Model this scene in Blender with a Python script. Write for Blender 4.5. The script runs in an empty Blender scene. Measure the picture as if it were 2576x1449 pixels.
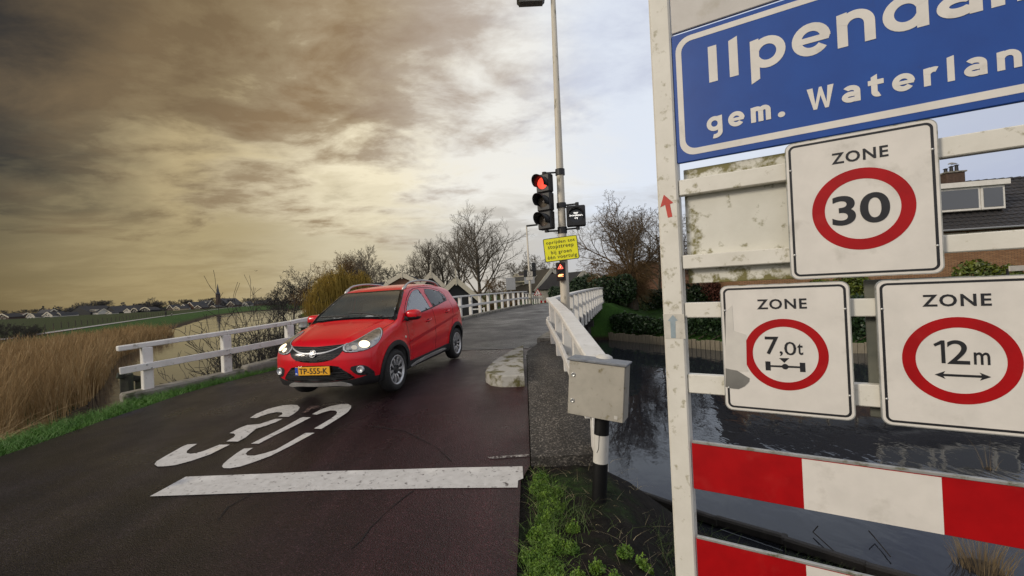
import bpy, bmesh, math, random
import numpy as np
from mathutils import Vector, Matrix, geometry

S = bpy.context.scene
COL = S.collection
rad = math.radians

# ------------------------------------------------------------------ camera
EYE = 1.6
FPX, CX, CY = 1085.0, 1288.0, 724.5          # photo measured on a 2576 x 1449 picture
ROLL, PITCH = rad(2.6), math.atan(7.5 / 1085.0)
_fw = np.array([0, math.cos(PITCH), math.sin(PITCH)])
_up0 = np.array([0, -math.sin(PITCH), math.cos(PITCH)])
_rt = math.cos(ROLL) * np.array([1., 0, 0]) - math.sin(ROLL) * _up0
_up = math.sin(ROLL) * np.array([1., 0, 0]) + math.cos(ROLL) * _up0
cam = bpy.data.cameras.new('camera')
cam.sensor_width = 36.0
cam.lens = 36.0 * FPX / 2576.0
cam.clip_start, cam.clip_end = 0.05, 9000
cam_o = bpy.data.objects.new('camera', cam)
COL.objects.link(cam_o)
m = Matrix.Identity(4)
for i in range(3):
    m[i][0], m[i][1], m[i][2] = _rt[i], _up[i], -_fw[i]
m[2][3] = EYE
cam_o.matrix_world = m
S.camera = cam_o
S.view_settings.view_transform = 'Standard'
S.view_settings.look = 'None'
S.view_settings.exposure = 0.38
S.view_settings.gamma = 1.0
S.view_settings.use_curve_mapping = False
S.cycles.max_bounces = 8
S.cycles.transparent_max_bounces = 16
S.cycles.use_denoising = True

# ------------------------------------------------------------------ world
SUN_AZ, SUN_EL = rad(-115), rad(24)       # azimuth from +Y towards +X
world = bpy.data.worlds.new('World')
S.world = world
world.use_nodes = True
def build_world():
    nt = world.node_tree; N = nt.nodes; L = nt.links
    N.clear()
    out = N.new('ShaderNodeOutputWorld'); bg = N.new('ShaderNodeBackground')
    tc = N.new('ShaderNodeTexCoord'); sep = N.new('ShaderNodeSeparateXYZ')
    L.new(tc.outputs['Generated'], sep.inputs[0])
    def mth(op, a, b=None, c=None, clamp=False):
        n = N.new('ShaderNodeMath'); n.operation = op; n.use_clamp = clamp
        for i, v in enumerate((a, b, c)):
            if v is None: continue
            if isinstance(v, (int, float)): n.inputs[i].default_value = v
            else: L.new(v, n.inputs[i])
        return n.outputs[0]
    def ramp(f, stops, interp='EASE'):
        n = N.new('ShaderNodeValToRGB'); n.color_ramp.interpolation = interp
        while len(n.color_ramp.elements) < len(stops): n.color_ramp.elements.new(.5)
        for e, (p, c) in zip(n.color_ramp.elements, stops):
            e.position = p; e.color = (*c, 1) if len(c) == 3 else c
        L.new(f, n.inputs[0]); return n.outputs[0]
    def mix(f, a, b, mode='MIX'):
        n = N.new('ShaderNodeMix'); n.data_type = 'RGBA'; n.blend_type = mode
        if isinstance(f, (int, float)): n.inputs[0].default_value = f
        else: L.new(f, n.inputs[0])
        for i, v in ((6, a), (7, b)):
            if isinstance(v, tuple): n.inputs[i].default_value = (*v, 1)
            else: L.new(v, n.inputs[i])
        return n.outputs[2]
    def noise(vec, scale, detail, rough, dist=0.0):
        n = N.new('ShaderNodeTexNoise'); n.inputs['Scale'].default_value = scale
        n.inputs['Detail'].default_value = detail; n.inputs['Roughness'].default_value = rough
        n.inputs['Distortion'].default_value = dist; L.new(vec, n.inputs['Vector']); return n.outputs['Fac']
    sky = N.new('ShaderNodeTexSky'); sky.sky_type = 'NISHITA'; sky.sun_disc = False
    sky.sun_elevation = SUN_EL; sky.sun_rotation = SUN_AZ
    sky.air_density = 1.2; sky.dust_density = 2.0
    skc = mix(1.0, sky.outputs[0], (0.10, 0.10, 0.10), 'MULTIPLY')
    x, y, z = sep.outputs
    # cloud deck coordinates: a flat layer seen from below
    den = mth('ADD', mth('MAXIMUM', z, 0.0), 0.16)
    px = mth('DIVIDE', x, den); py = mth('DIVIDE', y, den)
    cmb = N.new('ShaderNodeCombineXYZ'); L.new(px, cmb.inputs[0]); L.new(py, cmb.inputs[1])
    mp = N.new('ShaderNodeMapping'); mp.inputs['Rotation'].default_value = (0, 0, rad(-14))
    mp.inputs['Scale'].default_value = (0.75, 1.0, 1); L.new(cmb.outputs[0], mp.inputs[0])
    v = mp.outputs[0]
    n1 = noise(v, 0.8, 3, .5, 0.6)
    n2 = noise(v, 2.3, 10, .62, 0.35)
    n3 = noise(v, 9.0, 8, .62, 0.3)
    el = mth('MAXIMUM', z, 0.0)
    # azimuth 0..1 (0.5 = straight ahead)
    az = mth('ADD', mth('DIVIDE', mth('ARCTAN2', x, y), 2 * math.pi), 0.5)
    azn = mth('ADD', az, mth('ADD', mth('MULTIPLY', mth('SUBTRACT', n1, .5), 0.10), mth('MULTIPLY', mth('SUBTRACT', n2, .5), mth('MULTIPLY', mth('MINIMUM', mth('MULTIPLY', el, 5.0), 1.0), 0.07))))
    # bright veil of high cloud, from warm grey in the west to cool white in the east
    hi = ramp(azn, [(0.0, (.66, .66, .70)), (.20, (.52, .50, .48)), (.345, (.105, .080, .040)), (.395, (.42, .33, .175)), (.445, (.72, .64, .46)),
                    (.49, (.70, .68, .63)), (.545, (.60, .64, .71)), (.63, (.40, .43, .52)), (.78, (.58, .60, .66)), (1.0, (.66, .66, .70))])
    lo = ramp(azn, [(0.0, (.50, .50, .53)), (.20, (.34, .32, .31)), (.345, (.012, .009, .005)), (.395, (.150, .100, .045)), (.445, (.225, .150, .075)),
                    (.495, (.33, .26, .20)), (.545, (.48, .51, .60)), (.63, (.30, .33, .45)), (.78, (.44, .45, .50)), (1.0, (.50, .50, .53))])
    w = mth('ADD', mth('MULTIPLY', n1, .8), mth('ADD', mth('MULTIPLY', n2, 1.8), mth('MULTIPLY', n3, .45)))
    # the thick brown deck thins out towards the horizon and the east
    elw = ramp(el, [(0.0, (.05,) * 3), (.16, (.0,) * 3), (.26, (.05,) * 3), (.38, (.34,) * 3), (.62, (.42,) * 3), (1.0, (.30,) * 3)])
    w = mth('ADD', mth('SUBTRACT', w, 1.485), mth('ADD', mth('MULTIPLY', elw, .85), mth('MULTIPLY', ramp(azn, [(.25, (0,) * 3), (.335, (1,) * 3), (.40, (.22,) * 3), (.46, (.0,) * 3), (.53, (0,) * 3)]), .55)))
    w = mth('SUBTRACT', w, mth('MULTIPLY', ramp(azn, [(.45, (0,) * 3), (.55, (1,) * 3), (.66, (.6,) * 3), (1, (.3,) * 3)]), .30))
    dark = ramp(w, [(.0, (0,) * 3), (.12, (.22,) * 3), (.34, (.8,) * 3), (.55, (1,) * 3)], 'LINEAR')
    cl = mix(dark, hi, lo)
    # soft grey bank of cloud low over the horizon
    bank = mth('MULTIPLY', ramp(mth('ADD', el, mth('MULTIPLY', mth('SUBTRACT', n2, .5), mth('MULTIPLY', mth('MINIMUM', mth('MULTIPLY', el, 7.0), 1.0), .40))), [(0.0, (1,) * 3), (.12, (.9,) * 3), (.185, (.3,) * 3), (.235, (.0,) * 3)]), .85)
    bankc = ramp(az, [(0.0, (.52, .52, .55)), (.20, (.38, .36, .34)), (.345, (.100, .074, .034)), (.40, (.30, .235, .118)), (.445, (.44, .38, .26)), (.49, (.40, .37, .33)), (.54, (.40, .40, .41)), (.63, (.36, .39, .50)), (1.0, (.42, .42, .45))])
    cl = mix(bank, cl, bankc)
    col = mix(0.95, skc, cl)
    L.new(col, bg.inputs[0]); bg.inputs[1].default_value = 1.0
    L.new(bg.outputs[0], out.inputs[0])
build_world()

sun = bpy.data.lights.new('sun', 'SUN'); sun.energy = 1.5; sun.angle = rad(14); sun.color = (1.0, .90, .76)
sun_o = bpy.data.objects.new('sun', sun); COL.objects.link(sun_o)
_d = Vector((math.sin(SUN_AZ) * math.cos(SUN_EL), math.cos(SUN_AZ) * math.cos(SUN_EL), math.sin(SUN_EL)))
sun_o.rotation_euler = (-_d).to_track_quat('-Z', 'Y').to_euler()

# ------------------------------------------------------------------ helpers
random.seed(4); RNG = np.random.default_rng(4)
def ray(px, py): return _fw + _rt * (px - CX) / FPX + _up * (CY - py) / FPX
def at(px, py, Y):
    d = ray(px, py); p = np.array([0, 0, EYE]) + d * (Y / d[1]); return Vector(p)
def on(px, py, z):
    d = ray(px, py); p = np.array([0, 0, EYE]) + d * ((z - EYE) / d[2]); return Vector(p)

def tag(o, label=None, cat=None, group=None, kind=None):
    if label: o['label'] = label
    if cat: o['category'] = cat
    if group: o['group'] = group
    if kind: o['kind'] = kind
    return o
def link(name, me, mat=None, parent=None, smooth=False):
    if mat is not None and len(me.materials) == 0: me.materials.append(mat)
    if smooth:
        me.polygons.foreach_set('use_smooth', np.ones(len(me.polygons), bool))
    o = bpy.data.objects.new(name, me); COL.objects.link(o)
    if parent is not None: o.parent = parent
    return o
def mesh(name, v, f, mat=None, parent=None, smooth=False):
    me = bpy.data.meshes.new(name); me.from_pydata([tuple(map(float, p)) for p in v], [], [tuple(map(int, q)) for q in f]); me.update()
    return link(name, me, mat, parent, smooth)
def npmesh(name, v, quads=None, tris=None, mat=None, parent=None, smooth=False):
    """fast mesh from arrays"""
    me = bpy.data.meshes.new(name)
    v = np.asarray(v, np.float32)
    loops = []; starts = []; n = 0
    if quads is not None and len(quads):
        q = np.asarray(quads, np.int32); loops.append(q.ravel()); starts.append(np.arange(len(q)) * 4); n = q.size
    if tris is not None and len(tris):
        t = np.asarray(tris, np.int32); loops.append(t.ravel()); starts.append(n + np.arange(len(t)) * 3)
    loops = np.concatenate(loops).astype(np.int32); starts = np.concatenate(starts).astype(np.int32)
    me.vertices.add(len(v)); me.vertices.foreach_set('co', v.ravel())
    me.loops.add(len(loops)); me.loops.foreach_set('vertex_index', loops)
    me.polygons.add(len(starts)); me.polygons.foreach_set('loop_start', starts)
    me.update(calc_edges=True); me.validate()
    return link(name, me, mat, parent, smooth)
def empty(name, loc=(0, 0, 0), rz=0.0):
    o = bpy.data.objects.new(name, None); COL.objects.link(o); o.location = loc; o.rotation_euler = (0, 0, rz)
    o.empty_display_size = .2; return o
def copy_tree(o, parent=None):
    c = o.copy(); COL.objects.link(c); c.parent = parent
    for ch in list(o.children): copy_tree(ch, c)
    return c

class MB:
    """collects simple shapes into one mesh"""
    def __init__(s): s.v = []; s.f = []
    def add(s, v, f):
        b = len(s.v); s.v += [tuple(p) for p in v]; s.f += [tuple(i + b for i in q) for q in f]; return s
    def box(s, c, d, rz=0.0, bev=0.0):
        return s.obox(c, (math.cos(rz) * d[0] / 2, math.sin(rz) * d[0] / 2, 0), (-math.sin(rz) * d[1] / 2, math.cos(rz) * d[1] / 2, 0), (0, 0, d[2] / 2), bev)
    def obox(s, c, a, b, e, bev=0.0):
        c, a, b, e = map(Vector, (c, a, b, e))
        if bev <= 0:
            v = [c + x * a + y * b + z * e for z in (-1, 1) for y in (-1, 1) for x in (-1, 1)]
            return s.add(v, [(0, 2, 3, 1), (4, 5, 7, 6), (0, 1, 5, 4), (2, 6, 7, 3), (0, 4, 6, 2), (1, 3, 7, 5)])
        la, lb, le = a.length, b.length, e.length
        bev = min(bev, .45 * min(la, lb, le))
        ia, ib, ie = 1 - bev / la, 1 - bev / lb, 1 - bev / le
        bm = bmesh.new(); idx = {}
        for x in (-1, 1):
            for y in (-1, 1):
                for z in (-1, 1):
                    for k in range(3):
                        w = (x * (1 if k == 0 else ia), y * (1 if k == 1 else ib), z * (1 if k == 2 else ie))
                        idx[x, y, z, k] = bm.verts.new(c + w[0] * a + w[1] * b + w[2] * e)
        def F(*q):
            try: bm.faces.new([idx[i] for i in q])
            except ValueError: pass
        for t in (-1, 1):
            F((t, -1, -1, 0), (t, 1, -1, 0), (t, 1, 1, 0), (t, -1, 1, 0))
            F((-1, t, -1, 1), (1, t, -1, 1), (1, t, 1, 1), (-1, t, 1, 1))
            F((-1, -1, t, 2), (1, -1, t, 2), (1, 1, t, 2), (-1, 1, t, 2))
        for p in (-1, 1):
            for q in (-1, 1):
                F((p, q, -1, 0), (p, q, 1, 0), (p, q, 1, 1), (p, q, -1, 1))
                F((p, -1, q, 0), (p, 1, q, 0), (p, 1, q, 2), (p, -1, q, 2))
                F((-1, p, q, 1), (1, p, q, 1), (1, p, q, 2), (-1, p, q, 2))
                for t in (-1, 1): F((p, q, t, 0), (p, q, t, 1), (p, q, t, 2))
        bmesh.ops.recalc_face_normals(bm, faces=bm.faces)
        bm.verts.index_update()
        s.add([v.co.copy() for v in bm.verts], [tuple(v.index for v in f.verts) for f in bm.faces]); bm.free(); return s
    def beam(s, p, q, w, h, bev=0.0, up=(0, 0, 1)):
        p, q = Vector(p), Vector(q); d = q - p; side = d.cross(Vector(up)).normalized(); u = side.cross(d).normalized()
        return s.obox((p + q) / 2, d / 2, side * w / 2, u * h / 2, bev)
    def tube(s, pts, radii, n=8, caps=True):
        pts = [Vector(p) for p in pts]
        if isinstance(radii, (int, float)): radii = [radii] * len(pts)
        b = len(s.v); ref = None
        for i, p in enumerate(pts):
            d = (pts[min(i + 1, len(pts) - 1)] - pts[max(i - 1, 0)]).normalized()
            if ref is None: ref = Vector((0, 0, 1)) if abs(d.z) < .9 else Vector((1, 0, 0))
            a = d.cross(ref).normalized(); c = a.cross(d).normalized(); ref = c
            for k in range(n):
                t = 2 * math.pi * k / n
                s.v.append(tuple(p + (a * math.cos(t) + c * math.sin(t)) * radii[i]))
        for i in range(len(pts) - 1):
            for k in range(n):
                k2 = (k + 1) % n
                s.f.append((b + i * n + k, b + (i + 1) * n + k, b + (i + 1) * n + k2, b + i * n + k2))
        if caps:
            s.f.append(tuple(b + k for k in range(n))); s.f.append(tuple(b + (len(pts) - 1) * n + k for k in reversed(range(n))))
        return s
    def lathe(s, prof, c=(0, 0, 0), axis=(0, 0, 1), n=24):
        """prof: (radius, height) list"""
        ax = Vector(axis).normalized(); r = Vector((1, 0, 0)) if abs(ax.x) < .9 else Vector((0, 1, 0))
        a = ax.cross(r).normalized(); e = ax.cross(a); c = Vector(c); b = len(s.v)
        for (R, h) in prof:
            for k in range(n):
                t = 2 * math.pi * k / n; s.v.append(tuple(c + ax * h + (a * math.cos(t) + e * math.sin(t)) * R))
        for i in range(len(prof) - 1):
            for k in range(n):
                k2 = (k + 1) % n; s.f.append((b + i * n + k, b + i * n + k2, b + (i + 1) * n + k2, b + (i + 1) * n + k))
        return s
    def prism(s, poly, o, u, w, t):
        """flat outline (list of 2d) in frame o,u,w given thickness vector t (front face at o)"""
        o, u, w, t = map(Vector, (o, u, w, t)); n = len(poly)
        A = [o + u * p[0] + w * p[1] for p in poly]; B = [p + t for p in A]
        tri = geometry.tessellate_polygon([[Vector((p[0], p[1], 0)) for p in poly]])
        f = [tuple(q) for q in tri] + [tuple(i + n for i in reversed(q)) for q in tri] + [(i, (i + 1) % n, n + (i + 1) % n, n + i) for i in range(n)]
        return s.add(A + B, f)
    def build(s, name, mat, parent=None, smooth=False):
        me = bpy.data.meshes.new(name); me.from_pydata(s.v, [], s.f)
        bm = bmesh.new(); bm.from_mesh(me); bmesh.ops.recalc_face_normals(bm, faces=bm.faces); bm.to_mesh(me); bm.free()
        return link(name, me, mat, parent, smooth)

# ------------------------------------------------------------------ materials
MATS = {}
def pmat(name, c1, c2=None, scale=8.0, rough=.6, bump=0.0, bscale=None, metal=0.0, spec=.5, detail=6, coat=0.0, rvar=0.0, c3=None, s3=2.0, t3=(.5, .7), emit=None, estr=0.0, coords='Object', stretch=None, tr=0.0):
    if name in MATS: return MATS[name]
    mt = bpy.data.materials.new(name); mt.use_nodes = True; nt = mt.node_tree; N = nt.nodes; L = nt.links
    b = N['Principled BSDF']
    b.inputs['Base Color'].default_value = (*c1, 1); b.inputs['Roughness'].default_value = rough
    b.inputs['Metallic'].default_value = metal; b.inputs['Specular IOR Level'].default_value = spec
    b.inputs['Coat Weight'].default_value = coat; b.inputs['Coat Roughness'].default_value = .08
    if emit: b.inputs['Emission Color'].default_value = (*emit, 1); b.inputs['Emission Strength'].default_value = estr
    if tr: b.inputs['Transmission Weight'].default_value = tr
    tc = N.new('ShaderNodeTexCoord'); vec = tc.outputs[coords]
    if stretch:
        mp = N.new('ShaderNodeMapping'); mp.inputs['Scale'].default_value = stretch; L.new(vec, mp.inputs[0]); vec = mp.outputs[0]
    def noise(sc, det=detail):
        n = N.new('ShaderNodeTexNoise'); n.inputs['Scale'].default_value = sc; n.inputs['Detail'].default_value = det
        n.inputs['Roughness'].default_value = .6; L.new(vec, n.inputs['Vector']); return n.outputs['Fac']
    col = None
    if c2 is not None:
        r = N.new('ShaderNodeValToRGB'); r.color_ramp.elements[0].position = .36; r.color_ramp.elements[1].position = .66
        r.color_ramp.elements[0].color = (*c1, 1); r.color_ramp.elements[1].color = (*c2, 1)
        L.new(noise(scale), r.inputs[0]); col = r.outputs[0]
    if c3 is not None:
        r2 = N.new('ShaderNodeValToRGB'); r2.color_ramp.elements[0].position = t3[0]; r2.color_ramp.elements[1].position = t3[1]
        L.new(noise(s3, 8), r2.inputs[0])
        mx = N.new('ShaderNodeMix'); mx.data_type = 'RGBA'; L.new(r2.outputs[0], mx.inputs[0])
        if col is None: mx.inputs[6].default_value = (*c1, 1)
        else: L.new(col, mx.inputs[6])
        mx.inputs[7].default_value = (*c3, 1); col = mx.outputs[2]
    if col is not None: L.new(col, b.inputs['Base Color'])
    if rvar:
        mr = N.new('ShaderNodeMapRange'); mr.inputs[3].default_value = max(rough - rvar, .02); mr.inputs[4].default_value = rough + rvar
        mr.inputs[1].default_value = .3; mr.inputs[2].default_value = .7
        L.new(noise(scale * .4), mr.inputs[0]); L.new(mr.outputs[0], b.inputs['Roughness'])
    if bump:
        bp = N.new('ShaderNodeBump'); bp.inputs['Strength'].default_value = bump; bp.inputs['Distance'].default_value = .02
        L.new(noise(bscale or scale * 4), bp.inputs['Height']); L.new(bp.outputs[0], b.inputs['Normal'])
    MATS[name] = mt; return mt

def text_mesh(s, size=1.0, bold=0.0, xs=1.0, spacing=1.0, extrude=0.0015, res=3):
    cu = bpy.data.curves.new('t', 'FONT'); cu.body = s; cu.size = size; cu.offset = bold; cu.extrude = extrude; cu.space_character = spacing
    cu.resolution_u = res; cu.align_x = 'LEFT'
    o = bpy.data.objects.new('t', cu); COL.objects.link(o)
    dg = bpy.context.evaluated_depsgraph_get(); me = bpy.data.meshes.new_from_object(o.evaluated_get(dg))
    bpy.data.objects.remove(o); bpy.data.curves.remove(cu)
    co = np.zeros(len(me.vertices) * 3, np.float32); me.vertices.foreach_get('co', co); co = co.reshape(-1, 3); co[:, 0] *= xs
    me.vertices.foreach_set('co', co.ravel()); me.update(); me.materials.clear()
    return me, co
def place_text(name, s, size, box, frame, mat, parent=None, bold=0.0, spacing=1.0, fit='both', extrude=.0015, res=3):
    """fit text in box=(u0,v0,u1,v1) of frame=(origin,u,w,normal): glyph ink is stretched to fill the box"""
    me, co = text_mesh(s, size, bold, 1.0, spacing, extrude, res)
    mn, mx = co.min(0), co.max(0); o, u, w, n = [np.array(Vector(q)) for q in frame]
    sx = (box[2] - box[0]) / (mx[0] - mn[0]); sy = (box[3] - box[1]) / (mx[1] - mn[1])
    if fit == 'h': sx = sy
    if fit == 'w': sy = sx
    P = o + u * (box[0] + (co[:, 0:1] - mn[0]) * sx) + w * (box[1] + (co[:, 1:2] - mn[1]) * sy) + n * co[:, 2:3]
    me.vertices.foreach_set('co', P.astype(np.float32).ravel()); me.update()
    return link(name, me, mat, parent)
def rrect(x0, y0, x1, y1, r, n=5):
    p = []
    for cx, cy, a in ((x1 - r, y0 + r, -90), (x1 - r, y1 - r, 0), (x0 + r, y1 - r, 90), (x0 + r, y0 + r, 180)):
        for k in range(n + 1):
            t = rad(a + 90 * k / n); p.append((cx + r * math.cos(t), cy + r * math.sin(t)))
    return p
def ellipse(cx, cy, rx, ry, n=40): return [(cx + rx * math.cos(2 * math.pi * k / n), cy + ry * math.sin(2 * math.pi * k / n)) for k in range(n)]
def flat_ring(outer, inner, frame, t, name, mat, parent):
    o, u, w, n = map(Vector, frame); k = len(outer); nn = n * t
    P = lambda q, e: o + u * q[0] + w * q[1] + e
    v = [P(q, nn) for q in outer] + [P(q, nn) for q in inner] + [P(q, nn * -.2) for q in outer] + [P(q, nn * -.2) for q in inner]
    f = []
    for i in range(k):
        j = (i + 1) % k
        f += [(i, j, k + j, k + i), (i, 2 * k + i, 2 * k + j, j), (k + i, k + j, 3 * k + j, 3 * k + i)]
    return mesh(name, v, f, mat, parent)

# ------------------------------------------------------------------ lie of the land
def _herm(xs, ys, n=600):
    xs = np.array(xs, float); ys = np.array(ys, float); h = np.diff(xs); d = np.diff(ys) / h
    mm = np.concatenate([[d[0]], (d[1:] + d[:-1]) / 2, [d[-1]]])
    X = np.linspace(xs[0], xs[-1], n); k = np.clip(np.searchsorted(xs, X) - 1, 0, len(h) - 1); t = (X - xs[k]) / h[k]
    return X, (2*t**3-3*t**2+1)*ys[k] + (t**3-2*t**2+t)*h[k]*mm[k] + (-2*t**3+3*t**2)*ys[k+1] + (t**3-t**2)*h[k]*mm[k+1]
_PROF = _herm([-60, 0, 3.2, 4.5, 5.6, 8, 10, 14, 20, 26, 30, 36, 46, 60, 90], [0, 0, .0, .10, .215, .305, .39, .47, .53, .56, .545, .43, .05, -.3, -.5], 1500)
BD = Vector((math.sin(rad(15)), math.cos(rad(15)), 0)); BN = Vector((-BD.y, BD.x, 0))      # bridge axis, its left
def sst(a, b, x): t = np.clip((x - a) / (b - a), 0, 1); return t * t * (3 - 2 * t)
def zr(x, y):
    s = x * BD.x + y * BD.y
    return np.interp(s, *_PROF) + .021 * (np.clip(x, -7, 2) + 2) * sst(3, 5.5, s) * (1 - sst(8.5, 12, s))
def on_road(px, py):
    p = on(px, py, 0)
    for _ in range(12): p = on(px, py, float(zr(p.x, p.y)))
    return p
WATER = -1.7
RC = Vector((.84, 9.5, 0)); LC = RC + BN * 5.25                     # corners of the bridge parapets
def inpoly(P, poly):
    x, y = P[..., 0], P[..., 1]; r = np.zeros(x.shape, bool)
    for i in range(len(poly)):
        (xa, ya), (xb, yb) = poly[i][:2], poly[(i + 1) % len(poly)][:2]
        if ya == yb: continue
        r ^= ((ya > y) != (yb > y)) & (x < (xb - xa) * (y - ya) / (yb - ya) + xa)
    return r
def sdist(P, poly):
    d = np.full(P.shape[:-1], 1e9)
    for i in range(len(poly)):
        a = np.array(poly[i][:2], float); b = np.array(poly[(i + 1) % len(poly)][:2], float); e = b - a
        t = np.clip(((P - a) @ e) / (e @ e), 0, 1); q = P - a - t[..., None] * e; d = np.minimum(d, np.hypot(q[..., 0], q[..., 1]))
    return np.where(inpoly(P, poly), -d, d)
LEFT_EDGE = [(-6.3, -8), (-5.95, 1), (-5.85, 4.5), (-5.83, 6.0), (-5.6, 7.15), (-5.1, 8.2), (-4.65, 9.2), (-4.15, 10.34)]
NEAR_ROAD = [(-.07, -8), (-.05, 2.4), (0, 3.6), (.09, 3.85), (.22, 8.3), (.40, 9.1)] + LEFT_EDGE[::-1]
CANAL = [(-4.9, 11.2), (-6.2, 9.3), (-7.6, 8.1), (-9.5, 8.7), (-11.5, 10.8), (-14, 14.5), (-17.7, 18.6), (-27, 29), (-41, 52), (-45, 58), (-61, 85), (-83, 123), (-94, 150), (-97, 178),
         (-80, 174), (-62, 130), (-46, 92), (-30, 62), (-14, 40), (-4, 31), (1.2, 28.8), (5.7, 27.2), (9.8, 20.6), (14.3, 18.4), (30, 12), (60, -4), (60, -30),
         (12, -2.5), (6, 3.0), (3.75, 4.85), (2.6, 5.9), (1.55, 6.85), (1.0, 9.2)]
FAR_ROAD = [(5.2, 27.5), (0.3, 29.2), (3.2, 40), (6, 52), (14, 52), (10.5, 40)]
def land(x, y):
    P = np.stack([x, y], -1)
    dc = sdist(P, CANAL)
    left = sst(-4, -14, x + .0 * y) * (1 - sst(0, 1, inpoly(P, [(-97, 178), (-80, 174), (-46, 92), (-14, 40), (1, 28), (400, 20), (400, 4000), (-300, 4000)]).astype(float)))
    base = -1.35 + np.zeros_like(x)
    # polder meadow beyond the dike path lies a bit lower
    dp = (x + 59) * .0 + sdist(P, [(-58, 48), (-111, 138), (-149, 207), (-420, 700), (-2500, 700), (-2500, -400), (-40, -400), (-40, 18)])
    base = np.where(left > .5, -1.28 - .22 * sst(6, -6, dp), base)
    rightside = (x > 1) & (y > 8)
    base = np.where(rightside, -1.05 + .95 * sst(1.5, 10, dc), base)
    farside = ~(left > .5) & ~rightside & (y > 20)
    base = np.where(farside, -1.2 + .5 * sst(1, 12, dc), base)
    h = np.where(dc > 0, base - (base - WATER + .1) * sst(1.1 + 4.5 * ((left > .5) & (y > 45)), 0, dc), WATER - .1 - .9 * sst(0, 2.5, -dc))
    dr = sdist(P, NEAR_ROAD); z = zr(x, y) - .035
    emb = np.where(dr < .7, z, z - (np.maximum(dr, .7) - .7) / np.where((x < -5.2) & (y > 6.0), .5, 1.25))
    emb = np.where((x > .3) & (y > 3.9), z - np.maximum(dr, 0) * .05 - np.maximum(dr - .62, 0) * 6, emb)
    emb = np.where((y > 10.6) | (dr > 9), -9, emb)
    df = sdist(P, FAR_ROAD); emb2 = np.where((df < 8) & (y > 27), zr(x, y) - .04 - np.maximum(df - .8, 0) / 2, -9)
    return np.maximum(np.maximum(h, emb), emb2)
GRASS = None
def ground_material():
    mt = bpy.data.materials.new('ground_grass_soil'); mt.use_nodes = True; N = mt.node_tree.nodes; L = mt.node_tree.links; b = N['Principled BSDF']
    geo = N.new('ShaderNodeNewGeometry'); sp = N.new('ShaderNodeSeparateXYZ'); L.new(geo.outputs['Position'], sp.inputs[0])
    def noise(sc, d=8, r=.6):
        n = N.new('ShaderNodeTexNoise'); n.inputs['Scale'].default_value = sc; n.inputs['Detail'].default_value = d; n.inputs['Roughness'].default_value = r; L.new(geo.outputs['Position'], n.inputs['Vector']); return n.outputs['Fac']
    def ramp(f, st):
        r = N.new('ShaderNodeValToRGB')
        while len(r.color_ramp.elements) < len(st): r.color_ramp.elements.new(.5)
        for e, (p, c) in zip(r.color_ramp.elements, st): e.position = p; e.color = (*c, 1)
        L.new(f, r.inputs[0]); return r.outputs[0]
    def mp(f, a, bb, c=0, d=1):
        m_ = N.new('ShaderNodeMapRange'); L.new(f, m_.inputs[0]); m_.inputs[1].default_value = a; m_.inputs[2].default_value = bb; m_.inputs[3].default_value = c; m_.inputs[4].default_value = d; return m_.outputs[0]
    def mixc(f, a, bb):
        m_ = N.new('ShaderNodeMix'); m_.data_type = 'RGBA'; L.new(f, m_.inputs[0])
        for i, v in ((6, a), (7, bb)):
            if isinstance(v, tuple): m_.inputs[i].default_value = (*v, 1)
            else: L.new(v, m_.inputs[i])
        return m_.outputs[2]
    def mul(a, bb):
        m_ = N.new('ShaderNodeMath'); m_.operation = 'MULTIPLY'; L.new(a, m_.inputs[0]); L.new(bb, m_.inputs[1]); return m_.outputs[0]
    grass = ramp(noise(.7), [(.3, (.022, .062, .010)), (.5, (.038, .10, .014)), (.72, (.065, .135, .025))])
    fine = ramp(noise(25), [(.35, (.35, .35, .35)), (.7, (1.15, 1.15, 1.15))])
    mm = N.new('ShaderNodeMix'); mm.data_type = 'RGBA'; mm.blend_type = 'MULTIPLY'; mm.inputs[0].default_value = 1; L.new(grass, mm.inputs[6]); L.new(fine, mm.inputs[7]); grass = mm.outputs[2]
    soil = ramp(noise(9), [(.35, (.006, .005, .004)), (.6, (.016, .013, .010)), (.78, (.03, .025, .02))])
    # bare trodden soil on the near right bank
    nearr = mul(mp(sp.outputs[0], -.4, -.1), mp(sp.outputs[1], 8.5, 7.0)); patch = mp(noise(1.6), .50, .68, 1, .5)
    col = mixc(mul(nearr, patch), grass, soil)
    # wet mud at the water line
    mud = ramp(noise(3), [(.35, (.018, .013, .008)), (.7, (.05, .033, .018))])
    col = mixc(mp(sp.outputs[2], WATER + .32, WATER + .12), col, mud)
    L.new(col, b.inputs['Base Color']); b.inputs['Roughness'].default_value = .9; b.inputs['Specular IOR Level'].default_value = .2
    bp = N.new('ShaderNodeBump'); bp.inputs['Strength'].default_value = .8; bp.inputs['Distance'].default_value = .05; L.new(noise(14), bp.inputs['Height']); L.new(bp.outputs[0], b.inputs['Normal'])
    return mt
def spaced(lo, hi, a, b, step, k=1.12):
    c = list(np.arange(a, b + 1e-6, step)); s = step; x = a
    while x > lo: s *= k; x -= s; c.insert(0, x)
    s = step; x = c[-1]
    while x < hi: s *= k; x += s; c.append(x)
    return np.array(c)
gx = spaced(-3500, 3500, -16, 14, .22, 1.05); gy = spaced(-400, 5000, -2, 26, .25, 1.05)
GX, GY = np.meshgrid(gx, gy, indexing='ij'); GZ = land(GX, GY)
GZ = GZ + .03 * np.sin(GX * 3.1 + 1.7 * np.sin(GY * 2.3)) * np.cos(GY * 2.7 + GX) * (np.abs(GX) < 40) * (sdist(np.stack([GX, GY], -1), NEAR_ROAD) > .15)
ii = np.arange(len(gx) * len(gy)).reshape(len(gx), len(gy))
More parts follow.
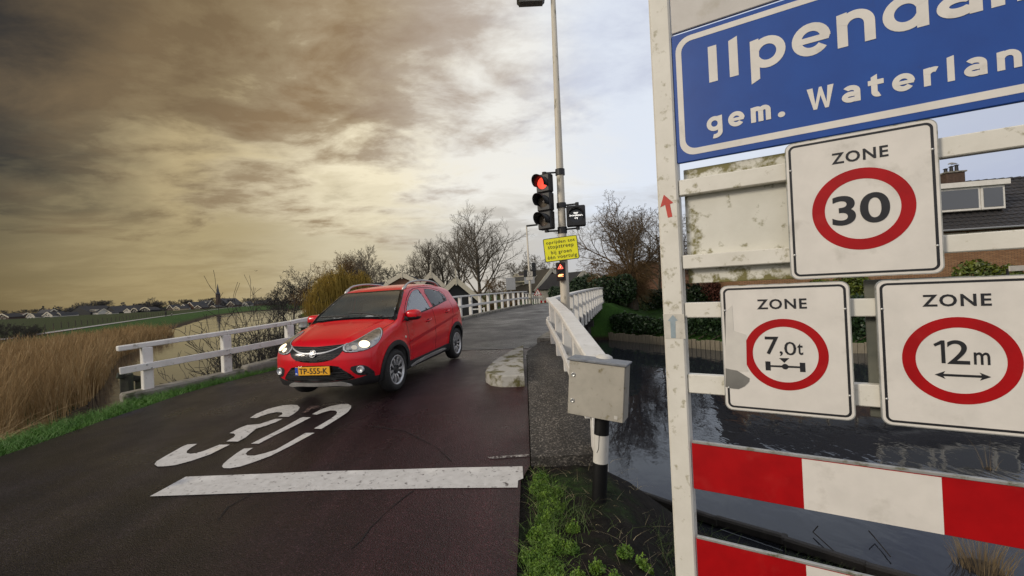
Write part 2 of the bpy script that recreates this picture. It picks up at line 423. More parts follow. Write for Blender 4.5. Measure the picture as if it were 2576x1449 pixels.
gq = np.stack([ii[:-1, :-1], ii[1:, :-1], ii[1:, 1:], ii[:-1, 1:]], -1).reshape(-1, 4)
GRASSM = ground_material()
tag(npmesh('ground', np.stack([GX, GY, GZ], -1).reshape(-1, 3), gq, None, GRASSM, None, True), kind='structure')

def water_material():
    mt = bpy.data.materials.new('canal_water'); mt.use_nodes = True; N = mt.node_tree.nodes; L = mt.node_tree.links; b = N['Principled BSDF']
    b.inputs['Base Color'].default_value = (.030, .034, .046, 1); b.inputs['Roughness'].default_value = .03; b.inputs['IOR'].default_value = 1.36; b.inputs['Specular IOR Level'].default_value = .75; b.inputs['Specular Tint'].default_value = (.80, .86, 1, 1)
    geo = N.new('ShaderNodeNewGeometry'); mp = N.new('ShaderNodeMapping'); mp.inputs['Rotation'].default_value = (0, 0, rad(-35)); mp.inputs['Scale'].default_value = (1, .55, 1); L.new(geo.outputs['Position'], mp.inputs[0])
    def noise(sc, d): 
        n = N.new('ShaderNodeTexNoise'); n.inputs['Scale'].default_value = sc; n.inputs['Detail'].default_value = d; n.inputs['Distortion'].default_value = .4; L.new(mp.outputs[0], n.inputs['Vector']); return n.outputs['Fac']
    # breeze patches: calm and rippled zones
    big = N.new('ShaderNodeMapRange'); L.new(noise(.22, 2), big.inputs[0]); big.inputs[1].default_value = .38; big.inputs[2].default_value = .62; big.inputs[3].default_value = .05; big.inputs[4].default_value = 1.0
    s = N.new('ShaderNodeMath'); s.operation = 'MULTIPLY'; L.new(noise(3.2, 3), s.inputs[0]); L.new(big.outputs[0], s.inputs[1])
    bp = N.new('ShaderNodeBump'); bp.inputs['Strength'].default_value = .24; bp.inputs['Distance'].default_value = .05; L.new(s.outputs[0], bp.inputs['Height']); L.new(bp.outputs[0], b.inputs['Normal'])
    g = N.new('ShaderNodeBsdfGlossy'); g.inputs['Color'].default_value = (.92, .95, .98, 1); g.inputs['Roughness'].default_value = .03; d = N.new('ShaderNodeBsdfDiffuse'); d.inputs['Color'].default_value = (.022, .024, .030, 1)
    fr_ = N.new('ShaderNodeFresnel'); fr_.inputs[0].default_value = 1.38; mx = N.new('ShaderNodeMixShader'); L.new(bp.outputs[0], g.inputs['Normal']); L.new(bp.outputs[0], fr_.inputs['Normal']); L.new(fr_.outputs[0], mx.inputs[0]); L.new(d.outputs[0], mx.inputs[1]); L.new(g.outputs[0], mx.inputs[2])
    L.new(mx.outputs[0], N['Material Output'].inputs[0]); N.remove(b)
    return mt
tag(mesh('water', [(-140, -45, WATER), (90, -45, WATER), (90, 240, WATER), (-140, 240, WATER)], [(0, 1, 2, 3)], water_material()), kind='structure')

# ------------------------------------------------------------------ road
def asphalt(name, ca, cb, cred, rough, vs=120, stones=((0, .55), (.75, 1.0), (.93, 1.35), (.985, 2.6))):
    mt = bpy.data.materials.new(name); mt.use_nodes = True; N = mt.node_tree.nodes; L = mt.node_tree.links; b = N['Principled BSDF']
    geo = N.new('ShaderNodeNewGeometry')
    def noise(sc, d=6, r=.6):
        n = N.new('ShaderNodeTexNoise'); n.inputs['Scale'].default_value = sc; n.inputs['Detail'].default_value = d; n.inputs['Roughness'].default_value = r; L.new(geo.outputs['Position'], n.inputs['Vector']); return n.outputs['Fac']
    def ramp(f, st):
        r = N.new('ShaderNodeValToRGB')
        while len(r.color_ramp.elements) < len(st): r.color_ramp.elements.new(.5)
        for e, (p, c) in zip(r.color_ramp.elements, st): e.position = p; e.color = (*c, 1)
        L.new(f, r.inputs[0]); return r.outputs[0]
    def mix(f, a, c, mode='MIX'):
        m_ = N.new('ShaderNodeMix'); m_.data_type = 'RGBA'; m_.blend_type = mode
        if isinstance(f, float): m_.inputs[0].default_value = f
        else: L.new(f, m_.inputs[0])
        L.new(a, m_.inputs[6])
        if isinstance(c, tuple): m_.inputs[7].default_value = (*c, 1)
        else: L.new(c, m_.inputs[7])
        return m_.outputs[2]
    base = ramp(noise(1.1, 5), [(.3, ca), (.7, cb)])
    if cred:
        sp = N.new('ShaderNodeSeparateXYZ'); L.new(geo.outputs['Position'], sp.inputs[0])
        # the red surfacing has kept its colour towards the kerb, the wheel tracks and the left side have gone grey
        a = N.new('ShaderNodeMath'); a.operation = 'MULTIPLY_ADD'; L.new(noise(.55, 5), a.inputs[0]); a.inputs[1].default_value = 4.5
        L.new(sp.outputs[0], a.inputs[2])
        base = mix(ramp(a.outputs[0], [(0, (0, 0, 0)), (1, (1, 1, 1))]), base, cred)
        mr = N.new('ShaderNodeMapRange'); L.new(a.outputs[0], mr.inputs[0]); mr.inputs[1].default_value = -.8; mr.inputs[2].default_value = 2.7; mr.inputs[3].default_value = .06; mr.inputs[4].default_value = .9
        N.remove(base.node); base = ramp(noise(1.1, 5), [(.3, ca), (.7, cb)]); base = mix(mr.outputs[0], base, cred)
    mpg = N.new('ShaderNodeMapping'); mpg.inputs['Rotation'].default_value = (0, 0, rad(14)); mpg.inputs['Scale'].default_value = (1.6, .16, 1); L.new(geo.outputs['Position'], mpg.inputs[0])
    tn_ = N.new('ShaderNodeTexNoise'); tn_.inputs['Scale'].default_value = 1.5; tn_.inputs['Detail'].default_value = 5; L.new(mpg.outputs[0], tn_.inputs['Vector'])
    base = mix(1.0, base, ramp(tn_.outputs['Fac'], [(.32, (.62, .62, .62)), (.5, (1, 1, 1)), (.68, (1.45, 1.42, 1.42))]), 'MULTIPLY')
    vor = N.new('ShaderNodeTexVoronoi'); vor.inputs['Scale'].default_value = vs; L.new(geo.outputs['Position'], vor.inputs['Vector'])
    sv = N.new('ShaderNodeSeparateColor'); L.new(vor.outputs['Color'], sv.inputs[0])
    st = ramp(sv.outputs[0], [(a_, (b_, b_ * .98, b_ * .96)) for a_, b_ in stones]); base = mix(1.0, base, st, 'MULTIPLY')
    gr = ramp(noise(40, 4), [(.3, (.72, .72, .72)), (.7, (1.25, 1.25, 1.25))]); base = mix(1.0, base, gr, 'MULTIPLY')
    L.new(base, b.inputs['Base Color'])
    mr = N.new('ShaderNodeMapRange'); L.new(noise(.9, 4), mr.inputs[0]); mr.inputs[1].default_value = .35; mr.inputs[2].default_value = .65; mr.inputs[3].default_value = rough - .16; mr.inputs[4].default_value = rough + .12; L.new(mr.outputs[0], b.inputs['Roughness'])
    bp = N.new('ShaderNodeBump'); bp.inputs['Strength'].default_value = .55; bp.inputs['Distance'].default_value = .006
    L.new(vor.outputs['Distance'], bp.inputs['Height']); L.new(bp.outputs[0], b.inputs['Normal']); b.inputs['Specular IOR Level'].default_value = .32
    return mt
RED_ASPH = asphalt('red_asphalt', (.009, .0085, .010), (.021, .019, .022), (.034, .0075, .0105), .38)
GREY_ASPH = asphalt('grey_asphalt', (.028, .027, .029), (.044, .043, .046), None, .46)
def fill(poly, h, holes=()):
    V = []; E = []
    for p in [poly] + list(holes):
        d = []
        for i in range(len(p)):
            a, b = Vector(p[i][:2]), Vector(p[(i + 1) % len(p)][:2]); n = max(1, int((b - a).length / h)); d += [a + (b - a) * k / n for k in range(n)]
        b0 = len(V); V += d; E += [(b0 + i, b0 + (i + 1) % len(d)) for i in range(len(d))]
    o = np.array([tuple(p[:2]) for p in poly]); g = np.stack(np.meshgrid(np.arange(o[:, 0].min(), o[:, 0].max(), h), np.arange(o[:, 1].min(), o[:, 1].max(), h)), -1).reshape(-1, 2) + h * .37
    g = g[sdist(g, poly) < -h * .4]; V += [Vector(q) for q in g]
    r = geometry.delaunay_2d_cdt(V, E, [], 0, 1e-6); vo = np.array([tuple(v) for v in r[0]]); fo = np.array([tuple(f) for f in r[2]])
    c = vo[fo].mean(1); k = inpoly(c, poly)
    for q in holes: k &= ~inpoly(c, q)
    return vo, fo[k]
def sheet(name, poly, h, dz, mat, parent=None, kind=None):
    vo, fo = fill(poly, h); z = zr(vo[:, 0], vo[:, 1]) + dz
    V = np.column_stack([vo, z]); a, b, c = V[fo[:, 0]], V[fo[:, 1]], V[fo[:, 2]]
    if np.cross(b - a, c - a)[:, 2].sum() < 0: fo = fo[:, ::-1]
    o = npmesh(name, V, None, fo, mat, parent, True)
    if kind: o['kind'] = kind
    return o
near = sheet('road', NEAR_ROAD, .35, 0, RED_ASPH, kind='structure')
jr, jl = Vector((.40, 9.1, 0)), Vector((-4.15, 10.34, 0))
deckR = [RC + BN * .34 + BD * t for t in np.linspace(0.4, 20.5, 12)]; deckL = [LC - BN * .34 + BD * t for t in np.linspace(-.1, 20.5, 12)]
DECK = [(jr.x, jr.y), (.60, 9.65)] + [(p.x, p.y) for p in deckR] + [(p.x, p.y) for p in deckL[::-1]] + [(jl.x, jl.y)]
deck = sheet('bridge_deck', DECK, .5, .003, GREY_ASPH, kind='structure')
FARR = [tuple((RC + BN * .2 + BD * 20.5)[:2]), tuple((RC + BN * .1 + BD * 45)[:2]), tuple((LC + BN * .2 + BD * 45)[:2]), tuple((LC - BN * .2 + BD * 20.5)[:2])]
sheet('road_beyond', FARR, 1.0, 0, GREY_ASPH, kind='structure')
# steel joint at the start of the deck
JM = pmat('joint_steel', (.10, .10, .105), (.16, .16, .16), 12, .45, metal=.3)
jd = (jl - jr); n_ = 24
for off, w in ((-.10, .10), (.06, .05)):
    V = []; F = []
    nrm = Vector((-jd.y, jd.x, 0)).normalized(); nrm = nrm if nrm.y > 0 else -nrm
    for k in range(n_ + 1):
        p = jr + jd * (.02 + .96 * k / n_)
        for e in (0, w):
            q = p + nrm * (off + e); V.append((q.x, q.y, float(zr(q.x, q.y)) + .008))
    F = [(2 * k, 2 * k + 2, 2 * k + 3, 2 * k + 1) for k in range(n_)]
    mesh('expansion_joint', V, F, JM, deck)
# painted markings, traced as outlines on the road
PAINT = pmat('road_paint', (.60, .585, .56), (.50, .485, .46), 14, .62, .12, 300, c3=(.10, .085, .08), s3=22, t3=(.585, .70))
def cr8(x, y): return ((400 + x / 1.5153) / 1.4907, (1400 + y / 1.5153) / 1.4907)
def mark(name, pts, smooth=0):
    w = [on_road(*cr8(*p)) for p in pts]; poly = [(p.x, p.y) for p in w]
    for _ in range(smooth):
        q = []
        for i in range(len(poly)):
            a, b = Vector(poly[i]), Vector(poly[(i + 1) % len(poly)]); q += [tuple(a * .75 + b * .25), tuple(a * .25 + b * .75)]
        poly = q
    return sheet(name, poly, .12, .005, PAINT, near)
mark('stop_line', [(245, 702), (450, 590), (1200, 560), (2000, 538), (2363, 531), (2367, 600), (2338, 612), (2335, 652), (1900, 655), (1200, 668)])
# figure 3 : lower bowl, middle, upper hook
mark('painted_figure', [(272, 520), (283, 503), (320, 480), (430, 418), (460, 406), (515, 403), (478, 425), (456, 443), (455, 455), (475, 460), (505, 456), (545, 446), (640, 408), (700, 407), (590, 462), (480, 500), (390, 524), (330, 531), (290, 532)])
mark('painted_figure', [(680, 389), (722, 366), (732, 352), (722, 344), (698, 342), (760, 310), (800, 296), (870, 290), (930, 270), (960, 261), (1000, 260), (960, 280), (905, 300), (850, 316), (830, 332), (790, 366), (745, 390)])
mark('painted_figure', [(815, 255), (850, 232), (920, 203), (1000, 184), (1050, 180), (1085, 183), (1097, 196), (1088, 213), (1060, 234), (1035, 249), (975, 248), (1000, 233), (995, 224), (965, 222), (920, 231), (875, 246), (850, 256)])
# figure 0 : lower curve, left bar, upper curve
mark('painted_figure', [(656, 532), (662, 518), (690, 493), (740, 455), (780, 430), (832, 426), (800, 447), (790, 460), (800, 470), (840, 470), (900, 456), (960, 437), (1110, 352), (1130, 341), (1182, 340), (1050, 412), (930, 472), (840, 506), (760, 532), (700, 542), (665, 541)])
mark('painted_figure', [(820, 402), (1000, 312), (1100, 256), (1118, 251), (1160, 252), (1080, 294), (960, 352), (865, 402)])
mark('painted_figure', [(1168, 234), (1215, 208), (1280, 186), (1330, 177), (1372, 176), (1390, 186), (1388, 200), (1370, 222), (1320, 256), (1220, 318), (1178, 316), (1270, 262), (1305, 236), (1310, 222), (1300, 214), (1275, 212), (1235, 222), (1195, 237)])
WORN = pmat('road_paint_worn', (.42, .40, .37), (.30, .28, .26), 30, .7, c3=(.045, .028, .028), s3=40, t3=(.42, .55))
w = [on_road(*cr8(*p)) for p in [(2165, 478), (2400, 462), (2402, 474), (2180, 488)]]; sheet('worn_line', [(p.x, p.y) for p in w], .1, .005, WORN, near)
# worn red paint flakes between the figures
w = [on_road(*cr8(*p)) for p in [(1095, 228), (1125, 216), (1150, 190), (1185, 183), (1218, 188), (1200, 200), (1160, 205), (1150, 222)]]; sheet('worn_mark', [(p.x, p.y) for p in w], .1, .005, pmat('road_paint_flakes', (.16, .10, .085), (.25, .17, .14), 30, .7, c3=(.045, .028, .028), s3=24, t3=(.40, .5)), near)

CRK = pmat('road_crack', (.006, .005, .005), rough=.95)
for pts in ([(1745, 668), (1690, 712), (1600, 790), (1500, 880), (1440, 950), (1378, 1000)], [(820, 690), (700, 760), (640, 840)], [(1500, 300), (1700, 330), (1880, 420), (1960, 500)]):
    w = [on_road(*cr8(*p)) for p in pts]; L_, R_ = [], []
    for i, p in enumerate(w):
        t = (w[min(i + 1, len(w) - 1)] - w[max(i - 1, 0)]).normalized(); nn_ = Vector((-t.y, t.x, 0)) * (.004 + .002 * math.sin(i * 2.1)); jx = .015 * math.sin(i * 5.3); L_.append((p.x + jx + nn_.x, p.y + nn_.y)); R_.append((p.x + jx - nn_.x, p.y - nn_.y))
    V = [(q[0], q[1], float(zr(*q)) + .004) for q in L_ + R_]; n = len(L_); mesh('crack', V, [(i, i + 1, n + i + 1, n + i) for i in range(n - 1)], CRK, near)
# ------------------------------------------------------------------ footway and moss-grown kerb block
AGG = asphalt('exposed_aggregate', (.034, .031, .027), (.062, .057, .049), None, .8, 85, ((0, .55), (.60, 1.0), (.84, 1.8), (.94, 3.8)))
CONC = pmat('concrete_weathered', (.17, .155, .13), (.26, .245, .21), 6, .85, .4, 60, c3=(.05, .055, .025), s3=4, t3=(.52, .66))
fx0 = lambda y: np.interp(y, [3.85, 8.4, 9.6], [.10, .235, .60]); fx1 = lambda y: np.interp(y, [3.85, 9.6], [.74, .86])
ys = np.linspace(3.88, 9.6, 20); V = []; F = []
for y in ys:
    for k in range(5):
        x = fx0(y) + (fx1(y) - fx0(y)) * k / 4; V.append((x, y, float(zr(.2, y)) + .055))
for y in ys:
    for x in (fx0(y), fx1(y)): V.append((x, y, float(zr(.2, y)) - (.35 if x == fx0(y) else 2.6)))
n = len(ys)
for i in range(n - 1):
    for k in range(4): F.append((i * 5 + k, i * 5 + k + 1, i * 5 + 5 + k + 1, i * 5 + 5 + k))
    F.append((i * 5, i * 5 + 5, 5 * n + 2 * i + 2, 5 * n + 2 * i)); F.append((i * 5 + 4, 5 * n + 2 * i + 1, 5 * n + 2 * i + 3, i * 5 + 9))
F.append((0, 5 * n, 5 * n + 1, 4, 3, 2, 1))
fw_o = mesh('footway', V, F, AGG); tag(fw_o, kind='structure')
MOSS = pmat('mossy_white_concrete', (.36, .35, .31), (.50, .48, .44), 5, .9, .3, 30, c3=(.10, .09, .028), s3=5, t3=(.46, .60))
out = [(.115, 5.98), (.0, 5.99), (-.2, 6.03), (-.36, 6.15), (-.45, 6.38), (-.44, 6.65), (-.38, 7.0), (-.28, 7.4), (-.12, 7.9), (.03, 8.3), (.175, 8.55), (.155, 8.0), (.13, 7.0)]
B = MB(); n = len(out); zb = lambda p: float(zr(*p))
ctr = (-.04, 6.9)
R0 = [(p[0], p[1], zb(p) - .05) for p in out]; R1 = [(p[0], p[1], zb(p) + .145) for p in out]; R2 = [(ctr[0] + (p[0] - ctr[0]) * .965, ctr[1] + (p[1] - ctr[1]) * .985, zb(p) + .160) for p in out]
R3 = [(ctr[0] + (p[0] - ctr[0]) * .5, ctr[1] + (p[1] - ctr[1]) * .5, zb((ctr[0] + (p[0] - ctr[0]) * .5, ctr[1] + (p[1] - ctr[1]) * .5)) + .160) for p in out]
v = R0 + R1 + R2 + R3 + [(ctr[0], ctr[1], zb(ctr) + .160)]; f = []
for l in range(3):
    for i in range(n): j = (i + 1) % n; f.append((l * n + i, l * n + j, l * n + n + j, l * n + n + i))
for i in range(n): f.append((3 * n + i, 3 * n + (i + 1) % n, 4 * n))
B.add(v, f); tag(B.build('kerb_block', MOSS, None, False), 'lichen-covered wedge-shaped concrete kerb block at the foot of the footway', 'kerb block')

# ------------------------------------------------------------------ white timber railings
WOOD = pmat('white_painted_timber', (.74, .72, .68), (.64, .62, .57), 5, .5, .12, 90, c3=(.27, .25, .19), s3=9, t3=(.60, .76))
BOLT = pmat('galvanised_bolt', (.45, .45, .44), rough=.45, metal=.7)
def railing(name, label, path, posts, top_h, mid_h, foot=.05, tw=.15, th=.085, mh=.12, pw=.13, post_drop=0.0, side=1, group=None, bolts=False, midoff=.0, leans=None):
    """path: list of base points (x,y,z of kerb top); posts: parameters along the path in metres"""
    path = [Vector(p) for p in path]; root = empty(name, path[0]); O = path[0]
    tag(root, label, 'railing', group)
    L = [0.0]
    for a, b in zip(path, path[1:]): L.append(L[-1] + (b - a).length)
    def P(t):
        for i in range(len(path) - 1):
            if t <= L[i + 1] or i == len(path) - 2: return path[i] + (path[i + 1] - path[i]) * ((t - L[i]) / (L[i + 1] - L[i]))
    U = Vector((0, 0, 1))
    for i in range(len(path) - 1):
        a, b = path[i] - O, path[i + 1] - O; d = (b - a).normalized(); ext = d * .0
        MB().beam(a + U * top_h, b + U * top_h, tw, th, .012).build('top_rail', WOOD, root)
        s_ = d.cross(U).normalized() * side
        MB().beam(a + U * mid_h + s_ * (pw / 2 + .025 + midoff), b + U * mid_h + s_ * (pw / 2 + .025 + midoff), .05, mh, .008).build('middle_rail', WOOD, root)
    for t in posts:
        p = P(t) - O; i = max(k for k in range(len(L) - 1) if L[k] <= t + 1e-6); d = (path[i + 1] - path[i]).normalized(); d2 = Vector((d.x, d.y, 0)).normalized(); rz = math.atan2(d2.y, d2.x)
        z0, z1 = p.z - post_drop, p.z + top_h - th / 2
        c = Vector((p.x, p.y, (z0 + z1) / 2)); po = MB().box(c, (pw, pw, z1 - z0), rz, .01).build('post', WOOD, root)
        if bolts:
            s_ = d2.cross(U).normalized() * side
            for e in ((-.03, .03), (.03, -.03)):
                q = Vector((p.x, p.y, p.z + mid_h)) + s_ * (pw / 2 + .048 + midoff) + d2 * e[0] + U * e[1]
                MB().lathe([(.016, 0), (.014, .006), (.006, .010), (.001, .011)], q, s_, 10).build('bolt', BOLT, po, True)
    return root
# left wing at the near end
w0, w1, w2, w3 = Vector((-6.52, 7.08, .19)), Vector((-5.6, 8.4, .285)), Vector((-4.9, 9.42, .37)), Vector((LC.x, LC.y, .52))
railing('railing', 'white timber railing with cut-off end leading up to the bridge left of the red car', [w0, w1, w2, w3], [.38, 1.60, 2.85, 4.2], .755, .395, tw=.13, th=.085, mh=.115, pw=.145, post_drop=.05, side=1, bolts=True)
# kerb beams under it
def kerb(name, label, pts, w, h, mat, cat='kerb', struct=True):
    B = MB()
    for a, b in zip(pts, pts[1:]): B.beam(Vector(a) - Vector((0, 0, h / 2)), Vector(b) - Vector((0, 0, h / 2)), w, h, .02)
    o = B.build(name, mat)
    if struct: tag(o, kind='structure')
    else: tag(o, label, cat)
    return o
for i, (a, b) in enumerate(((Vector((-6.5, 7.12, .20)), Vector((-5.45, 8.62, .300))), (Vector((-5.42, 8.66, .345)), Vector((-4.28, 10.62, .52))))):
    tag(MB().beam(a - Vector((0, 0, .16)), b - Vector((0, 0, .16)), .32, .32, .03).build('kerb_beam', CONC), ['grey concrete kerb beam with squared end beside the verge, under the cut-off railing', 'white-topped concrete kerb beam hidden partly by the front of the red car'][i], 'kerb')
# bridge parapets
def parapet(C, sgn):
    pts = []
    for t in np.linspace(0, 20.2, 9):
        p = C + BD * t; q = p - BN * sgn * 0; pts.append((q.x, q.y, float(zr(q.x - 0, q.y)) + .11 + (.0 if t > 2 else 0)))
    return pts
PL = parapet(LC, 1); PR = parapet(RC, -1); PL[0] = (LC.x, LC.y, .52); PR[0] = (RC.x, RC.y, .50)
railing('railing', 'long white bridge parapet with posts behind the red car, left side of the deck', PL, [.1 + 1.27 * k for k in range(16)], .85, .42, tw=.14, th=.07, mh=.11, pw=.13, post_drop=.1, side=1)
railing('railing', 'white bridge parapet right of the signal pole with tall posts hung outside the deck', PR, [.9 + 1.28 * k for k in range(16)], .87, .44, tw=.17, th=.075, mh=.10, pw=.16, post_drop=.42, side=-1, midoff=-.02)
railing('railing', 'white railing of the right wing running from the grey cabinet up to the bridge', [(.735, 3.92, .06), (.80, 6.6, .325), (.84, 9.5, .50)], [.06, 1.35, 2.65, 3.95, 5.3], .885, .40, tw=.20, th=.075, mh=.11, pw=.13, post_drop=.75, side=-1, midoff=.01)
kerbs = MB()
for C, sg, nm in ((LC, -1, 'bridge_kerb'), (RC, 1, 'bridge_kerb')):
    B = MB(); T = np.linspace(0, 20.3, 14)
    for a, b in zip(T, T[1:]):
        p, q = C + BD * a + BN * sg * .19, C + BD * b + BN * sg * .19
        B.beam((p.x, p.y, float(zr(p.x, p.y)) - .06), (q.x, q.y, float(zr(q.x, q.y)) - .06), .32, .34)
    tag(B.build(nm, CONC), kind='structure')
# bridge body : girders and piers in the dark below the deck
TIM = pmat('dark_wet_timber', (.016, .014, .012), (.03, .026, .022), 8, .7, .5, 40, stretch=(1, 1, .15))
br = empty('bridge', (0, 0, 0)); tag(br, 'dark timber and steel underside of the humped bridge over the canal', 'bridge')
for off in (.55, 1.7, 2.6, 3.5, 4.7):
    B = MB(); T = np.linspace(-.2, 20.3, 10)
    for a, b in zip(T, T[1:]):
        p, q = RC + BN * off + BD * a, RC + BN * off + BD * b; B.beam((p.x, p.y, float(zr(p.x, p.y)) - .42), (q.x, q.y, float(zr(q.x, q.y)) - .42), .22, .45)
    B.build('girder', TIM, br)
for t in (6.2, 12.8):
    for off in (.4, 1.9, 3.4, 4.85):
        p = RC + BN * off + BD * t; MB().tube([(p.x, p.y, -2.6), (p.x, p.y, float(zr(p.x, p.y)) - .6)], .15, 10).build('pile', TIM, br)
    p, q = RC + BD * t + BN * .1, LC + BD * t - BN * .1; z = float(zr(p.x, p.y)) - .78
    MB().beam((p.x, p.y, z), (q.x, q.y, z), .3, .3).build('cross_beam', TIM, br)
for t, nm in ((.15, 'abutment'), (19.6, 'abutment')):
    p, q = RC + BD * t - BN * .05, LC + BD * t + BN * .05; zt = float(zr(p.x, p.y)) - .22; MB().obox(((p.x + q.x) / 2, (p.y + q.y) / 2, (zt - 2.7) / 2), (q - p) / 2, BD * .2, (0, 0, (zt + 2.7) / 2)).build(nm, CONC, br)
# side boards under the parapets
for C, sg in ((RC, 1), (LC, -1)):
    B = MB(); T = np.linspace(0, 20.2, 10)
    for a, b in zip(T, T[1:]):
        p, q = C + BN * sg * .03 + BD * a, C + BN * sg * .03 + BD * b; B.beam((p.x, p.y, float(zr(p.x, p.y)) - .16), (q.x, q.y, float(zr(q.x, q.y)) - .16), .07, .46)
    B.build('edge_board', TIM, br)

# ------------------------------------------------------------------ red hatchback
def hermite(xs, ys, n=400):
    xs = np.array(xs, float); ys = np.array(ys, float)
    h = np.diff(xs); d = np.diff(ys) / h
    mm = np.zeros(len(xs)); mm[0], mm[-1] = d[0], d[-1]
    for i in range(1, len(xs) - 1):
        mm[i] = 0 if d[i - 1] * d[i] <= 0 else 2 * d[i - 1] * d[i] / (d[i - 1] + d[i]) if True else 0
    X = np.linspace(xs[0], xs[-1], n); k = np.clip(np.searchsorted(xs, X) - 1, 0, len(h) - 1); t = (X - xs[k]) / h[k]
    Y = (2*t**3 - 3*t**2 + 1) * ys[k] + (t**3 - 2*t**2 + t) * h[k] * mm[k] + (-2*t**3 + 3*t**2) * ys[k+1] + (t**3 - t**2) * h[k] * mm[k+1]
    return X, Y
_TOP = hermite([-.2, .02, .12, .22, .45, .70, .86, 1.0, 1.27, 1.53, 1.67, 1.95, 2.3, 2.7, 3.05, 3.32, 3.45, 3.9],
               [.62, .70, .775, .825, .895, .955, .995, 1.085, 1.25, 1.405, 1.450, 1.485, 1.495, 1.474, 1.435, 1.388, 1.36, 1.2])
_TS = (_TOP[0], np.gradient(_TOP[1], _TOP[0]))
_FRONT = hermite([0, .18, .24, .34, .46, .56, .66, .74, .82, .95, 1.1], [.30, .12, .05, .015, .0, .005, .03, .075, .17, .40, .70])
_REAR = hermite([0, .20, .30, .50, .70, .85, .95, 1.1, 1.25, 1.36, 1.44, 1.6], [3.45, 3.58, 3.635, 3.665, 3.655, 3.62, 3.585, 3.53, 3.46, 3.40, 3.37, 3.3])
_SIDE = hermite([0, .16, .24, .36, .55, .72, .86, .97, 1.04, 1.15, 1.28, 1.38, 1.46, 1.6], [.66, .715, .745, .775, .797, .802, .798, .785, .768, .722, .664, .612, .560, .45])
WHX = (.74, 3.125); WHZ = .292; WHR = .292
def sstep(a, b, x): t = np.clip((x - a) / (b - a), 0, 1); return t * t * (3 - 2 * t)
def smax(a, b, k): h = np.clip(.5 + .5 * (a - b) / k, 0, 1); return b + (a - b) * h + k * h * (1 - h)
def car_f(x, y, z, wells=True):
    ya = np.abs(y); u = ya / .8
    bowf = (.07 + .10 * sstep(.75, .45, x)) * u ** 2.6 * sstep(2.1, 1.2, x); bowr = .16 * u ** 3 * sstep(2.4, 3.3, x)
    xp = x - bowf + bowr
    zt = np.interp(xp, *_TOP) - .045 * u ** 2 * sstep(1.3, 1.9, x) - .055 * u ** 2.2 * sstep(1.15, .8, x)
    # bonnet creases
    yr = .36 + .26 * np.clip((x - .1) / .9, 0, 1)
    zt = zt + .014 * np.exp(-((ya - yr) / .055) ** 2) * sstep(.08, .3, x) * sstep(1.05, .85, x)
    sl = np.interp(xp, *_TS); dt = (z - zt) / np.sqrt(1 + sl * sl)
    df = np.interp(z, *_FRONT) + .015 * u + .235 * u ** 3.2 - x
    dr = x - np.interp(z, *_REAR) + .13 * u ** 3
    wx = 1 - .045 * ((x - 1.9) / 1.8) ** 4 - .06 * sstep(.95, 1.3, z) * ((x - 2.1) / 1.3) ** 2
    ds = ya - np.interp(z, *_SIDE) * wx
    zc = .585 + .115 * (x - .9)
    win = sstep(.95, 1.25, x) * sstep(3.5, 3.0, x)
    q = zc - z
    ds = ds + win * np.where(q > 0, .017 * np.exp(-(q / .12) ** 2) * sstep(0, .06, q), -.004 * np.exp(-(q / .05) ** 2))
    q2 = z - (.40 + .05 * (x - 1.0)); ds = ds + win * .010 * np.exp(-(q2 / .07) ** 2)
    for wxp in WHX:
        r = np.sqrt((x - wxp) ** 2 + (z - WHZ) ** 2); ds = ds - .016 * np.exp(-((r - .37) / .07) ** 2)
    d = smax(dt, ds, .07); d = smax(d, df, .05); d = smax(d, dr, .07); d = smax(d, .185 - z, .05)
    if wells:
        for wxp in WHX:
            r = np.sqrt((x - wxp) ** 2 + (z - WHZ) ** 2)
            d = np.maximum(d, -np.maximum(r - .345, .50 - ya))
    return d
def car_full(x, y, z):
    o = car_f(x, y, z)
    i = car_f(x, y, z, False) + .045
    i = np.maximum(i, .52 + .42 * sstep(1.25, 1.05, x) - z)          # cabin cavity above the floor, behind the dashboard
    return np.maximum(o, -i)
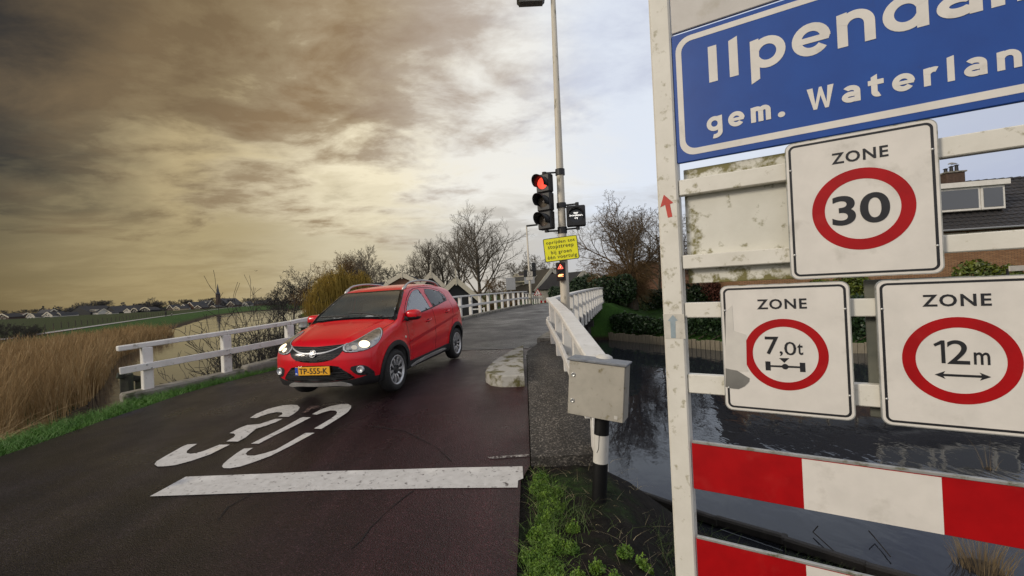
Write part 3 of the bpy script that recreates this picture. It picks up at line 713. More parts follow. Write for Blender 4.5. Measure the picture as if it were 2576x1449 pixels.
def surface_nets(fn, x0, x1, y0, y1, z0, z1, h):
    X = np.arange(x0, x1 + h, h); Y = np.arange(y0, y1 + h, h); Z = np.arange(z0, z1 + h, h)
    G = np.stack(np.meshgrid(X, Y, Z, indexing='ij'), -1); D = fn(G[..., 0], G[..., 1], G[..., 2]); s = D < 0
    nx, ny, nz = [n - 1 for n in D.shape]
    cnt = np.zeros((nx, ny, nz), np.int8)
    for a in (0, 1):
        for b in (0, 1):
            for c in (0, 1): cnt += s[a:nx + a, b:ny + b, c:nz + c]
    act = (cnt > 0) & (cnt < 8); idx = -np.ones(act.shape, np.int64); ii = np.argwhere(act); idx[act] = np.arange(len(ii))
    acc = np.zeros((len(ii), 3)); num = np.zeros(len(ii))
    cor = [(a, b, c) for a in (0, 1) for b in (0, 1) for c in (0, 1)]
    Dc = {c: D[ii[:, 0] + c[0], ii[:, 1] + c[1], ii[:, 2] + c[2]] for c in cor}
    for p in cor:
        for ax in range(3):
            if p[ax] == 0:
                q = list(p); q[ax] = 1; q = tuple(q); da, db = Dc[p], Dc[q]; m_ = (da < 0) != (db < 0)
                t = np.where(m_, da / np.where(m_, da - db, 1), 0); pt = np.repeat(np.array(p, float)[None], len(ii), 0); pt[:, ax] = t
                acc[m_] += pt[m_]; num[m_] += 1
    V = (ii + acc / num[:, None]) * h + np.array([x0, y0, z0])
    quads = []
    for ax in range(3):
        o = [(1, 2), (2, 0), (0, 1)][ax]
        sl0 = [slice(None)] * 3; sl1 = [slice(None)] * 3; sl0[ax] = slice(0, -1); sl1[ax] = slice(1, None)
        ch = s[tuple(sl0)] != s[tuple(sl1)]; e = np.argwhere(ch); flip = s[tuple(sl0)][ch]
        ok = (e[:, o[0]] > 0) & (e[:, o[1]] > 0) & (e[:, o[0]] < act.shape[o[0]]) & (e[:, o[1]] < act.shape[o[1]]); e = e[ok]; flip = flip[ok]
        def g(da, db):
            k = e.copy(); k[:, o[0]] += da; k[:, o[1]] += db; return idx[k[:, 0], k[:, 1], k[:, 2]]
        q = np.stack([g(-1, -1), g(0, -1), g(0, 0), g(-1, 0)], 1); q[~flip] = q[~flip][:, ::-1]; quads.append(q)
    return V, np.concatenate(quads)
def grad(fn, P, e=1e-3):
    x, y, z = P.T
    g = np.stack([fn(x + e, y, z) - fn(x - e, y, z), fn(x, y + e, z) - fn(x, y - e, z), fn(x, y, z + e) - fn(x, y, z - e)], 1)
    return g / (np.linalg.norm(g, axis=1, keepdims=True) + 1e-12)
def inside(P, poly):
    x, y = P[:, 0], P[:, 1]; r = np.zeros(len(P), bool); n = len(poly)
    for i in range(n):
        (xa, ya), (xb, yb) = poly[i], poly[(i + 1) % n]
        if ya == yb: continue
        c = ((ya > y) != (yb > y)) & (x < (xb - xa) * (y - ya) / (yb - ya) + xa); r ^= c
    return r
def dense(poly, h):
    out = []
    for i in range(len(poly)):
        a, b = np.array(poly[i], float), np.array(poly[(i + 1) % len(poly)], float); n = max(1, int(math.ceil(np.linalg.norm(b - a) / h)))
        out += [tuple(a + (b - a) * k / n) for k in range(n)]
    return out
def smooth_poly(poly, it=2):
    p = [np.array(q, float) for q in poly]
    for _ in range(it):
        r = []
        for i in range(len(p)):
            a, b = p[i], p[(i + 1) % len(p)]; r += [a * .75 + b * .25, a * .25 + b * .75]
        p = r
    return [tuple(q) for q in p]
def cdt(polys, h):
    """fill outline(s) (first = outer, rest = holes) with a triangle net of spacing h"""
    V = []; E = []
    for p in polys:
        d = dense(p, h); b = len(V); V += d; E += [(b + i, b + (i + 1) % len(d)) for i in range(len(d))]
    o = np.array(polys[0]); xs = np.arange(o[:, 0].min() + h * .3, o[:, 0].max(), h); ys = np.arange(o[:, 1].min() + h * .3, o[:, 1].max(), h)
    g = np.stack(np.meshgrid(xs, ys), -1).reshape(-1, 2); k = inside(g, polys[0])
    for q in polys[1:]: k &= ~inside(g, q)
    g = g[k]
    if len(g):
        B = np.array(V); dd = np.min(np.linalg.norm(g[:, None] - B[None], axis=2), 1); g = g[dd > h * .45]
    V += [tuple(q) for q in g]
    r = geometry.delaunay_2d_cdt([Vector(v) for v in V], E, [], 0, 1e-6)
    vo = np.array([tuple(v) for v in r[0]]); fo = np.array([tuple(f) for f in r[2]])
    c = vo[fo].mean(1); k = inside(c, polys[0])
    for q in polys[1:]: k &= ~inside(c, q)
    return vo, fo[k]
def bis(fn, A, B):
    """A outside, B inside -> surface points"""
    a = A.copy(); b = B.copy()
    for _ in range(26):
        m_ = (a + b) / 2; s = (fn(m_[:, 0], m_[:, 1], m_[:, 2]) < 0)[:, None]; b = np.where(s, m_, b); a = np.where(s, a, m_)
    return b
fsolid = lambda x, y, z: car_f(x, y, z, False)
def project(vo, how):
    u, w = vo[:, 0], vo[:, 1]; one = np.ones(len(vo))
    if how == 'side': A = np.stack([u, one * 1.1, w], 1); B = np.stack([u, one * .15, w], 1)
    elif how == 'front': A = np.stack([one * -.4, u, w], 1); B = np.stack([one * .9, u, w], 1)
    elif how == 'rear': A = np.stack([one * 4.2, u, w], 1); B = np.stack([one * 2.8, u, w], 1)
    elif how == 'top': A = np.stack([u, w, one * 1.8], 1); B = np.stack([u, w, one * .5], 1)
    elif how == 'diag':
        k = .7071; A = np.stack([u * k - .9 * k, u * k + .9 * k, w], 1); B = np.stack([u * k + .35 * k, u * k - .35 * k, w], 1)
    return bis(fsolid, A, B)
def shell(name, polys, how, off, mat, parent, h=.03, mirror=False, base=-.006, smooth=True):
    vo, fo = cdt(polys, h); P = project(vo, how); Nn = grad(fsolid, P); T = P + Nn * off
    n = len(T)
    e = {}
    for f in fo:
        for i in range(3):
            a, b = int(f[i]), int(f[(i + 1) % 3]); e[(a, b)] = 1
    bd = [(a, b) for (a, b) in e if (b, a) not in e]
    used = sorted({a for q in bd for a in q}); k_ = len(used); mp = {a: n + i for i, a in enumerate(used)}
    V = np.concatenate([T, T[used], (P + Nn * base)[used]]); tris = [tuple(f) for f in fo]; quads = [(mp[a], mp[b], mp[b] + k_, mp[a] + k_) for a, b in bd]
    # orient outward
    c = np.cross(T[fo[:, 1]] - T[fo[:, 0]], T[fo[:, 2]] - T[fo[:, 0]]); s = np.sum(c * Nn[fo[:, 0]]) < 0
    if s != mirror and False: pass
    if s: tris = [t[::-1] for t in tris]; quads = [q[::-1] for q in quads]
    if mirror: V = V * [1, -1, 1]; tris = [t[::-1] for t in tris]; quads = [q[::-1] for q in quads]
    V = np.concatenate([V[:n], V[n:]])
    o = npmesh(name, V, quads, tris, mat, parent, False)
    fl = np.zeros(len(o.data.polygons), bool); fl[len(quads):] = smooth; o.data.polygons.foreach_set('use_smooth', fl)
    return o

def glass_mat(name, sky_sheen, gloss, trans):
    mt = bpy.data.materials.new(name); mt.use_nodes = True; N = mt.node_tree.nodes; L = mt.node_tree.links; N.clear()
    o = N.new('ShaderNodeOutputMaterial'); t = N.new('ShaderNodeBsdfTransparent'); g = N.new('ShaderNodeBsdfGlossy'); d = N.new('ShaderNodeBsdfDiffuse'); m1 = N.new('ShaderNodeMixShader'); m2 = N.new('ShaderNodeMixShader')
    fr = N.new('ShaderNodeFresnel'); fr.inputs[0].default_value = 1.5
    t.inputs[0].default_value = (*trans, 1); d.inputs[0].default_value = (*sky_sheen, 1); g.inputs['Roughness'].default_value = .03; m1.inputs[0].default_value = .16  # diffuse share paints a soft sky reflection into the glass colour
    ad = N.new('ShaderNodeMath'); ad.operation = 'MULTIPLY_ADD'; ad.inputs[1].default_value = 1.0; ad.inputs[2].default_value = gloss; L.new(fr.outputs[0], ad.inputs[0])
    L.new(t.outputs[0], m1.inputs[1]); L.new(d.outputs[0], m1.inputs[2]); L.new(ad.outputs[0], m2.inputs[0]); L.new(m1.outputs[0], m2.inputs[1]); L.new(g.outputs[0], m2.inputs[2])
    L.new(m2.outputs[0], o.inputs[0]); return mt

def build_car():
    root = empty('red_car')
    tag(root, 'red five-door hatchback with silver roof rails driving off the bridge, headlights lit', 'car')
    RED = pmat('car_red', (.66, .002, .013), (.58, .002, .011), 3, .30, coat=.4, spec=.4, c3=(.40, .014, .016), s3=5, t3=(.55, .85), rvar=.06)
    BLK = pmat('car_black_plastic', (.012, .012, .013), (.02, .02, .021), 30, .55, .15, 400)
    GLB = pmat('car_gloss_black', (.006, .006, .007), rough=.12)
    SIL = pmat('car_silver', (.52, .51, .49), (.44, .43, .41), 20, .38, metal=.6)
    CHR = pmat('car_chrome', (.52, .53, .55), rough=.34, metal=.45)
    RUB = pmat('car_tyre', (.012, .012, .012), (.022, .021, .02), 25, .8, .2, 200)
    RIM = pmat('car_rim_silver', (.62, .62, .62), (.54, .54, .54), 10, .35, metal=.6)
    RIMD = pmat('car_rim_dark', (.02, .02, .022), rough=.4)
    INT = pmat('car_interior', (.045, .045, .047), (.065, .065, .067), 30, .8)
    SEAM = pmat('car_seam', (.012, .002, .002), rough=.9)
    LAMP = pmat('car_lamp_lit', (1, .9, .7), emit=(1.0, .76, .44), estr=1.3)
    REFL = pmat('car_lamp_reflector', (.50, .49, .47), (.22, .22, .22), 22, .25, metal=.9)
    AMB = pmat('car_indicator', (.65, .6, .5), rough=.2)
    RTL = pmat('car_tail_lamp', (.35, .005, .008), rough=.15, coat=1)
    GW = glass_mat('car_windscreen_glass', (.48, .53, .51), .34, (.80, .87, .84))
    GS = glass_mat('car_side_glass', (.40, .45, .45), .22, (.62, .70, .68))
    GD = glass_mat('car_privacy_glass', (.01, .01, .012), .03, (.10, .11, .12))
    # body shell
    h = .0135
    V, Q = surface_nets(car_full, -.05, 3.75, -h * 1.5, .88, .12, 1.56, h)
    for _ in range(3):                                  # pull the net exactly onto the surface
        x, y, z = V.T; d = car_full(x, y, z); g = grad(car_full, V); V = V - g * np.clip(d, -h, h)[:, None] * .8
    C = V[Q].mean(1); Cabs = C.copy(); Cabs[:, 1] = np.abs(C[:, 1])
    inner = car_f(*C.T, False) < -.022
    well = ~inner & (np.min([np.hypot(C[:, 0] - w, C[:, 2] - WHZ) for w in WHX], 0) < .352) & (C[:, 1] < .79) & (car_f(*C.T, False) < -.006)
    # window outlines
    FW = smooth_poly([(1.09, .985), (1.27, 1.12), (1.46, 1.25), (1.66, 1.345), (1.80, 1.383), (1.95, 1.390), (1.98, 1.378), (2.06, 1.055), (2.045, 1.04)], 1)
    RW = smooth_poly([(2.115, 1.392), (2.45, 1.375), (2.74, 1.325), (2.90, 1.262), (2.965, 1.185), (2.95, 1.150), (2.20, 1.062), (2.175, 1.08)], 1)
    WS_o = [(.895, 0), (.895, .2), (.90, .4), (.905, .6), (.915, .705), (.945, .73), (1.25, .66), (1.50, .583), (1.555, .556), (1.56, .50), (1.545, .3), (1.535, 0)]
    WS_o = WS_o + [(a, -b) for a, b in reversed(WS_o[1:-1])]
    ws_c = np.array([1.235, 0]); WS_i = [tuple(ws_c + (np.array(p) - ws_c) * (.88, .905)) for p in WS_o]
    BW = smooth_poly([(-.5, 1.10), (.5, 1.10), (.44, 1.36), (-.44, 1.36)], 2)
    sh = lambda p, k: [tuple(np.mean(p, 0) + (np.array(q) - np.mean(p, 0)) * k) for q in p]
    cut = inside(C[:, [0, 2]], sh(FW, .965)) | inside(C[:, [0, 2]], sh(RW, .965)) & (C[:, 2] < 1.6)
    cut &= (C[:, 1] > .35)
    cut |= inside(C[:, :2], sh(WS_o, .97)) & (C[:, 2] > .93) & (C[:, 0] < 1.75)
    cut |= inside(C[:, 1:], sh(BW, .95)) & (C[:, 0] > 3.3)
    keep_out = ~cut & ~inner & ~well
    def half(sel, name, mat):
        q = Q[sel]; q = q[(V[q][:, :, 1] > -h * .35).all(1)]; u, inv = np.unique(q, return_inverse=True); v = V[u].copy(); q = inv.reshape(-1, 4)
        mid = np.abs(v[:, 1]) < h * .35; v[mid, 1] = 0; n = len(v); ids = np.full(n, -1); ids[~mid] = n + np.arange((~mid).sum()); ids[mid] = np.arange(n)[mid]
        vv = np.concatenate([v, v[~mid] * [1, -1, 1]]); qq = np.concatenate([q, ids[q[:, ::-1]]])
        return npmesh(name, vv, qq, None, mat, root, True)
    low = (C[:, 2] < .232) | ((C[:, 2] < .30) & (C[:, 0] < .42) & (C[:, 1] > .4))
    half(keep_out & low, 'underbody_cladding', BLK); half(keep_out & ~low, 'body', RED); half(inner & ~cut, 'cabin_lining', pmat('car_headlining', (.10, .10, .10), (.13, .13, .125), 20, .9)); 
    for wxp in WHX:
        q = Q[well & (np.abs(C[:, 0] - wxp) < .6)]; u_, inv = np.unique(q, return_inverse=True); q = inv.reshape(-1, 4)
        npmesh('wheel_well', V[u_], q, None, BLK, root, True); npmesh('wheel_well', V[u_] * [1, -1, 1], q[:, ::-1], None, BLK, root, True)
    # glazing
    wf = shell('windscreen', [WS_i], 'top', .002, GW, root, .05)
    shell('windscreen_border', [WS_o, WS_i], 'top', .004, GLB, wf, .03)
    for mir in (False, True):
        w1 = shell('door_window', [sh(FW, .96)], 'side', .001, GS, root, .05, mir); shell('window_seal', [FW, sh(FW, .955)], 'side', .003, GLB, w1, .03, mir)
        w2 = shell('rear_window', [sh(RW, .96)], 'side', .001, GD, root, .05, mir); shell('window_seal', [RW, sh(RW, .955)], 'side', .003, GLB, w2, .03, mir)
        shell('window_divider', [[(2.765, 1.325), (2.79, 1.32), (2.875, 1.145), (2.85, 1.14)]], 'side', .005, GLB, w2, .03, mir)
        shell('waist_trim', [[(1.10, .965), (2.06, 1.037), (2.95, 1.135), (2.94, 1.15), (2.06, 1.055), (1.10, .985)]], 'side', .006, BLK, root, .04, mir)
        shell('mirror_sail', [[(.985, .935), (1.20, .965), (1.235, 1.065), (1.11, .985)]], 'side', .005, BLK, root, .03, mir)
    shell('tailgate_window', [BW], 'rear', .002, GS, root, .06)
    # lower black cladding
    def arc(cx, cz, r, a0, a1, n=26): return [(cx + r * math.cos(rad(a0 + (a1 - a0) * k / n)), cz + r * math.sin(rad(a0 + (a1 - a0) * k / n))) for k in range(n + 1)]
    for mir in (False, True):
        for i, wxp in enumerate(WHX):
            shell('wheel_arch_trim', [arc(wxp, WHZ, .405, -12, 192) + arc(wxp, WHZ, .342, 192, -12)], 'side', .012, BLK, root, .03, mir, base=-.02)
        shell('sill_trim', [[(1.09, .20), (2.78, .20), (2.74, .335), (2.6, .335), (1.25, .315), (1.13, .33)]], 'side', .012, BLK, root, .05, mir, base=-.01)
        shell('sill_blade', [smooth_poly([(1.22, .235), (1.42, .285), (2.45, .30), (2.62, .265), (2.60, .245), (1.45, .238), (1.25, .215)], 1)], 'side', .024, SIL, root, .04, mir, base=.005)
        shell('rear_corner_trim', [[(3.50, .22), (3.53, .36), (3.60, .36), (3.60, .22)]], 'side', .008, BLK, root, .03, mir)
        # panel gaps
        def seam(pts, w=.0045):
            a = np.array(pts, float); t = np.gradient(a, axis=0); t /= np.linalg.norm(t, axis=1, keepdims=True); n_ = np.stack([-t[:, 1], t[:, 0]], 1)
            return [tuple(q) for q in (a + n_ * w)] + [tuple(q) for q in (a - n_ * w)[::-1]]
        shell('door_gap', [seam([(1.09, .965), (1.10, .92), (1.13, .8), (1.17, .6), (1.20, .45), (1.22, .36)])], 'side', .0008, SEAM, root, .04, mir)
        shell('door_gap', [seam([(2.11, 1.04), (2.16, .8), (2.15, .5), (2.14, .35)])], 'side', .0008, SEAM, root, .04, mir)
        shell('door_gap', [seam([(3.03, 1.15), (3.05, 1.0), (3.0, .78), (2.90, .66), (2.78, .5), (2.74, .36)])], 'side', .0008, SEAM, root, .04, mir)
        shell('door_gap', [seam([(1.05, .985), (1.25, 1.14), (1.44, 1.268), (1.64, 1.368), (1.82, 1.408), (2.1, 1.418), (2.45, 1.402), (2.76, 1.352), (2.93, 1.285), (3.02, 1.17)])], 'side', .0008, SEAM, root, .04, mir)
        shell('bonnet_gap', [seam([(.30, .62), (.5, .655), (.70, .69), (.85, .71), (.96, .715)], .004)], 'top', .0008, SEAM, root, .04, mir)
        for hx, hz in ((1.88, .855), (2.72, .935)):
            hd = shell('door_handle_recess', [ellipse(hx, hz, .055, .028, 20)], 'side', .0012, SEAM, root, .03, mir)
            y = float(project(np.array([[hx, hz]]), 'side')[0, 1]) * (-1 if mir else 1); sg = -1 if mir else 1
            MB().tube([(hx - .09, y - .004 * sg, hz - .012), (hx - .07, y + .028 * sg, hz), (hx + .05, y + .032 * sg, hz + .012), (hx + .085, y - .004 * sg, hz + .012)], [.012, .014, .014, .011], 8).build('door_handle', RED, root, True)
        sg = -1 if mir else 1
        ind = project(np.array([[1.045, .70]]), 'side')[0]
        MB().lathe([(.020, -.002), (.019, .005), (.012, .008), (0.001, .009)], (ind[0], ind[1] * sg, ind[2]), (0, sg, 0), 12).build('side_indicator', AMB, root, True)
    # front
    gr = smooth_poly([(-.43, .755), (-.25, .742), (0, .736), (.25, .742), (.43, .755), (.41, .68), (.34, .60), (.2, .553), (0, .54), (-.2, .553), (-.34, .60), (-.41, .68)], 1)
    gl = shell('grille', [gr], 'front', .003, GLB, root, .03)
    for k, zz in enumerate((.575, .595, .615, .635)):
        wv = .37 - .1 * (.635 - zz) / .06 * .9
        top = [(a, zz + .004 + .004 * math.sin(a * 95)) for a in np.linspace(-wv, wv, 60)]; bot = [(a, b - .006) for a, b in top[::-1]]
        shell('grille_slat', [top + bot], 'front', .009, BLK, gl, .05)
    for zz in (.695, .715, .733):
        shell('grille_slat', [[(-.39, zz + .012 * .8), (0, zz - .006), (.39, zz + .012 * .8), (.39, zz + .005 + .012), (0, zz + .001), (-.39, zz + .017)]], 'front', .008, BLK, gl, .05)
    cb = [(a, .651 + .105 * abs(a / .43) ** 2.4) for a in np.linspace(-.43, .43, 30)]
    th = lambda a: .003 + .010 * (1 - abs(a / .43)) ** .8
    cp_ = project(np.array(cb), 'front'); cp_ = cp_ + grad(fsolid, cp_) * .008; MB().tube(cp_, [th(a) * 1.25 + .002 for a, b in cb], 10).build('grille_chrome_bar', CHR, gl, True)
    bc = project(np.array([[0., .652]]), 'front')[0]; bn = grad(fsolid, bc[None])[0]
    bd = MB().lathe([(.047, 0), (.052, .010), (.047, .015), (.042, .010), (.042, 0)], bc + bn * .012, bn, 28).build('badge', CHR, gl, True)
    MB().lathe([(.043, .002), (.001, .003)], bc + bn * .014, bn, 20).build('badge_back', GLB, bd)
    bu = Vector((0, 1, 0)); bw = Vector(np.cross(bn, (0, 1, 0))) * (1 if np.cross(bn, (0, 1, 0))[2] > 0 else -1)
    bolt = [(-.085, -.006), (-.02, -.006), (.02, -.006 + .012), (.03, .004), (.085, .006), (.085, .009), (.012, .016), (-.022, .004), (-.03, .006), (-.085, -.002)]
    bolt = [(-.075, .003), (-.012, .014), (.034, .017), (-.006, -.004), (.075, -.003), (.012, -.014), (-.034, -.017), (.006, .004)]
    MB().prism(bolt, Vector(bc + bn * .030), bu, bw, Vector(bn) * .006).build('badge_bolt', CHR, bd)
    lg = smooth_poly([(-.335, .498), (0, .505), (.335, .498), (.42, .43), (.52, .345), (.54, .30), (0, .285), (-.54, .30), (-.52, .345), (-.42, .43)], 1)
    lo = shell('lower_grille', [lg], 'front', .002, GLB, root, .03)
    for zz in (.325, .345, .365, .40):
        wv = .50 - (zz - .325) * 1.1
        shell('lower_grille_slat', [[(-wv, zz), (wv, zz), (wv, zz + .009), (-wv, zz + .009)]], 'front', .012, BLK, lo, .05)
    bl = [(-.76, .175), (.76, .175), (.765, .36), (.70, .345), (.60, .315), (.50, .30), (.3, .29), (0, .286), (-.3, .29), (-.50, .30), (-.60, .315), (-.70, .345), (-.765, .36)]
    shell('lower_bumper', [[(a, b) for a, b in bl]], 'front', .010, BLK, root, .04, base=-.01)
    sk = smooth_poly([(-.50, .228), (-.38, .284), (-.28, .278), (0, .270), (.28, .278), (.38, .284), (.50, .228), (.42, .216), (.30, .236), (0, .228), (-.30, .236), (-.42, .216)], 1)
    shell('skid_plate', [sk], 'front', .017, SIL, root, .03, base=.004)
    for mir in (False, True):
        sg = -1 if mir else 1
        fp = smooth_poly([(.485, .462), (.60, .480), (.68, .462), (.735, .39), (.745, .345), (.62, .335), (.545, .365)], 1)
        fo = shell('fog_lamp_pod', [fp], 'front', .004, BLK, root, .025, mir)
        c = project(np.array([[.615, .422]]), 'front')[0]; nn = np.array([-1., .12, 0]); nn /= np.linalg.norm(nn); c = c * [1, sg, 1]; nn = nn * [1, sg, 1]
        MB().lathe([(.047, -.02), (.047, .022), (.040, .026), (.038, .018), (.001, .010)], c, nn, 20).build('fog_lamp', CHR, fo, True)
        hlp = smooth_poly([(.325, .655), (.335, .735), (.48, .775), (.62, .822), (.78, .872), (.90, .905), (.915, .875), (.875, .815), (.80, .745), (.72, .695), (.60, .655), (.45, .640)], 1)
        hl = shell('headlamp', [hlp], 'diag', .004, GLB, root, .025, mir)
        shell('headlamp_reflector', [sh(hlp, .86)], 'diag', .007, REFL, hl, .025, mir)
        shell('headlamp_bulb', [ellipse(.60, .728, .066, .042, 24)], 'diag', .010, LAMP, hl, .025, mir)
        shell('headlamp_bulb', [ellipse(.475, .700, .034, .026, 20)], 'diag', .010, LAMP if mir else AMB, hl, .025, mir)
        shell('headlamp_edge', [sh(hlp, .95), sh(hlp, .885)], 'diag', .009, CHR, hl, .025, mir)
        tl = smooth_poly([(3.40, 1.16), (3.46, 1.14), (3.56, .93), (3.55, .86), (3.42, .88), (3.36, .95)], 1)
        shell('tail_lamp', [tl], 'side', .004, RTL, root, .03, mir)
        # door mirror
        def fm(x, y, z):
            q = np.sqrt(((x - 1.21) / .095) ** 2 + ((y - .872) / .11) ** 2 + ((z - 1.015) / .078) ** 2 + 1e-9); q4 = (np.abs((x - 1.21) / .095) ** 2.6 + np.abs((y - .872) / .112) ** 3.2 + np.abs((z - 1.015) / .08) ** 3.0) ** (1 / 3.) - 1
            return q4 * .08
        mv, mq = surface_nets(fm, 1.08, 1.35, .74, 1.03, .9, 1.13, .012)
        cz = mv[mq].mean(1); up_ = cz[:, 2] > .985 - .12 * (cz[:, 1] - .885) * 0
        mv = mv * [1, sg, 1]; mq = mq if not mir else mq[:, ::-1]
        mo = npmesh('mirror_cap', mv, mq[up_], None, RED, root, True); npmesh('mirror_base', mv, mq[~up_], None, BLK, mo, True)
        MB().tube([(1.10, .74 * sg, .97), (1.16, .80 * sg, .96), (1.205, .85 * sg, .975)], [.05, .035, .03], 10).build('mirror_arm', BLK, mo, True)
        # roof rail
        rr = [(1.58, 1.395), (1.68, 1.475), (1.85, 1.522), (2.2, 1.540), (2.6, 1.520), (2.88, 1.475), (3.0, 1.415)]
        X = np.linspace(1.58, 3.0, 24); Zr = np.interp(X, *hermite([a for a, b in rr], [b for a, b in rr]))
        yy = [.545 - .03 * ((q - 2.2) / .9) ** 2 for q in X]
        pts = [(a, b * sg, c) for a, b, c in zip(X, yy, Zr)]
        MB().tube(pts, [.028] * 2 + [.017] * (len(pts) - 4) + [.028] * 2, 10).build('roof_rail', SIL, root, True)
    # plate
    pc = project(np.array([[0., .435]]), 'front')[0]; po = Vector((pc[0] - .03, -.26, .385))
    YEL = pmat('plate_yellow', (.85, .42, .02), (.80, .40, .02), 40, .45)
    pl = MB().obox(po + Vector((.006, .26, .055)), (.006, 0, 0), (0, .26, 0), (0, 0, .055), .004).build('number_plate', YEL, root)
    # facing the camera the car's left is picture right, so text runs along +y
    fr_ = (po + Vector((-.0015, 0, 0)), Vector((0, 1, 0)), Vector((0, 0, 1)), Vector((-1, 0, 0)))
    INK = pmat('plate_ink', (.01, .01, .01), rough=.5)
    place_text('plate_text', 'TP-555-K', .1, (.062, .018, .490, .092), fr_, INK, pl, bold=.0008)
    BLU = pmat('plate_blue', (.02, .07, .45), rough=.4)
    bs = MB().obox(po + Vector((-.0008, .024, .055)), (.0012, 0, 0), (0, .022, 0), (0, 0, .052)).build('plate_strip', BLU, pl)
    fr2 = (po + Vector((-.003, 0, 0)), Vector((0, 1, 0)), Vector((0, 0, 1)), Vector((-1, 0, 0)))
    WHT = pmat('plate_white', (.8, .8, .8), rough=.5); place_text('plate_strip_text', 'NL', .03, (.008, .014, .040, .034), fr2, WHT, bs, bold=.001)
    # wheels
    def wheel(cx, sg):
        w = empty('wheel'); w.parent = root; w.location = (cx, .705 * sg, WHZ - .018)
        MB().lathe([(.205, -.09), (.255, -.095), (.288, -.075), (.300, -.04), (.300, .04), (.288, .075), (.265, .092), (.225, .094), (.203, .082), (.200, .02), (.200, -.09)], (0, 0, 0), (0, sg, 0), 48).build('tyre', RUB, w, True)
        MB().lathe([(.200, -.06), (.198, .02), (.190, .035), (.06, .02), (.001, .03)], (0, 0, 0), (0, sg, 0), 40).build('rim_barrel', RIMD, w, True)
        MB().lathe([(.190, .055), (.206, .082), (.212, .086), (.206, .090), (.192, .086), (.186, .058)], (0, 0, 0), (0, sg, 0), 48).build('rim_lip', RIM, w, True)
        for k in range(5):
            for s_ in (-1, 1):
                a = rad(72 * k + 90); b = a + s_ * rad(17); a1 = a + s_ * rad(24)
                P = lambda r, t, hh: (r * math.cos(t), hh * sg, r * math.sin(t))
                mb = MB()
                inn = [P(.045, a - .25 * s_ * 0 + s_ * rad(4) * 0 + s_ * rad(28), .052), P(.045, a - s_ * rad(2) * 0 + s_ * rad(-2), .052)]
                r0, r1 = .045, .196
                v = []
                for r_, w0, w1, hh in ((r0, 2, 40, .050), (.10, 9, 24, .070), (.15, 13, 24.5, .078), (r1, 14, 23.5, .074)):
                    v += [P(r_, a + s_ * rad(w0), hh), P(r_, a + s_ * rad(w1), hh), P(r_, a + s_ * rad(w1), hh - .03), P(r_, a + s_ * rad(w0), hh - .03)]
                f = []
                for i in range(3):
                    for j in range(4): f.append((i * 4 + j, i * 4 + (j + 1) % 4, i * 4 + 4 + (j + 1) % 4, i * 4 + 4 + j))
                mb.add(v, f); mb.build('spoke', RIM, w)
        MB().lathe([(.06, .03), (.055, .060), (.03, .064), (.001, .066)], (0, 0, 0), (0, sg, 0), 20).build('hub_cap', RIMD, w, True)
        return w
    for cx in WHX:
        for sg in (1, -1): wheel(cx, sg)
    # cabin: seats, dashboard, wheel
    for sy in (.34, -.34):
        for bx in (1.95, 2.75):
            o = MB(); o.obox((bx - .2, sy, .66), (.25, 0, 0), (0, .23, 0), (0, 0, .07), .05); o.obox((bx + .12, sy, .93), (.06, 0, .05 * 0), (0, .22, 0), (.09, 0, .27), .05)
            s_ = o.build('seat', INT, root); MB().obox((bx + .24, sy, 1.27), (.04, 0, 0), (0, .12, 0), (.02, 0, .08), .03).build('headrest', INT, s_)
    MB().obox((1.28, 0, .93), (.17, 0, 0), (0, .66, 0), (-.06, 0, .08), .05).build('dashboard', INT, root)
    t = [Vector((1.55 - .06 * math.sin(a), .36 + .18 * math.cos(a), .98 + .17 * math.sin(a))) for a in np.linspace(0, 2 * math.pi, 25)]
    MB().tube(t, .016, 8, False).build('steering_wheel', INT, root, True)
    MB().obox((1.42, 0, 1.30), (.01, 0, 0), (0, .11, 0), (0, 0, .03), .008).build('rear_view_mirror', GLB, root)
    for (a, b) in (((.945, .50), (1.02, -.10)), ((.94, -.08), (1.0, -.60))):
        P = project(np.array([np.array(a) + (np.array(b) - np.array(a)) * t_ for t_ in np.linspace(0, 1, 8)]), 'top') + [0, 0, .018]
        MB().tube(P, .009, 6).build('wiper', BLK, root)
    MB().tube([(2.95, 0, 1.46), (3.12, 0, 1.62)], [.008, .004], 6).build('aerial', BLK, root)
    return root
CAR_P = (-2.44840923, 6.36563569, 0.262, -0.23813528, -0.03201735, 0.02060747)
def place_car(root):
    tx, ty, tz, yaw, pitch, roll = CAR_P
    fwd = Vector((math.sin(yaw) * math.cos(pitch), -math.cos(yaw) * math.cos(pitch), math.sin(pitch)))
    left = Vector((math.cos(yaw), math.sin(yaw), 0)).normalized(); upv = fwd.cross(left)
    l2 = left * math.cos(roll) + upv * math.sin(roll); u2 = fwd.cross(l2)
    m_ = Matrix.Identity(4)
    for i in range(3): m_[i][0], m_[i][1], m_[i][2] = -fwd[i], l2[i], u2[i]
    o = Vector((tx, ty, tz)) + fwd * .74
    for i in range(3): m_[i][3] = o[i]
    root.matrix_world = m_
car = build_car(); place_car(car)

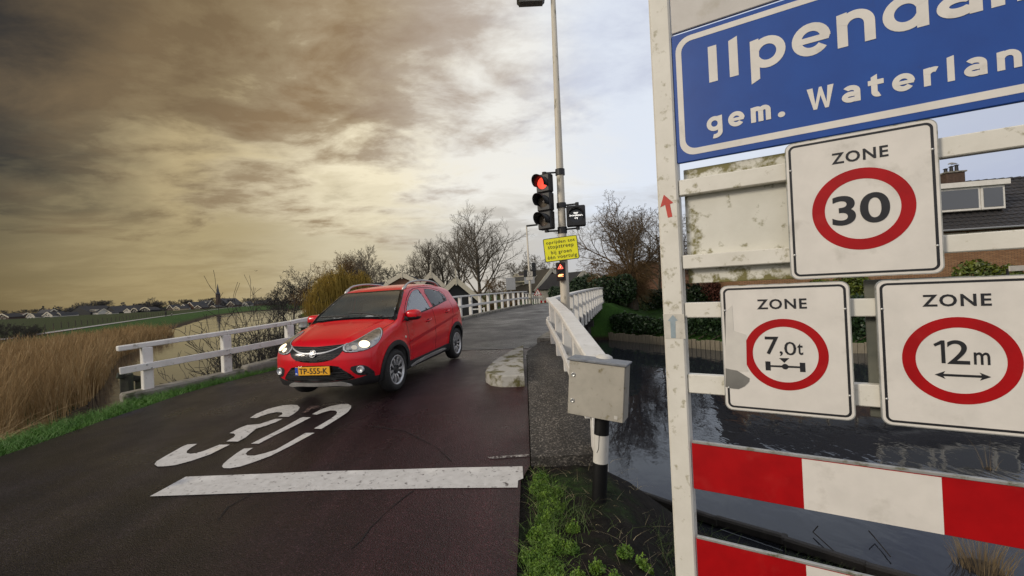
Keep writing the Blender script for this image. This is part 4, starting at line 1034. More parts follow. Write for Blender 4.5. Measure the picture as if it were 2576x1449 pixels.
# ------------------------------------------------------------------ place-name sign frame on the right
SU = Vector((.856, -.517, 0)).normalized(); SN = Vector((-SU.y, SU.x, 0)); SN = -SN if SN.y > 0 else SN      # sign runs along SU, faces SN
S0 = Vector((1.225, 1.94, 0))
UP = Vector((0, 0, 1))
def sg(px, py, depth=0.0):
    """picture point -> (u, z) on the sign plane moved `depth` towards the viewer"""
    d = Vector(ray(px, py)); c = Vector((0, 0, EYE)); p0 = S0 + SN * depth
    t = (p0 - c).dot(SN) / d.dot(SN); p = c + d * t; return ((p - p0).dot(SU), p.z)
def sP(u, z, depth=0.0): return S0 + SN * depth + SU * u + UP * z
c6 = lambda x, y: ((2400 + x / 1.3174) / 1.4907, (y / 1.3174) / 1.4907)
c7 = lambda x, y: ((2400 + x / 1.2493) / 1.4907, (1000 + y / 1.2493) / 1.4907)
ALW = pmat('painted_aluminium_dirty', (.74, .71, .63), (.66, .63, .55), 6, .42, .05, 80, c3=(.30, .27, .16), s3=22, t3=(.59, .72))
ALM = pmat('mossy_white_panel', (.68, .66, .58), (.60, .58, .50), 5, .45, .05, 80, c3=(.17, .15, .045), s3=17, t3=(.50, .62))
FOIL_W = pmat('sign_foil_white', (.74, .70, .64), (.67, .635, .58), 9, .38, .05, 700, c3=(.43, .40, .34), s3=5, t3=(.58, .8))
FOIL_R = pmat('sign_foil_red', (.40, .004, .006), (.33, .003, .005), 9, .4, spec=.3, c3=(.42, .022, .02), s3=7, t3=(.55, .8))
FOIL_B = pmat('sign_foil_blue', (.008, .066, .32), (.007, .055, .28), 6, .4, .04, 700, c3=(.02, .05, .20), s3=12, t3=(.64, .85))
FOIL_K = pmat('sign_foil_black', (.012, .012, .014), (.02, .02, .022), 20, .4)
EDGE = pmat('sign_edge_aluminium', (.42, .42, .40), (.32, .32, .29), 20, .45, metal=.4, c3=(.14, .13, .06), s3=20, t3=(.55, .7))
RIV = pmat('rivet', (.5, .5, .48), rough=.35, metal=.8)
def edge_moss():
    # algae that has crept in from the edges of the board
    nt = ALM.node_tree; N = nt.nodes; L = nt.links; tc = N.new('ShaderNodeTexCoord'); sp = N.new('ShaderNodeSeparateXYZ'); L.new(tc.outputs['Generated'], sp.inputs[0])
    def mth(op, a, b=None):
        n = N.new('ShaderNodeMath'); n.operation = op
        for i, v in enumerate((a, b)):
            if v is None: continue
            if isinstance(v, (int, float)): n.inputs[i].default_value = v
            else: L.new(v, n.inputs[i])
        return n.outputs[0]
    e = mth('MAXIMUM', mth('ABSOLUTE', mth('MULTIPLY_ADD', sp.outputs[0], 2.0)), 0.0); ex = mth('ABSOLUTE', mth('SUBTRACT', mth('MULTIPLY', sp.outputs[0], 1.7), .85)); ez = mth('ABSOLUTE', mth('SUBTRACT', mth('MULTIPLY', sp.outputs[2], 2.0), 1.0))
    m_ = mth('POWER', mth('MAXIMUM', ex, ez), 3.0)
    for n in [n for n in N if n.type == 'MIX']:
        src = n.inputs[0].links[0].from_node                      # the ramp over the moss noise
        nz = src.inputs[0].links[0].from_socket; a = mth('ADD', nz, mth('MULTIPLY', mth('SUBTRACT', m_, .45), .26)); L.new(a, src.inputs[0])
edge_moss()
fr = lambda dep: (sP(0, 0, dep), SU, UP, SN)
sf = empty('sign_frame', sP(*sg(1720, 1449), 0) * 1.0); sf.location.z = -.15
tag(sf, 'white painted aluminium frame carrying the blue place-name sign, with a big square post', 'sign frame')
def loc(v): return Vector(v) - sf.location
def fbox(u0, z0, u1, z1, d0, d1, name, mat, parent, bev=.004):
    a, b = sP(u0, z0, d0), sP(u1, z1, d1); c = (a + b) / 2 - (sf.location if parent is sf else Vector())
    return MB().obox(c, SU * (u1 - u0) / 2, SN * (d1 - d0) / 2, UP * (z1 - z0) / 2, bev).build(name, mat, parent)
pu0 = sg(1664, 724)[0]; pu1 = sg(1718, 724)[0]
fbox(pu0 + .004, -.35, pu1, 3.1, -.085, .012, 'post', ALW, sf, .008)
UR = 1.9                                                      # right end of the frame, outside the picture
fbox(UR, -.35, UR + .11, 3.1, -.085, .012, 'post', ALW, sf, .008)
def zz(pt, dep=0.0): return sg(*pt, dep)[1]
for (a, b, nm) in ((c6(190, 890), c6(190, 967), 'rail'), (c6(205, 1262), c6(205, 1330), 'rail'), (c7(205, 170), c7(205, 240), 'rail'), (c7(222, 505), c7(226, 592), 'rail')):
    fbox(pu1 + .001, zz(b), UR, zz(a), -.05, -.004, nm, ALW, sf, .004)
# grimy back board of a smaller sign behind the rails
fbox(pu1 + .02, zz(c6(215, 1402)), sg(*c6(900, 1000))[0], zz(c6(190, 832)), -.066, -.054, 'back_board', ALM, sf, .003)
fbox(sg(*c7(1078, 400))[0], zz(c7(1090, 720)), sg(*c7(1600, 400))[0], zz(c7(1090, 62)), -.075, -.056, 'back_board', pmat('dark_sign_back', (.10, .105, .085), (.15, .15, .12), 10, .6), sf, .003)
# upper white board over the blue sign
fbox(pu1 + .004, zz((1690, 86)), UR, 3.05, -.02, .0, 'top_board', pmat('white_board', (.58, .55, .51), (.52, .49, .45), 10, .45, c3=(.40, .36, .28), s3=6, t3=(.6, .8)), sf, .003)

# blue sign
bl0 = sg(1696, 250)[0]; bz1 = zz((1690, 92)); bz0 = zz((1707, 411)); 
blue = fbox(bl0, bz0, UR - .005, bz1, -.022, .0, 'place_sign', FOIL_B, None, .003)
tag(blue, 'large blue place-name sign reading Ilpendam, gem. Waterland, with white border', 'sign')
bz0_, bz1_ = bz0 + .022, bz1 - .018
bl = sg(*c6(187, 500))[0]; th = sg(*c6(215, 500))[0] - bl
o_ = rrect(bl, bz0 + .030, UR - .03, bz1 - .022, .07, 8); i_ = rrect(bl + th, bz0 + .030 + th * 1.15, UR - .03 - th, bz1 - .022 - th, .05, 8)
flat_ring(o_, i_, fr(0), .0012, 'border', FOIL_W, blue)
# lettering, glyph boxes measured on the sign
def c2(x, y): return ((2420 + x / 2.2643) / 1.4907, (y / 2.2643) / 1.4907)
capb = zz(c2(575, 695)); capt = zz(c2(562, 392))
xb = None
def letter(pts_kind, u0, u1, z0, z1, name='letter'):
    B = MB(); w = u1 - u0; h = z1 - z0
    for poly in pts_kind: B.prism([(u0 + x * w, z0 + y * h) for x, y in poly], sP(0, 0, .0002), SU, UP, SN * .0012)
    return B.build(name, FOIL_W, blue)
def U(x, y): return sg(*c6(x, y))[0]
letter([[(0, 0), (1, 0), (1, 1), (0, 1)]], U(338, 310), U(381, 310), capb, capt)
letter([[(0, 0), (1, 0), (1, 1.0), (0, .93)]], U(440, 290), U(484, 290), capb, capt + .012)
xh = zz(c6(660, 190)); 
LH = capt - capb
# round letters built from ring segments so that the strokes keep the sign's even bold weight
def ringseg(cx, cz, rx, rz, t, a0, a1, n=26):
    A = [(cx + rx * math.cos(rad(a0 + (a1 - a0) * k / n)), cz + rz * math.sin(rad(a0 + (a1 - a0) * k / n))) for k in range(n + 1)]
    B_ = [(cx + (rx - t) * math.cos(rad(a0 + (a1 - a0) * k / n)), cz + (rz - t) * math.sin(rad(a0 + (a1 - a0) * k / n))) for k in range(n + 1)]
    return A, B_
def word(s, u, zb, xh_, asc, t, parent, gap, wide=1.0, name='letter'):
    """even bold sans letters: zb baseline, xh_ x-height, asc ascender height, t stroke"""
    r = xh_ / 2; rx = r * .98 * wide
    for ch in s:
        B = MB(); lay = [0]
        def lo_():
            lay[0] += 1; return sP(0, 0, .0002 + .0004 * lay[0])
        def seg(cx, cz, RX, RZ, a0, a1):
            A, Bq = ringseg(cx, cz, RX, RZ, t, a0, a1); k = len(A); o = lo_()
            v = [o + SU * p[0] + UP * p[1] + SN * e for e in (0, .0012) for p in A + Bq]; f = []
            for i in range(k - 1):
                f += [(i, i + 1, k + i + 1, k + i), (2 * k + i, 3 * k + i, 3 * k + i + 1, 2 * k + i + 1), (i, 2 * k + i, 2 * k + i + 1, i + 1), (k + i, k + i + 1, 3 * k + i + 1, 3 * k + i)]
            f += [(0, k, 3 * k, 2 * k), (k - 1, 3 * k - 1, 4 * k - 1, 2 * k - 1)]
            B.add(v, f)
        def bar(*pts): B.prism(pts, lo_(), SU, UP, SN * .0012)
        cz = zb + r
        if ch == 'p': bar((u, zb - .42 * xh_), (u + t, zb - .30 * xh_), (u + t, zb + xh_), (u, zb + xh_ * .97)); seg(u + rx * .98, cz, rx, r, -158, 158); w = rx * 2
        elif ch == 'd': bar((u + 2 * rx - t, zb), (u + 2 * rx, zb), (u + 2 * rx, zb + asc), (u + 2 * rx - t, zb + asc * .94)); seg(u + rx * 1.02, cz, rx, r, 22, 338); w = rx * 2
        elif ch == 'g': bar((u + 2 * rx - t, zb - .12 * xh_), (u + 2 * rx, zb - .12 * xh_), (u + 2 * rx, zb + xh_), (u + 2 * rx - t, zb + xh_ * .97)); seg(u + rx * 1.02, cz, rx, r, 22, 338); seg(u + rx, zb - .10 * xh_, rx, r * .82, -105, 0); w = rx * 2
        elif ch == 'e': seg(u + rx, cz, rx, r, 0, 322); bar((u + t * .6, cz - t * .42), (u + 2 * rx - t * .2, cz - t * .42), (u + 2 * rx, cz + t * .3), (u + t * .6, cz + t * .3)); w = rx * 2
        elif ch == 'n': bar((u, zb), (u + t, zb), (u + t, zb + xh_), (u, zb + xh_ * .97)); seg(u + rx * .9, zb + xh_ - rx * .9, rx * .9, rx * .9, 0, 165); bar((u + rx * 1.8 - t, zb), (u + rx * 1.8, zb), (u + rx * 1.8, zb + xh_ - rx * .9), (u + rx * 1.8 - t, zb + xh_ - rx * .9)); w = rx * 1.8
        elif ch == 'm':
            q = rx * .72; bar((u, zb), (u + t, zb), (u + t, zb + xh_), (u, zb + xh_ * .97))
            for k in (0, 1):
                x0 = u + k * (2 * q - t); seg(x0 + q, zb + xh_ - q, q, q, 0, 165); bar((x0 + 2 * q - t, zb), (x0 + 2 * q, zb), (x0 + 2 * q, zb + xh_ - q), (x0 + 2 * q - t, zb + xh_ - q))
            w = 4 * q - t
        elif ch == 'a':
            q = rx * .9; seg(u + q, zb + xh_ - q * .86, q, q * .86, 0, 140); bar((u + 2 * q - t, zb), (u + 2 * q, zb), (u + 2 * q, zb + xh_ - q * .86), (u + 2 * q - t, zb + xh_ - q * .86)); seg(u + q * .96, zb + r * .62, q * .96, r * .64, 30, 330); w = 2 * q
        elif ch == 't': bar((u + t * .5, zb + r * .5), (u + t * 1.5, zb + r * .5), (u + t * 1.5, zb + asc * .96), (u + t * .5, zb + asc * .86)); bar((u, zb + xh_ - t), (u + t * 2.5, zb + xh_ - t), (u + t * 2.5, zb + xh_), (u, zb + xh_)); seg(u + t * .5 + r * .62, zb + r * .6, r * .62, r * .6, 180, 292); w = t * 2.5
        elif ch == 'r': bar((u, zb), (u + t, zb), (u + t, zb + xh_), (u, zb + xh_ * .97)); seg(u + rx * .86, zb + xh_ - rx * .86, rx * .86, rx * .86, 62, 165); w = rx * 1.22
        elif ch == 'l': bar((u, zb), (u + t, zb), (u + t, zb + asc), (u, zb + asc * .95)); w = t
        elif ch == '.': B.prism(ellipse(u + t * .75, zb + t * .55, t * .7, t * .62, 16), lo_(), SU, UP, SN * .0012); w = t * 1.5
        elif ch == 'W':
            w = rx * 2.75
            bar((u, zb + asc * .97), (u + t * 1.05, zb + asc * .97), (u + w * .30, zb + t * 1.2), (u + w * .46, zb + asc * .97), (u + w * .56, zb + asc * .97), (u + w * .72, zb + t * 1.2), (u + w - t * 1.05, zb + asc * .97), (u + w, zb + asc * .97), (u + w * .79, zb), (u + w * .655, zb), (u + w * .505, zb + asc * .6), (u + w * .36, zb), (u + w * .225, zb))
        elif ch == ' ': w = rx * .9; u += w + gap; continue
        B.build(name, FOIL_W, parent); u += w + gap
    return u
t_ = U(592, 300) - U(548, 300)
word('pendam', U(546, 300), capb + .0, xh_=(zz(c6(640, 195)) - zz(c6(640, 348))) * 1.02, asc=LH, t=t_, parent=blue, gap=t_ * .62, wide=1.0)
t2 = U(640, 560) - U(618, 560)
zb2 = zz(c6(640, 590)); xh2 = zz(c6(640, 513)) - zb2
word('gem. Waterland', U(328, 600), zb2, xh2, xh2 * 1.38, xh2 * .285, blue, xh2 * .36)

def rivets(parent, pts, dep):
    for u, z in pts: MB().lathe([(.0052, 0), (.005, .002), (.003, .0035), (.0003, .004)], sP(u, z, dep), SN, 10).build('rivet', RIV, parent, True)
def zone_sign(u0, z0, u1, z1, dep, label, ring, inset=.030):
    r = .032
    s_ = MB().prism(rrect(u0, z0, u1, z1, r, 6), sP(0, 0, dep - .020), SU, UP, SN * .020).build('zone_sign', EDGE); tag(s_, label, 'sign', 'zone signs on the frame')
    MB().prism(rrect(u0 + .004, z0 + .004, u1 - .004, z1 - .004, r - .004, 6), sP(0, 0, dep), SU, UP, SN * .0010).build('face', FOIL_W, s_)
    flat_ring(rrect(u0 + .013, z0 + .013, u1 - .013, z1 - .013, .024, 6), rrect(u0 + .022, z0 + .022, u1 - .022, z1 - .022, .016, 6), fr(dep + .0012), .0006, 'border', FOIL_K, s_)
    cu, cz, R, r2 = ring
    flat_ring(ellipse(cu, cz, R, R, 64), ellipse(cu, cz, r2, r2, 64), fr(dep + .0012), .0008, 'red_ring', FOIL_R, s_)
    rivets(s_, [(u0 + .018, z0 + .18 * (z1 - z0)), (u0 + .018, z0 + .80 * (z1 - z0)), (u1 - .018, z0 + .18 * (z1 - z0)), (u1 - .018, z0 + .80 * (z1 - z0))], dep + .0015)
    return s_
def gbox(f, x0, y0, x1, y1, dep):
    """picture box of a text -> u,z box"""
    a = sg(*f(x0, y1), dep); b = sg(*f(x1, y0), dep); return (a[0], a[1], b[0], b[1])
D1 = .02
fz = lambda dep: (sP(0, 0, dep + .0012), SU, UP, SN)
# 30 zone
L_, R_ = sg(*c6(729, 1040), D1)[0], sg(*c6(1489, 980), D1)[0]; zt_ = zz(c6(735, 712), D1); zb_ = zz(c6(748, 1383), D1)
rc = sg(*c6(1108, 1028), D1); R1_ = (sg(*c6(1365, 1000), D1)[0] - sg(*c6(850, 1050), D1)[0]) / 2; R2_ = (sg(*c6(1293, 1000), D1)[0] - sg(*c6(915, 1050), D1)[0]) / 2
rcu = (sg(*c6(1365, 1000), D1)[0] + sg(*c6(850, 1050), D1)[0]) / 2
z30 = zone_sign(L_, zb_, R_, zt_, D1, 'white zone sign with red ring and black 30, uppermost of the three zone signs', (rcu, zz(c6(1108, 1030), D1), R1_, R2_))
W30 = R_ - L_; H30 = zt_ - zb_
zc30 = zz(c6(1108, 1030), D1)
place_text('zone_text', 'ZONE', .1, (rcu - W30 * .185, zz(c6(965, 812), D1), rcu + W30 * .185, zz(c6(965, 757), D1)), fz(D1), FOIL_K, z30, bold=.002, spacing=1.15)
place_text('number_text', '30', .2, (rcu - R2_ * .80, zc30 - R2_ * .50, rcu + R2_ * .72, zc30 + R2_ * .50), fz(D1), FOIL_K, z30, bold=.0035, res=10)
# 7.0 t zone, with the foil peeling at the left
L_, R_ = sg(*c7(388, 400), D1)[0], sg(*c7(997, 400), D1)[0]; zt_ = zz(c7(385, 90), D1); zb_ = zz(c7(400, 668), D1)
ra, rb = sg(*c7(885, 430), D1)[0], sg(*c7(488, 410), D1)[0]; r7 = (ra + rb) / 2; R7 = (ra - rb) / 2; r7i = (sg(*c7(835, 420), D1)[0] - sg(*c7(527, 405), D1)[0]) / 2; z7c = zz(c7(690, 412), D1)
z7 = zone_sign(L_, zb_, R_, zt_, D1, 'white zone sign with red ring, 7,0t and axle symbol, foil torn at left', (r7, z7c, R7, r7i))
W7 = R_ - L_
place_text('zone_text', 'ZONE', .1, (r7 - W7 * .20, zz(c7(560, 200), D1), r7 + W7 * .185, zz(c7(560, 153), D1)), fz(D1), FOIL_K, z7, bold=.002, spacing=1.15)
a = gbox(c7, 588, 328, 648, 410, D1); place_text('number_text', '7', .1, a, fz(D1), FOIL_K, z7, bold=.001)
a = gbox(c7, 655, 396, 668, 418, D1); place_text('number_text', ',', .1, a, fz(D1), FOIL_K, z7, bold=.001)
a = gbox(c7, 677, 352, 730, 414, D1); place_text('number_text', '0', .1, a, fz(D1), FOIL_K, z7, bold=.000)
a = gbox(c7, 738, 360, 762, 413, D1); place_text('number_text', 't', .1, a, fz(D1), FOIL_K, z7, bold=.001)
B = MB(); g7 = lambda x, y: sg(*c7(x, y), D1)
tri = [g7(651, 428), g7(676, 450), g7(700, 428)]; B.prism(tri, sP(0, 0, D1 + .0012), SU, UP, SN * .0008)
zc_ = g7(680, 468)[1]; ua, ub, uc = g7(600, 466)[0], g7(762, 473)[0], g7(680, 468)[0]; hh = (g7(600, 445)[1] - g7(600, 487)[1]) / 2
for uu in (ua, ub): B.prism([(uu - .010, zc_ - hh), (uu + .010, zc_ - hh), (uu + .010, zc_ + hh), (uu - .010, zc_ + hh)], sP(0, 0, D1 + .0012), SU, UP, SN * .0008)
B.build('axle_symbol', FOIL_K, z7)
B = MB(); B.prism([(ua + .010, zc_ - .004), (uc, zc_ - .0045), (ub - .010, zc_ - .004), (ub - .010, zc_ + .004), (uc, zc_ + .0045), (ua + .010, zc_ + .004)], sP(0, 0, D1 + .0011), SU, UP, SN * .0008); B.prism(ellipse(uc, zc_, .0125, .0125, 20), sP(0, 0, D1 + .0014), SU, UP, SN * .0008); B.build('axle_symbol', FOIL_K, z7)
# bare aluminium where the foil is gone, and the blank repair foil over it
BARE = pmat('bare_aluminium', (.33, .32, .29), (.25, .24, .22), 6, .35, metal=.5)
g = [g7(*p) for p in ((401, 475), (420, 480), (455, 486), (490, 508), (513, 522), (512, 538), (490, 560), (462, 573), (430, 570), (401, 562))]; MB().prism(g, sP(0, 0, D1 + .0024), SU, UP, SN * .0006).build('torn_patch', BARE, z7)
g = [g7(*p) for p in ((401, 210), (432, 180), (438, 280), (440, 300), (497, 318), (500, 470), (508, 490), (470, 490), (420, 480), (401, 475))]; MB().prism(g, sP(0, 0, D1 + .0018), SU, UP, SN * .0005).build('torn_patch', pmat('foil_backing', (.64, .61, .55), (.58, .55, .50), 14, .5), z7)
# 12 m zone
L_ = sg(*c7(1117, 400), D1)[0]; zt_ = zz(c7(1112, 64), D1); zb_ = zz(c7(1130, 738), D1)
ra, rb = sg(*c7(1797, 440), D1)[0], sg(*c7(1227, 425), D1)[0]; r12 = (ra + rb) / 2; R12 = (ra - rb) / 2; r12i = R12 * .757; z12c = zz(c7(1508, 440), D1)
R_ = L_ + 2 * (r12 - L_)
z12 = zone_sign(L_, zb_, R_, zt_, D1, 'white zone sign with red ring, 12m and double arrow, cut by the picture edge', (r12, z12c, R12, r12i)); W12 = R_ - L_
place_text('zone_text', 'ZONE', .1, (r12 - W12 * .205, zz(c7(1390, 187), D1), r12 + W12 * .195, zz(c7(1390, 130), D1)), fz(D1), FOIL_K, z12, bold=.002, spacing=1.15)
a = gbox(c7, 1378, 345, 1425, 450, D1); w1 = a[2] - a[0]; h1 = a[3] - a[1]; MB().prism([(a[2] - w1 * .34, a[1]), (a[2], a[1]), (a[2], a[3]), (a[2] - w1 * .30, a[3]), (a[0], a[3] - h1 * .17), (a[0] + w1 * .12, a[3] - h1 * .27), (a[2] - w1 * .34, a[3] - h1 * .17)], sP(0, 0, D1 + .0012), SU, UP, SN * .0015).build('number_text', FOIL_K, z12)
a = gbox(c7, 1440, 345, 1540, 455, D1); place_text('number_text', '2', .1, a, fz(D1), FOIL_K, z12, bold=.0005, res=8)
a = gbox(c7, 1565, 402, 1638, 458, D1); place_text('number_text', 'm', .1, a, fz(D1), FOIL_K, z12, bold=.0008)
zl, zrr = g7(1380, 505), g7(1645, 515); um = (zl[0] + zrr[0]) / 2; hw = (zrr[0] - zl[0]) / 2; zc_ = (zl[1] + zrr[1]) / 2; zc_ = zl[1]
ah = .030; B = MB(); B.prism([(um - hw, zc_), (um - hw + ah, zc_ - .015), (um - hw + ah * .82, zc_ - .0045), (um + hw - ah * .82, zc_ - .0045), (um + hw - ah, zc_ - .015), (um + hw, zc_), (um + hw - ah, zc_ + .015), (um + hw - ah * .82, zc_ + .0045), (um - hw + ah * .82, zc_ + .0045), (um - hw + ah, zc_ + .015)], sP(0, 0, D1 + .0012), SU, UP, SN * .0008).build('double_arrow', FOIL_K, z12)
# red and white boards
def rw_board(ptT, ptB, splits, label, z=None):
    zt, zb = zz(ptT, .004), zz(ptB, .004); u0 = pu1 + .006
    b_ = fbox(u0, zb, UR - .004, zt, -.014, .004, 'barrier_board', FOIL_R, None, .002); tag(b_, label, 'barrier board', 'red and white boards on the sign frame')
    c = MB().obox(sP((u0 + UR) / 2, zt + .007, .0), SU * (UR - u0 - .008) / 2, SN * .009, UP * .0065, .002).build('top_lip', EDGE, b_)
    us = [u0] + [sg(*s, .004)[0] for s in splits]; w = us[-1] - us[-2] if len(us) > 2 else us[1] - us[0]
    while us[-1] < UR: us.append(us[-1] + w)
    for k in range(1, len(us) - 1, 2): fbox(us[k], zb + .001, min(us[k + 1], UR - .006), zt - .004, .0041, .0052, 'white_stripe', FOIL_W, b_, 0)
    return b_
rw_board(c7(243, 826), c7(252, 1040), [c7(763, 1000), c7(1418, 1100)], 'upper red and white striped board low on the sign frame')
zt2 = zz(c7(258, 1270)); 
rw_board(c7(258, 1270), c7(262, 1490), [c7(779, 1420), c7(1440, 1500)], 'lower red and white striped board at the bottom edge of the picture')
# stickers on the post
PF = .0122
RA = pmat('sticker_red', (.55, .05, .03), (.45, .04, .03), 30, .5)
def sticker(name, label, pts, mat, f=c6):
    q = [sg(*f(*p), PF) for p in pts]; o = MB().prism(q, sP(0, 0, PF + .0005), SU, UP, SN * .0006).build(name, mat); tag(o, label, 'sticker'); return o
sticker('arrow_sticker', 'small red arrow sticker pointing up on the white sign post', [(118, 962), (165, 1002), (148, 1008), (160, 1070), (138, 1076), (124, 1012), (100, 1025)], RA)
st = sticker('arrow_sticker', 'faded square sticker with pale blue arrow on the white sign post', [(108, 222), (206, 222), (214, 338), (118, 338)], pmat('sticker_faded', (.60, .57, .50), (.50, .47, .40), 30, .5, c3=(.25, .23, .16), s3=30, t3=(.6, .7)), c7)
q = [sg(*c7(*p), PF) for p in ((154, 226), (177, 252), (166, 254), (168, 334), (146, 334), (142, 256), (131, 253))]; MB().prism(q, sP(0, 0, PF + .0015), SU, UP, SN * .0005).build('arrow', pmat('sticker_blue', (.33, .40, .43), (.24, .30, .33), 20, .5), st)

# ------------------------------------------------------------------ signal pole with street lamp
PY = 8.6
pb = at(1424, 850, PY); pb = Vector((pb.x, PY, -1.2)); ptop = at(1391.5, 0, PY)
POLE = pmat('white_pole_paint', (.60, .55, .45), (.50, .45, .36), 4, .5, .1, 60, c3=(.10, .09, .035), s3=7, t3=(.58, .68), stretch=(1, 1, .35))
DARK = pmat('signal_black', (.010, .010, .011), (.016, .016, .017), 12, .5, .08, 200)
px_at = lambda z: pb.x + (ptop.x - pb.x) * (z + 1.2) / (ptop.z + 1.2)
lp = empty('lamp_post', pb); tag(lp, 'tall white lamp post carrying the traffic signals at the bridge corner', 'lamp post')
MB().tube([(0, 0, 0), (px_at(1.85) - pb.x, 0, 3.05), (px_at(1.9) - pb.x, 0, 3.12), (px_at(4) - pb.x, 0, 5.2), (px_at(8.3) - pb.x, 0, 9.5)], [.094, .090, .084, .072, .043], 20).build('pole', POLE, lp, True)
ht = Vector((px_at(8.3), PY, 8.3)); la = at(1300, 0, PY); lb = at(1370, 0, PY)
MB().tube([ht - pb, Vector((lb.x, PY, 8.36)) - pb], .03, 10).build('lamp_arm', POLE, lp, True)
zb0 = at(1335, 8, PY).z
hd = MB().obox(Vector(((la.x + lb.x) / 2, PY, zb0 + .20)) - pb, ((lb.x - la.x) / 2, 0, 0), (0, .12, 0), (0, 0, .20), .04).build('lamp_head', pmat('lamp_head_grey', (.035, .035, .03), (.05, .05, .045), 10, .5), lp)
MB().obox(Vector(((la.x + lb.x) / 2, PY, zb0 - .005)) - pb, ((lb.x - la.x) / 2 * .86, 0, 0), (0, .09, 0), (0, 0, .012), .005).build('lamp_glass', pmat('lamp_glass', (.2, .2, .18), rough=.2), hd)
def c9(x, y): return ((1960 + x / 3.15) / 1.4907, (620 + y / 3.15) / 1.4907)
def clamp(z, dx, parent, org, yoff=0):
    p = Vector((px_at(z), PY, z)) - org
    B = MB(); B.lathe([(.086, -.05), (.092, -.05), (.092, .05), (.086, .05)], p, (0, 0, 1), 16); return B.build('clamp', DARK, parent)
# three-lamp traffic signal
RYG = [at(*c9(243, 215), PY), at(*c9(252, 435), PY), at(*c9(262, 650), PY)]
tn = Vector((-.60, -.80, 0)); tu = Vector((.80, -.60, 0))
zm = RYG[1].z; tcx = RYG[1].x + .02
ts = empty('traffic_signal', (tcx, PY, zm - .52)); tag(ts, 'black three-lamp traffic signal showing red on the lamp post', 'traffic light')
Ot = Vector((tcx, PY, zm - .52)); 
LIT = pmat('signal_red_lit', (.6, .03, .02), emit=(1.0, .055, .030), estr=1.5)
LIT2 = pmat('visor_red_glow', (.02, .012, .012), rough=.4)
OFFA = pmat('signal_lens_off', (.16, .135, .105), (.10, .085, .065), 60, .25)
sp_ = (RYG[0].z - RYG[2].z) / 2
for k, (zc, lens) in enumerate(((sp_, LIT), (0, OFFA), (-sp_, OFFA))):
    c = Vector((0, 0, .52 + zc))
    bx = MB().obox(c + tn * -.02, tu * .155, tn * .085, (0, 0, sp_ / 2 - .003), .02).build('lamp_housing', DARK, ts)
    MB().lathe([(.001, .022), (.06, .018), (.10, .006), (.115, 0)], c + tn * .066, tn, 24).build('lens', lens, bx, True)
    # visor : open tube cut away below
    V = []; F = []; nn = 26
    for i in range(nn + 1):
        a = rad(-32 + 244 * i / nn); e = tu * math.cos(a) + UP * math.sin(a)
        lng = .10 + .15 * (.5 + .5 * math.sin(a))
        for r_, l in ((.132, .0), (.135, lng), (.125, lng), (.122, .0)): V.append(c + tn * (.065 + l) + e * r_)
    for i in range(nn):
        for j in range(3): F.append((4 * i + j, 4 * i + j + 1, 4 * i + 5 + j, 4 * i + 4 + j))
    mesh('visor', V, F, DARK, bx, True)
for z in (sp_ * 1.5 + .03, -sp_ * 1.5 - .03):
    p = Vector((0, 0, .52 + z)); q = Vector((px_at(zm + z) - tcx, 0, .52 + z))
    MB().tube([p - tn * .02 - UP * .02 * (1 if z > 0 else -1), p - tn * .02 + UP * .02 * (1 if z > 0 else -1)], .045, 12).build('bracket_cap', DARK, ts)
    MB().tube([p - tn * .02, q], .018, 8).build('bracket', DARK, ts)
    MB().lathe([(.083, -.06), (.094, -.06), (.094, .06), (.083, .06)], q, (0, 0, 1), 18).build('clamp', DARK, ts)
# cyclists' signal
cc = at(*c9(630, 600), PY - .1); cw = .185; ch_ = .205
cn = Vector((-.16, -.987, 0)); cu_ = Vector((.987, -.16, 0))
cs = empty('cycle_signal', cc - UP * .2); tag(cs, 'square black signal box with lit white words for cyclists, right of the pole', 'traffic light')
Oc = cc - UP * .2
bx = MB().obox(UP * .2, cu_ * cw, cn * .07, UP * ch_, .02).build('lamp_housing', DARK, cs)
MB().lathe([(.001, .0), (.138, .0)], UP * .2 + cn * .0705, cn, 28).build('lens', pmat('dark_lens', (.008, .009, .012), rough=.12), bx)
V = []; F = []; nn = 28
for i in range(nn + 1):
    a = rad(-20 + 220 * i / nn); e = cu_ * math.cos(a) + UP * math.sin(a); lng = .05 + .10 * (.5 + .5 * math.sin(a))
    for r_, l in ((.150, .0), (.152, lng), (.142, lng), (.140, .0)): V.append(UP * .2 + cn * (.07 + l) + e * r_)
for i in range(nn):
    for j in range(3): F.append((4 * i + j, 4 * i + j + 1, 4 * i + 5 + j, 4 * i + 4 + j))
mesh('visor', V, F, DARK, bx, True)
LED = pmat('led_white', (1, 1, 1), emit=(1, .97, .90), estr=1.6)
fc = (UP * .2 + cn * .074, cu_, UP, cn)
place_text('lit_text', 'voor', .05, (-.045, .035, .045, .068), fc, LED, bx, bold=.0)
place_text('lit_text', '(brom)fietsers', .05, (-.125, -.018, .125, .024), fc, LED, bx, bold=.0)
place_text('lit_text', 'vrij', .05, (-.03, -.072, .03, -.03), fc, LED, bx, bold=.0)
for z in (.2 + ch_ + .035, .2 - ch_ - .035):
    q = Vector((px_at(Oc.z + z), PY, Oc.z + z)) - Oc
    MB().tube([Vector((0.03, 0, z)), q], .018, 8).build('bracket', DARK, cs); MB().tube([Vector((.03, 0, z - .03)), Vector((.03, 0, z + .03))], .036, 10).build('bracket_cap', DARK, cs)
    MB().lathe([(.083, -.05), (.095, -.05), (.095, .05), (.083, .05)], q, (0, 0, 1), 18).build('clamp', DARK, cs)
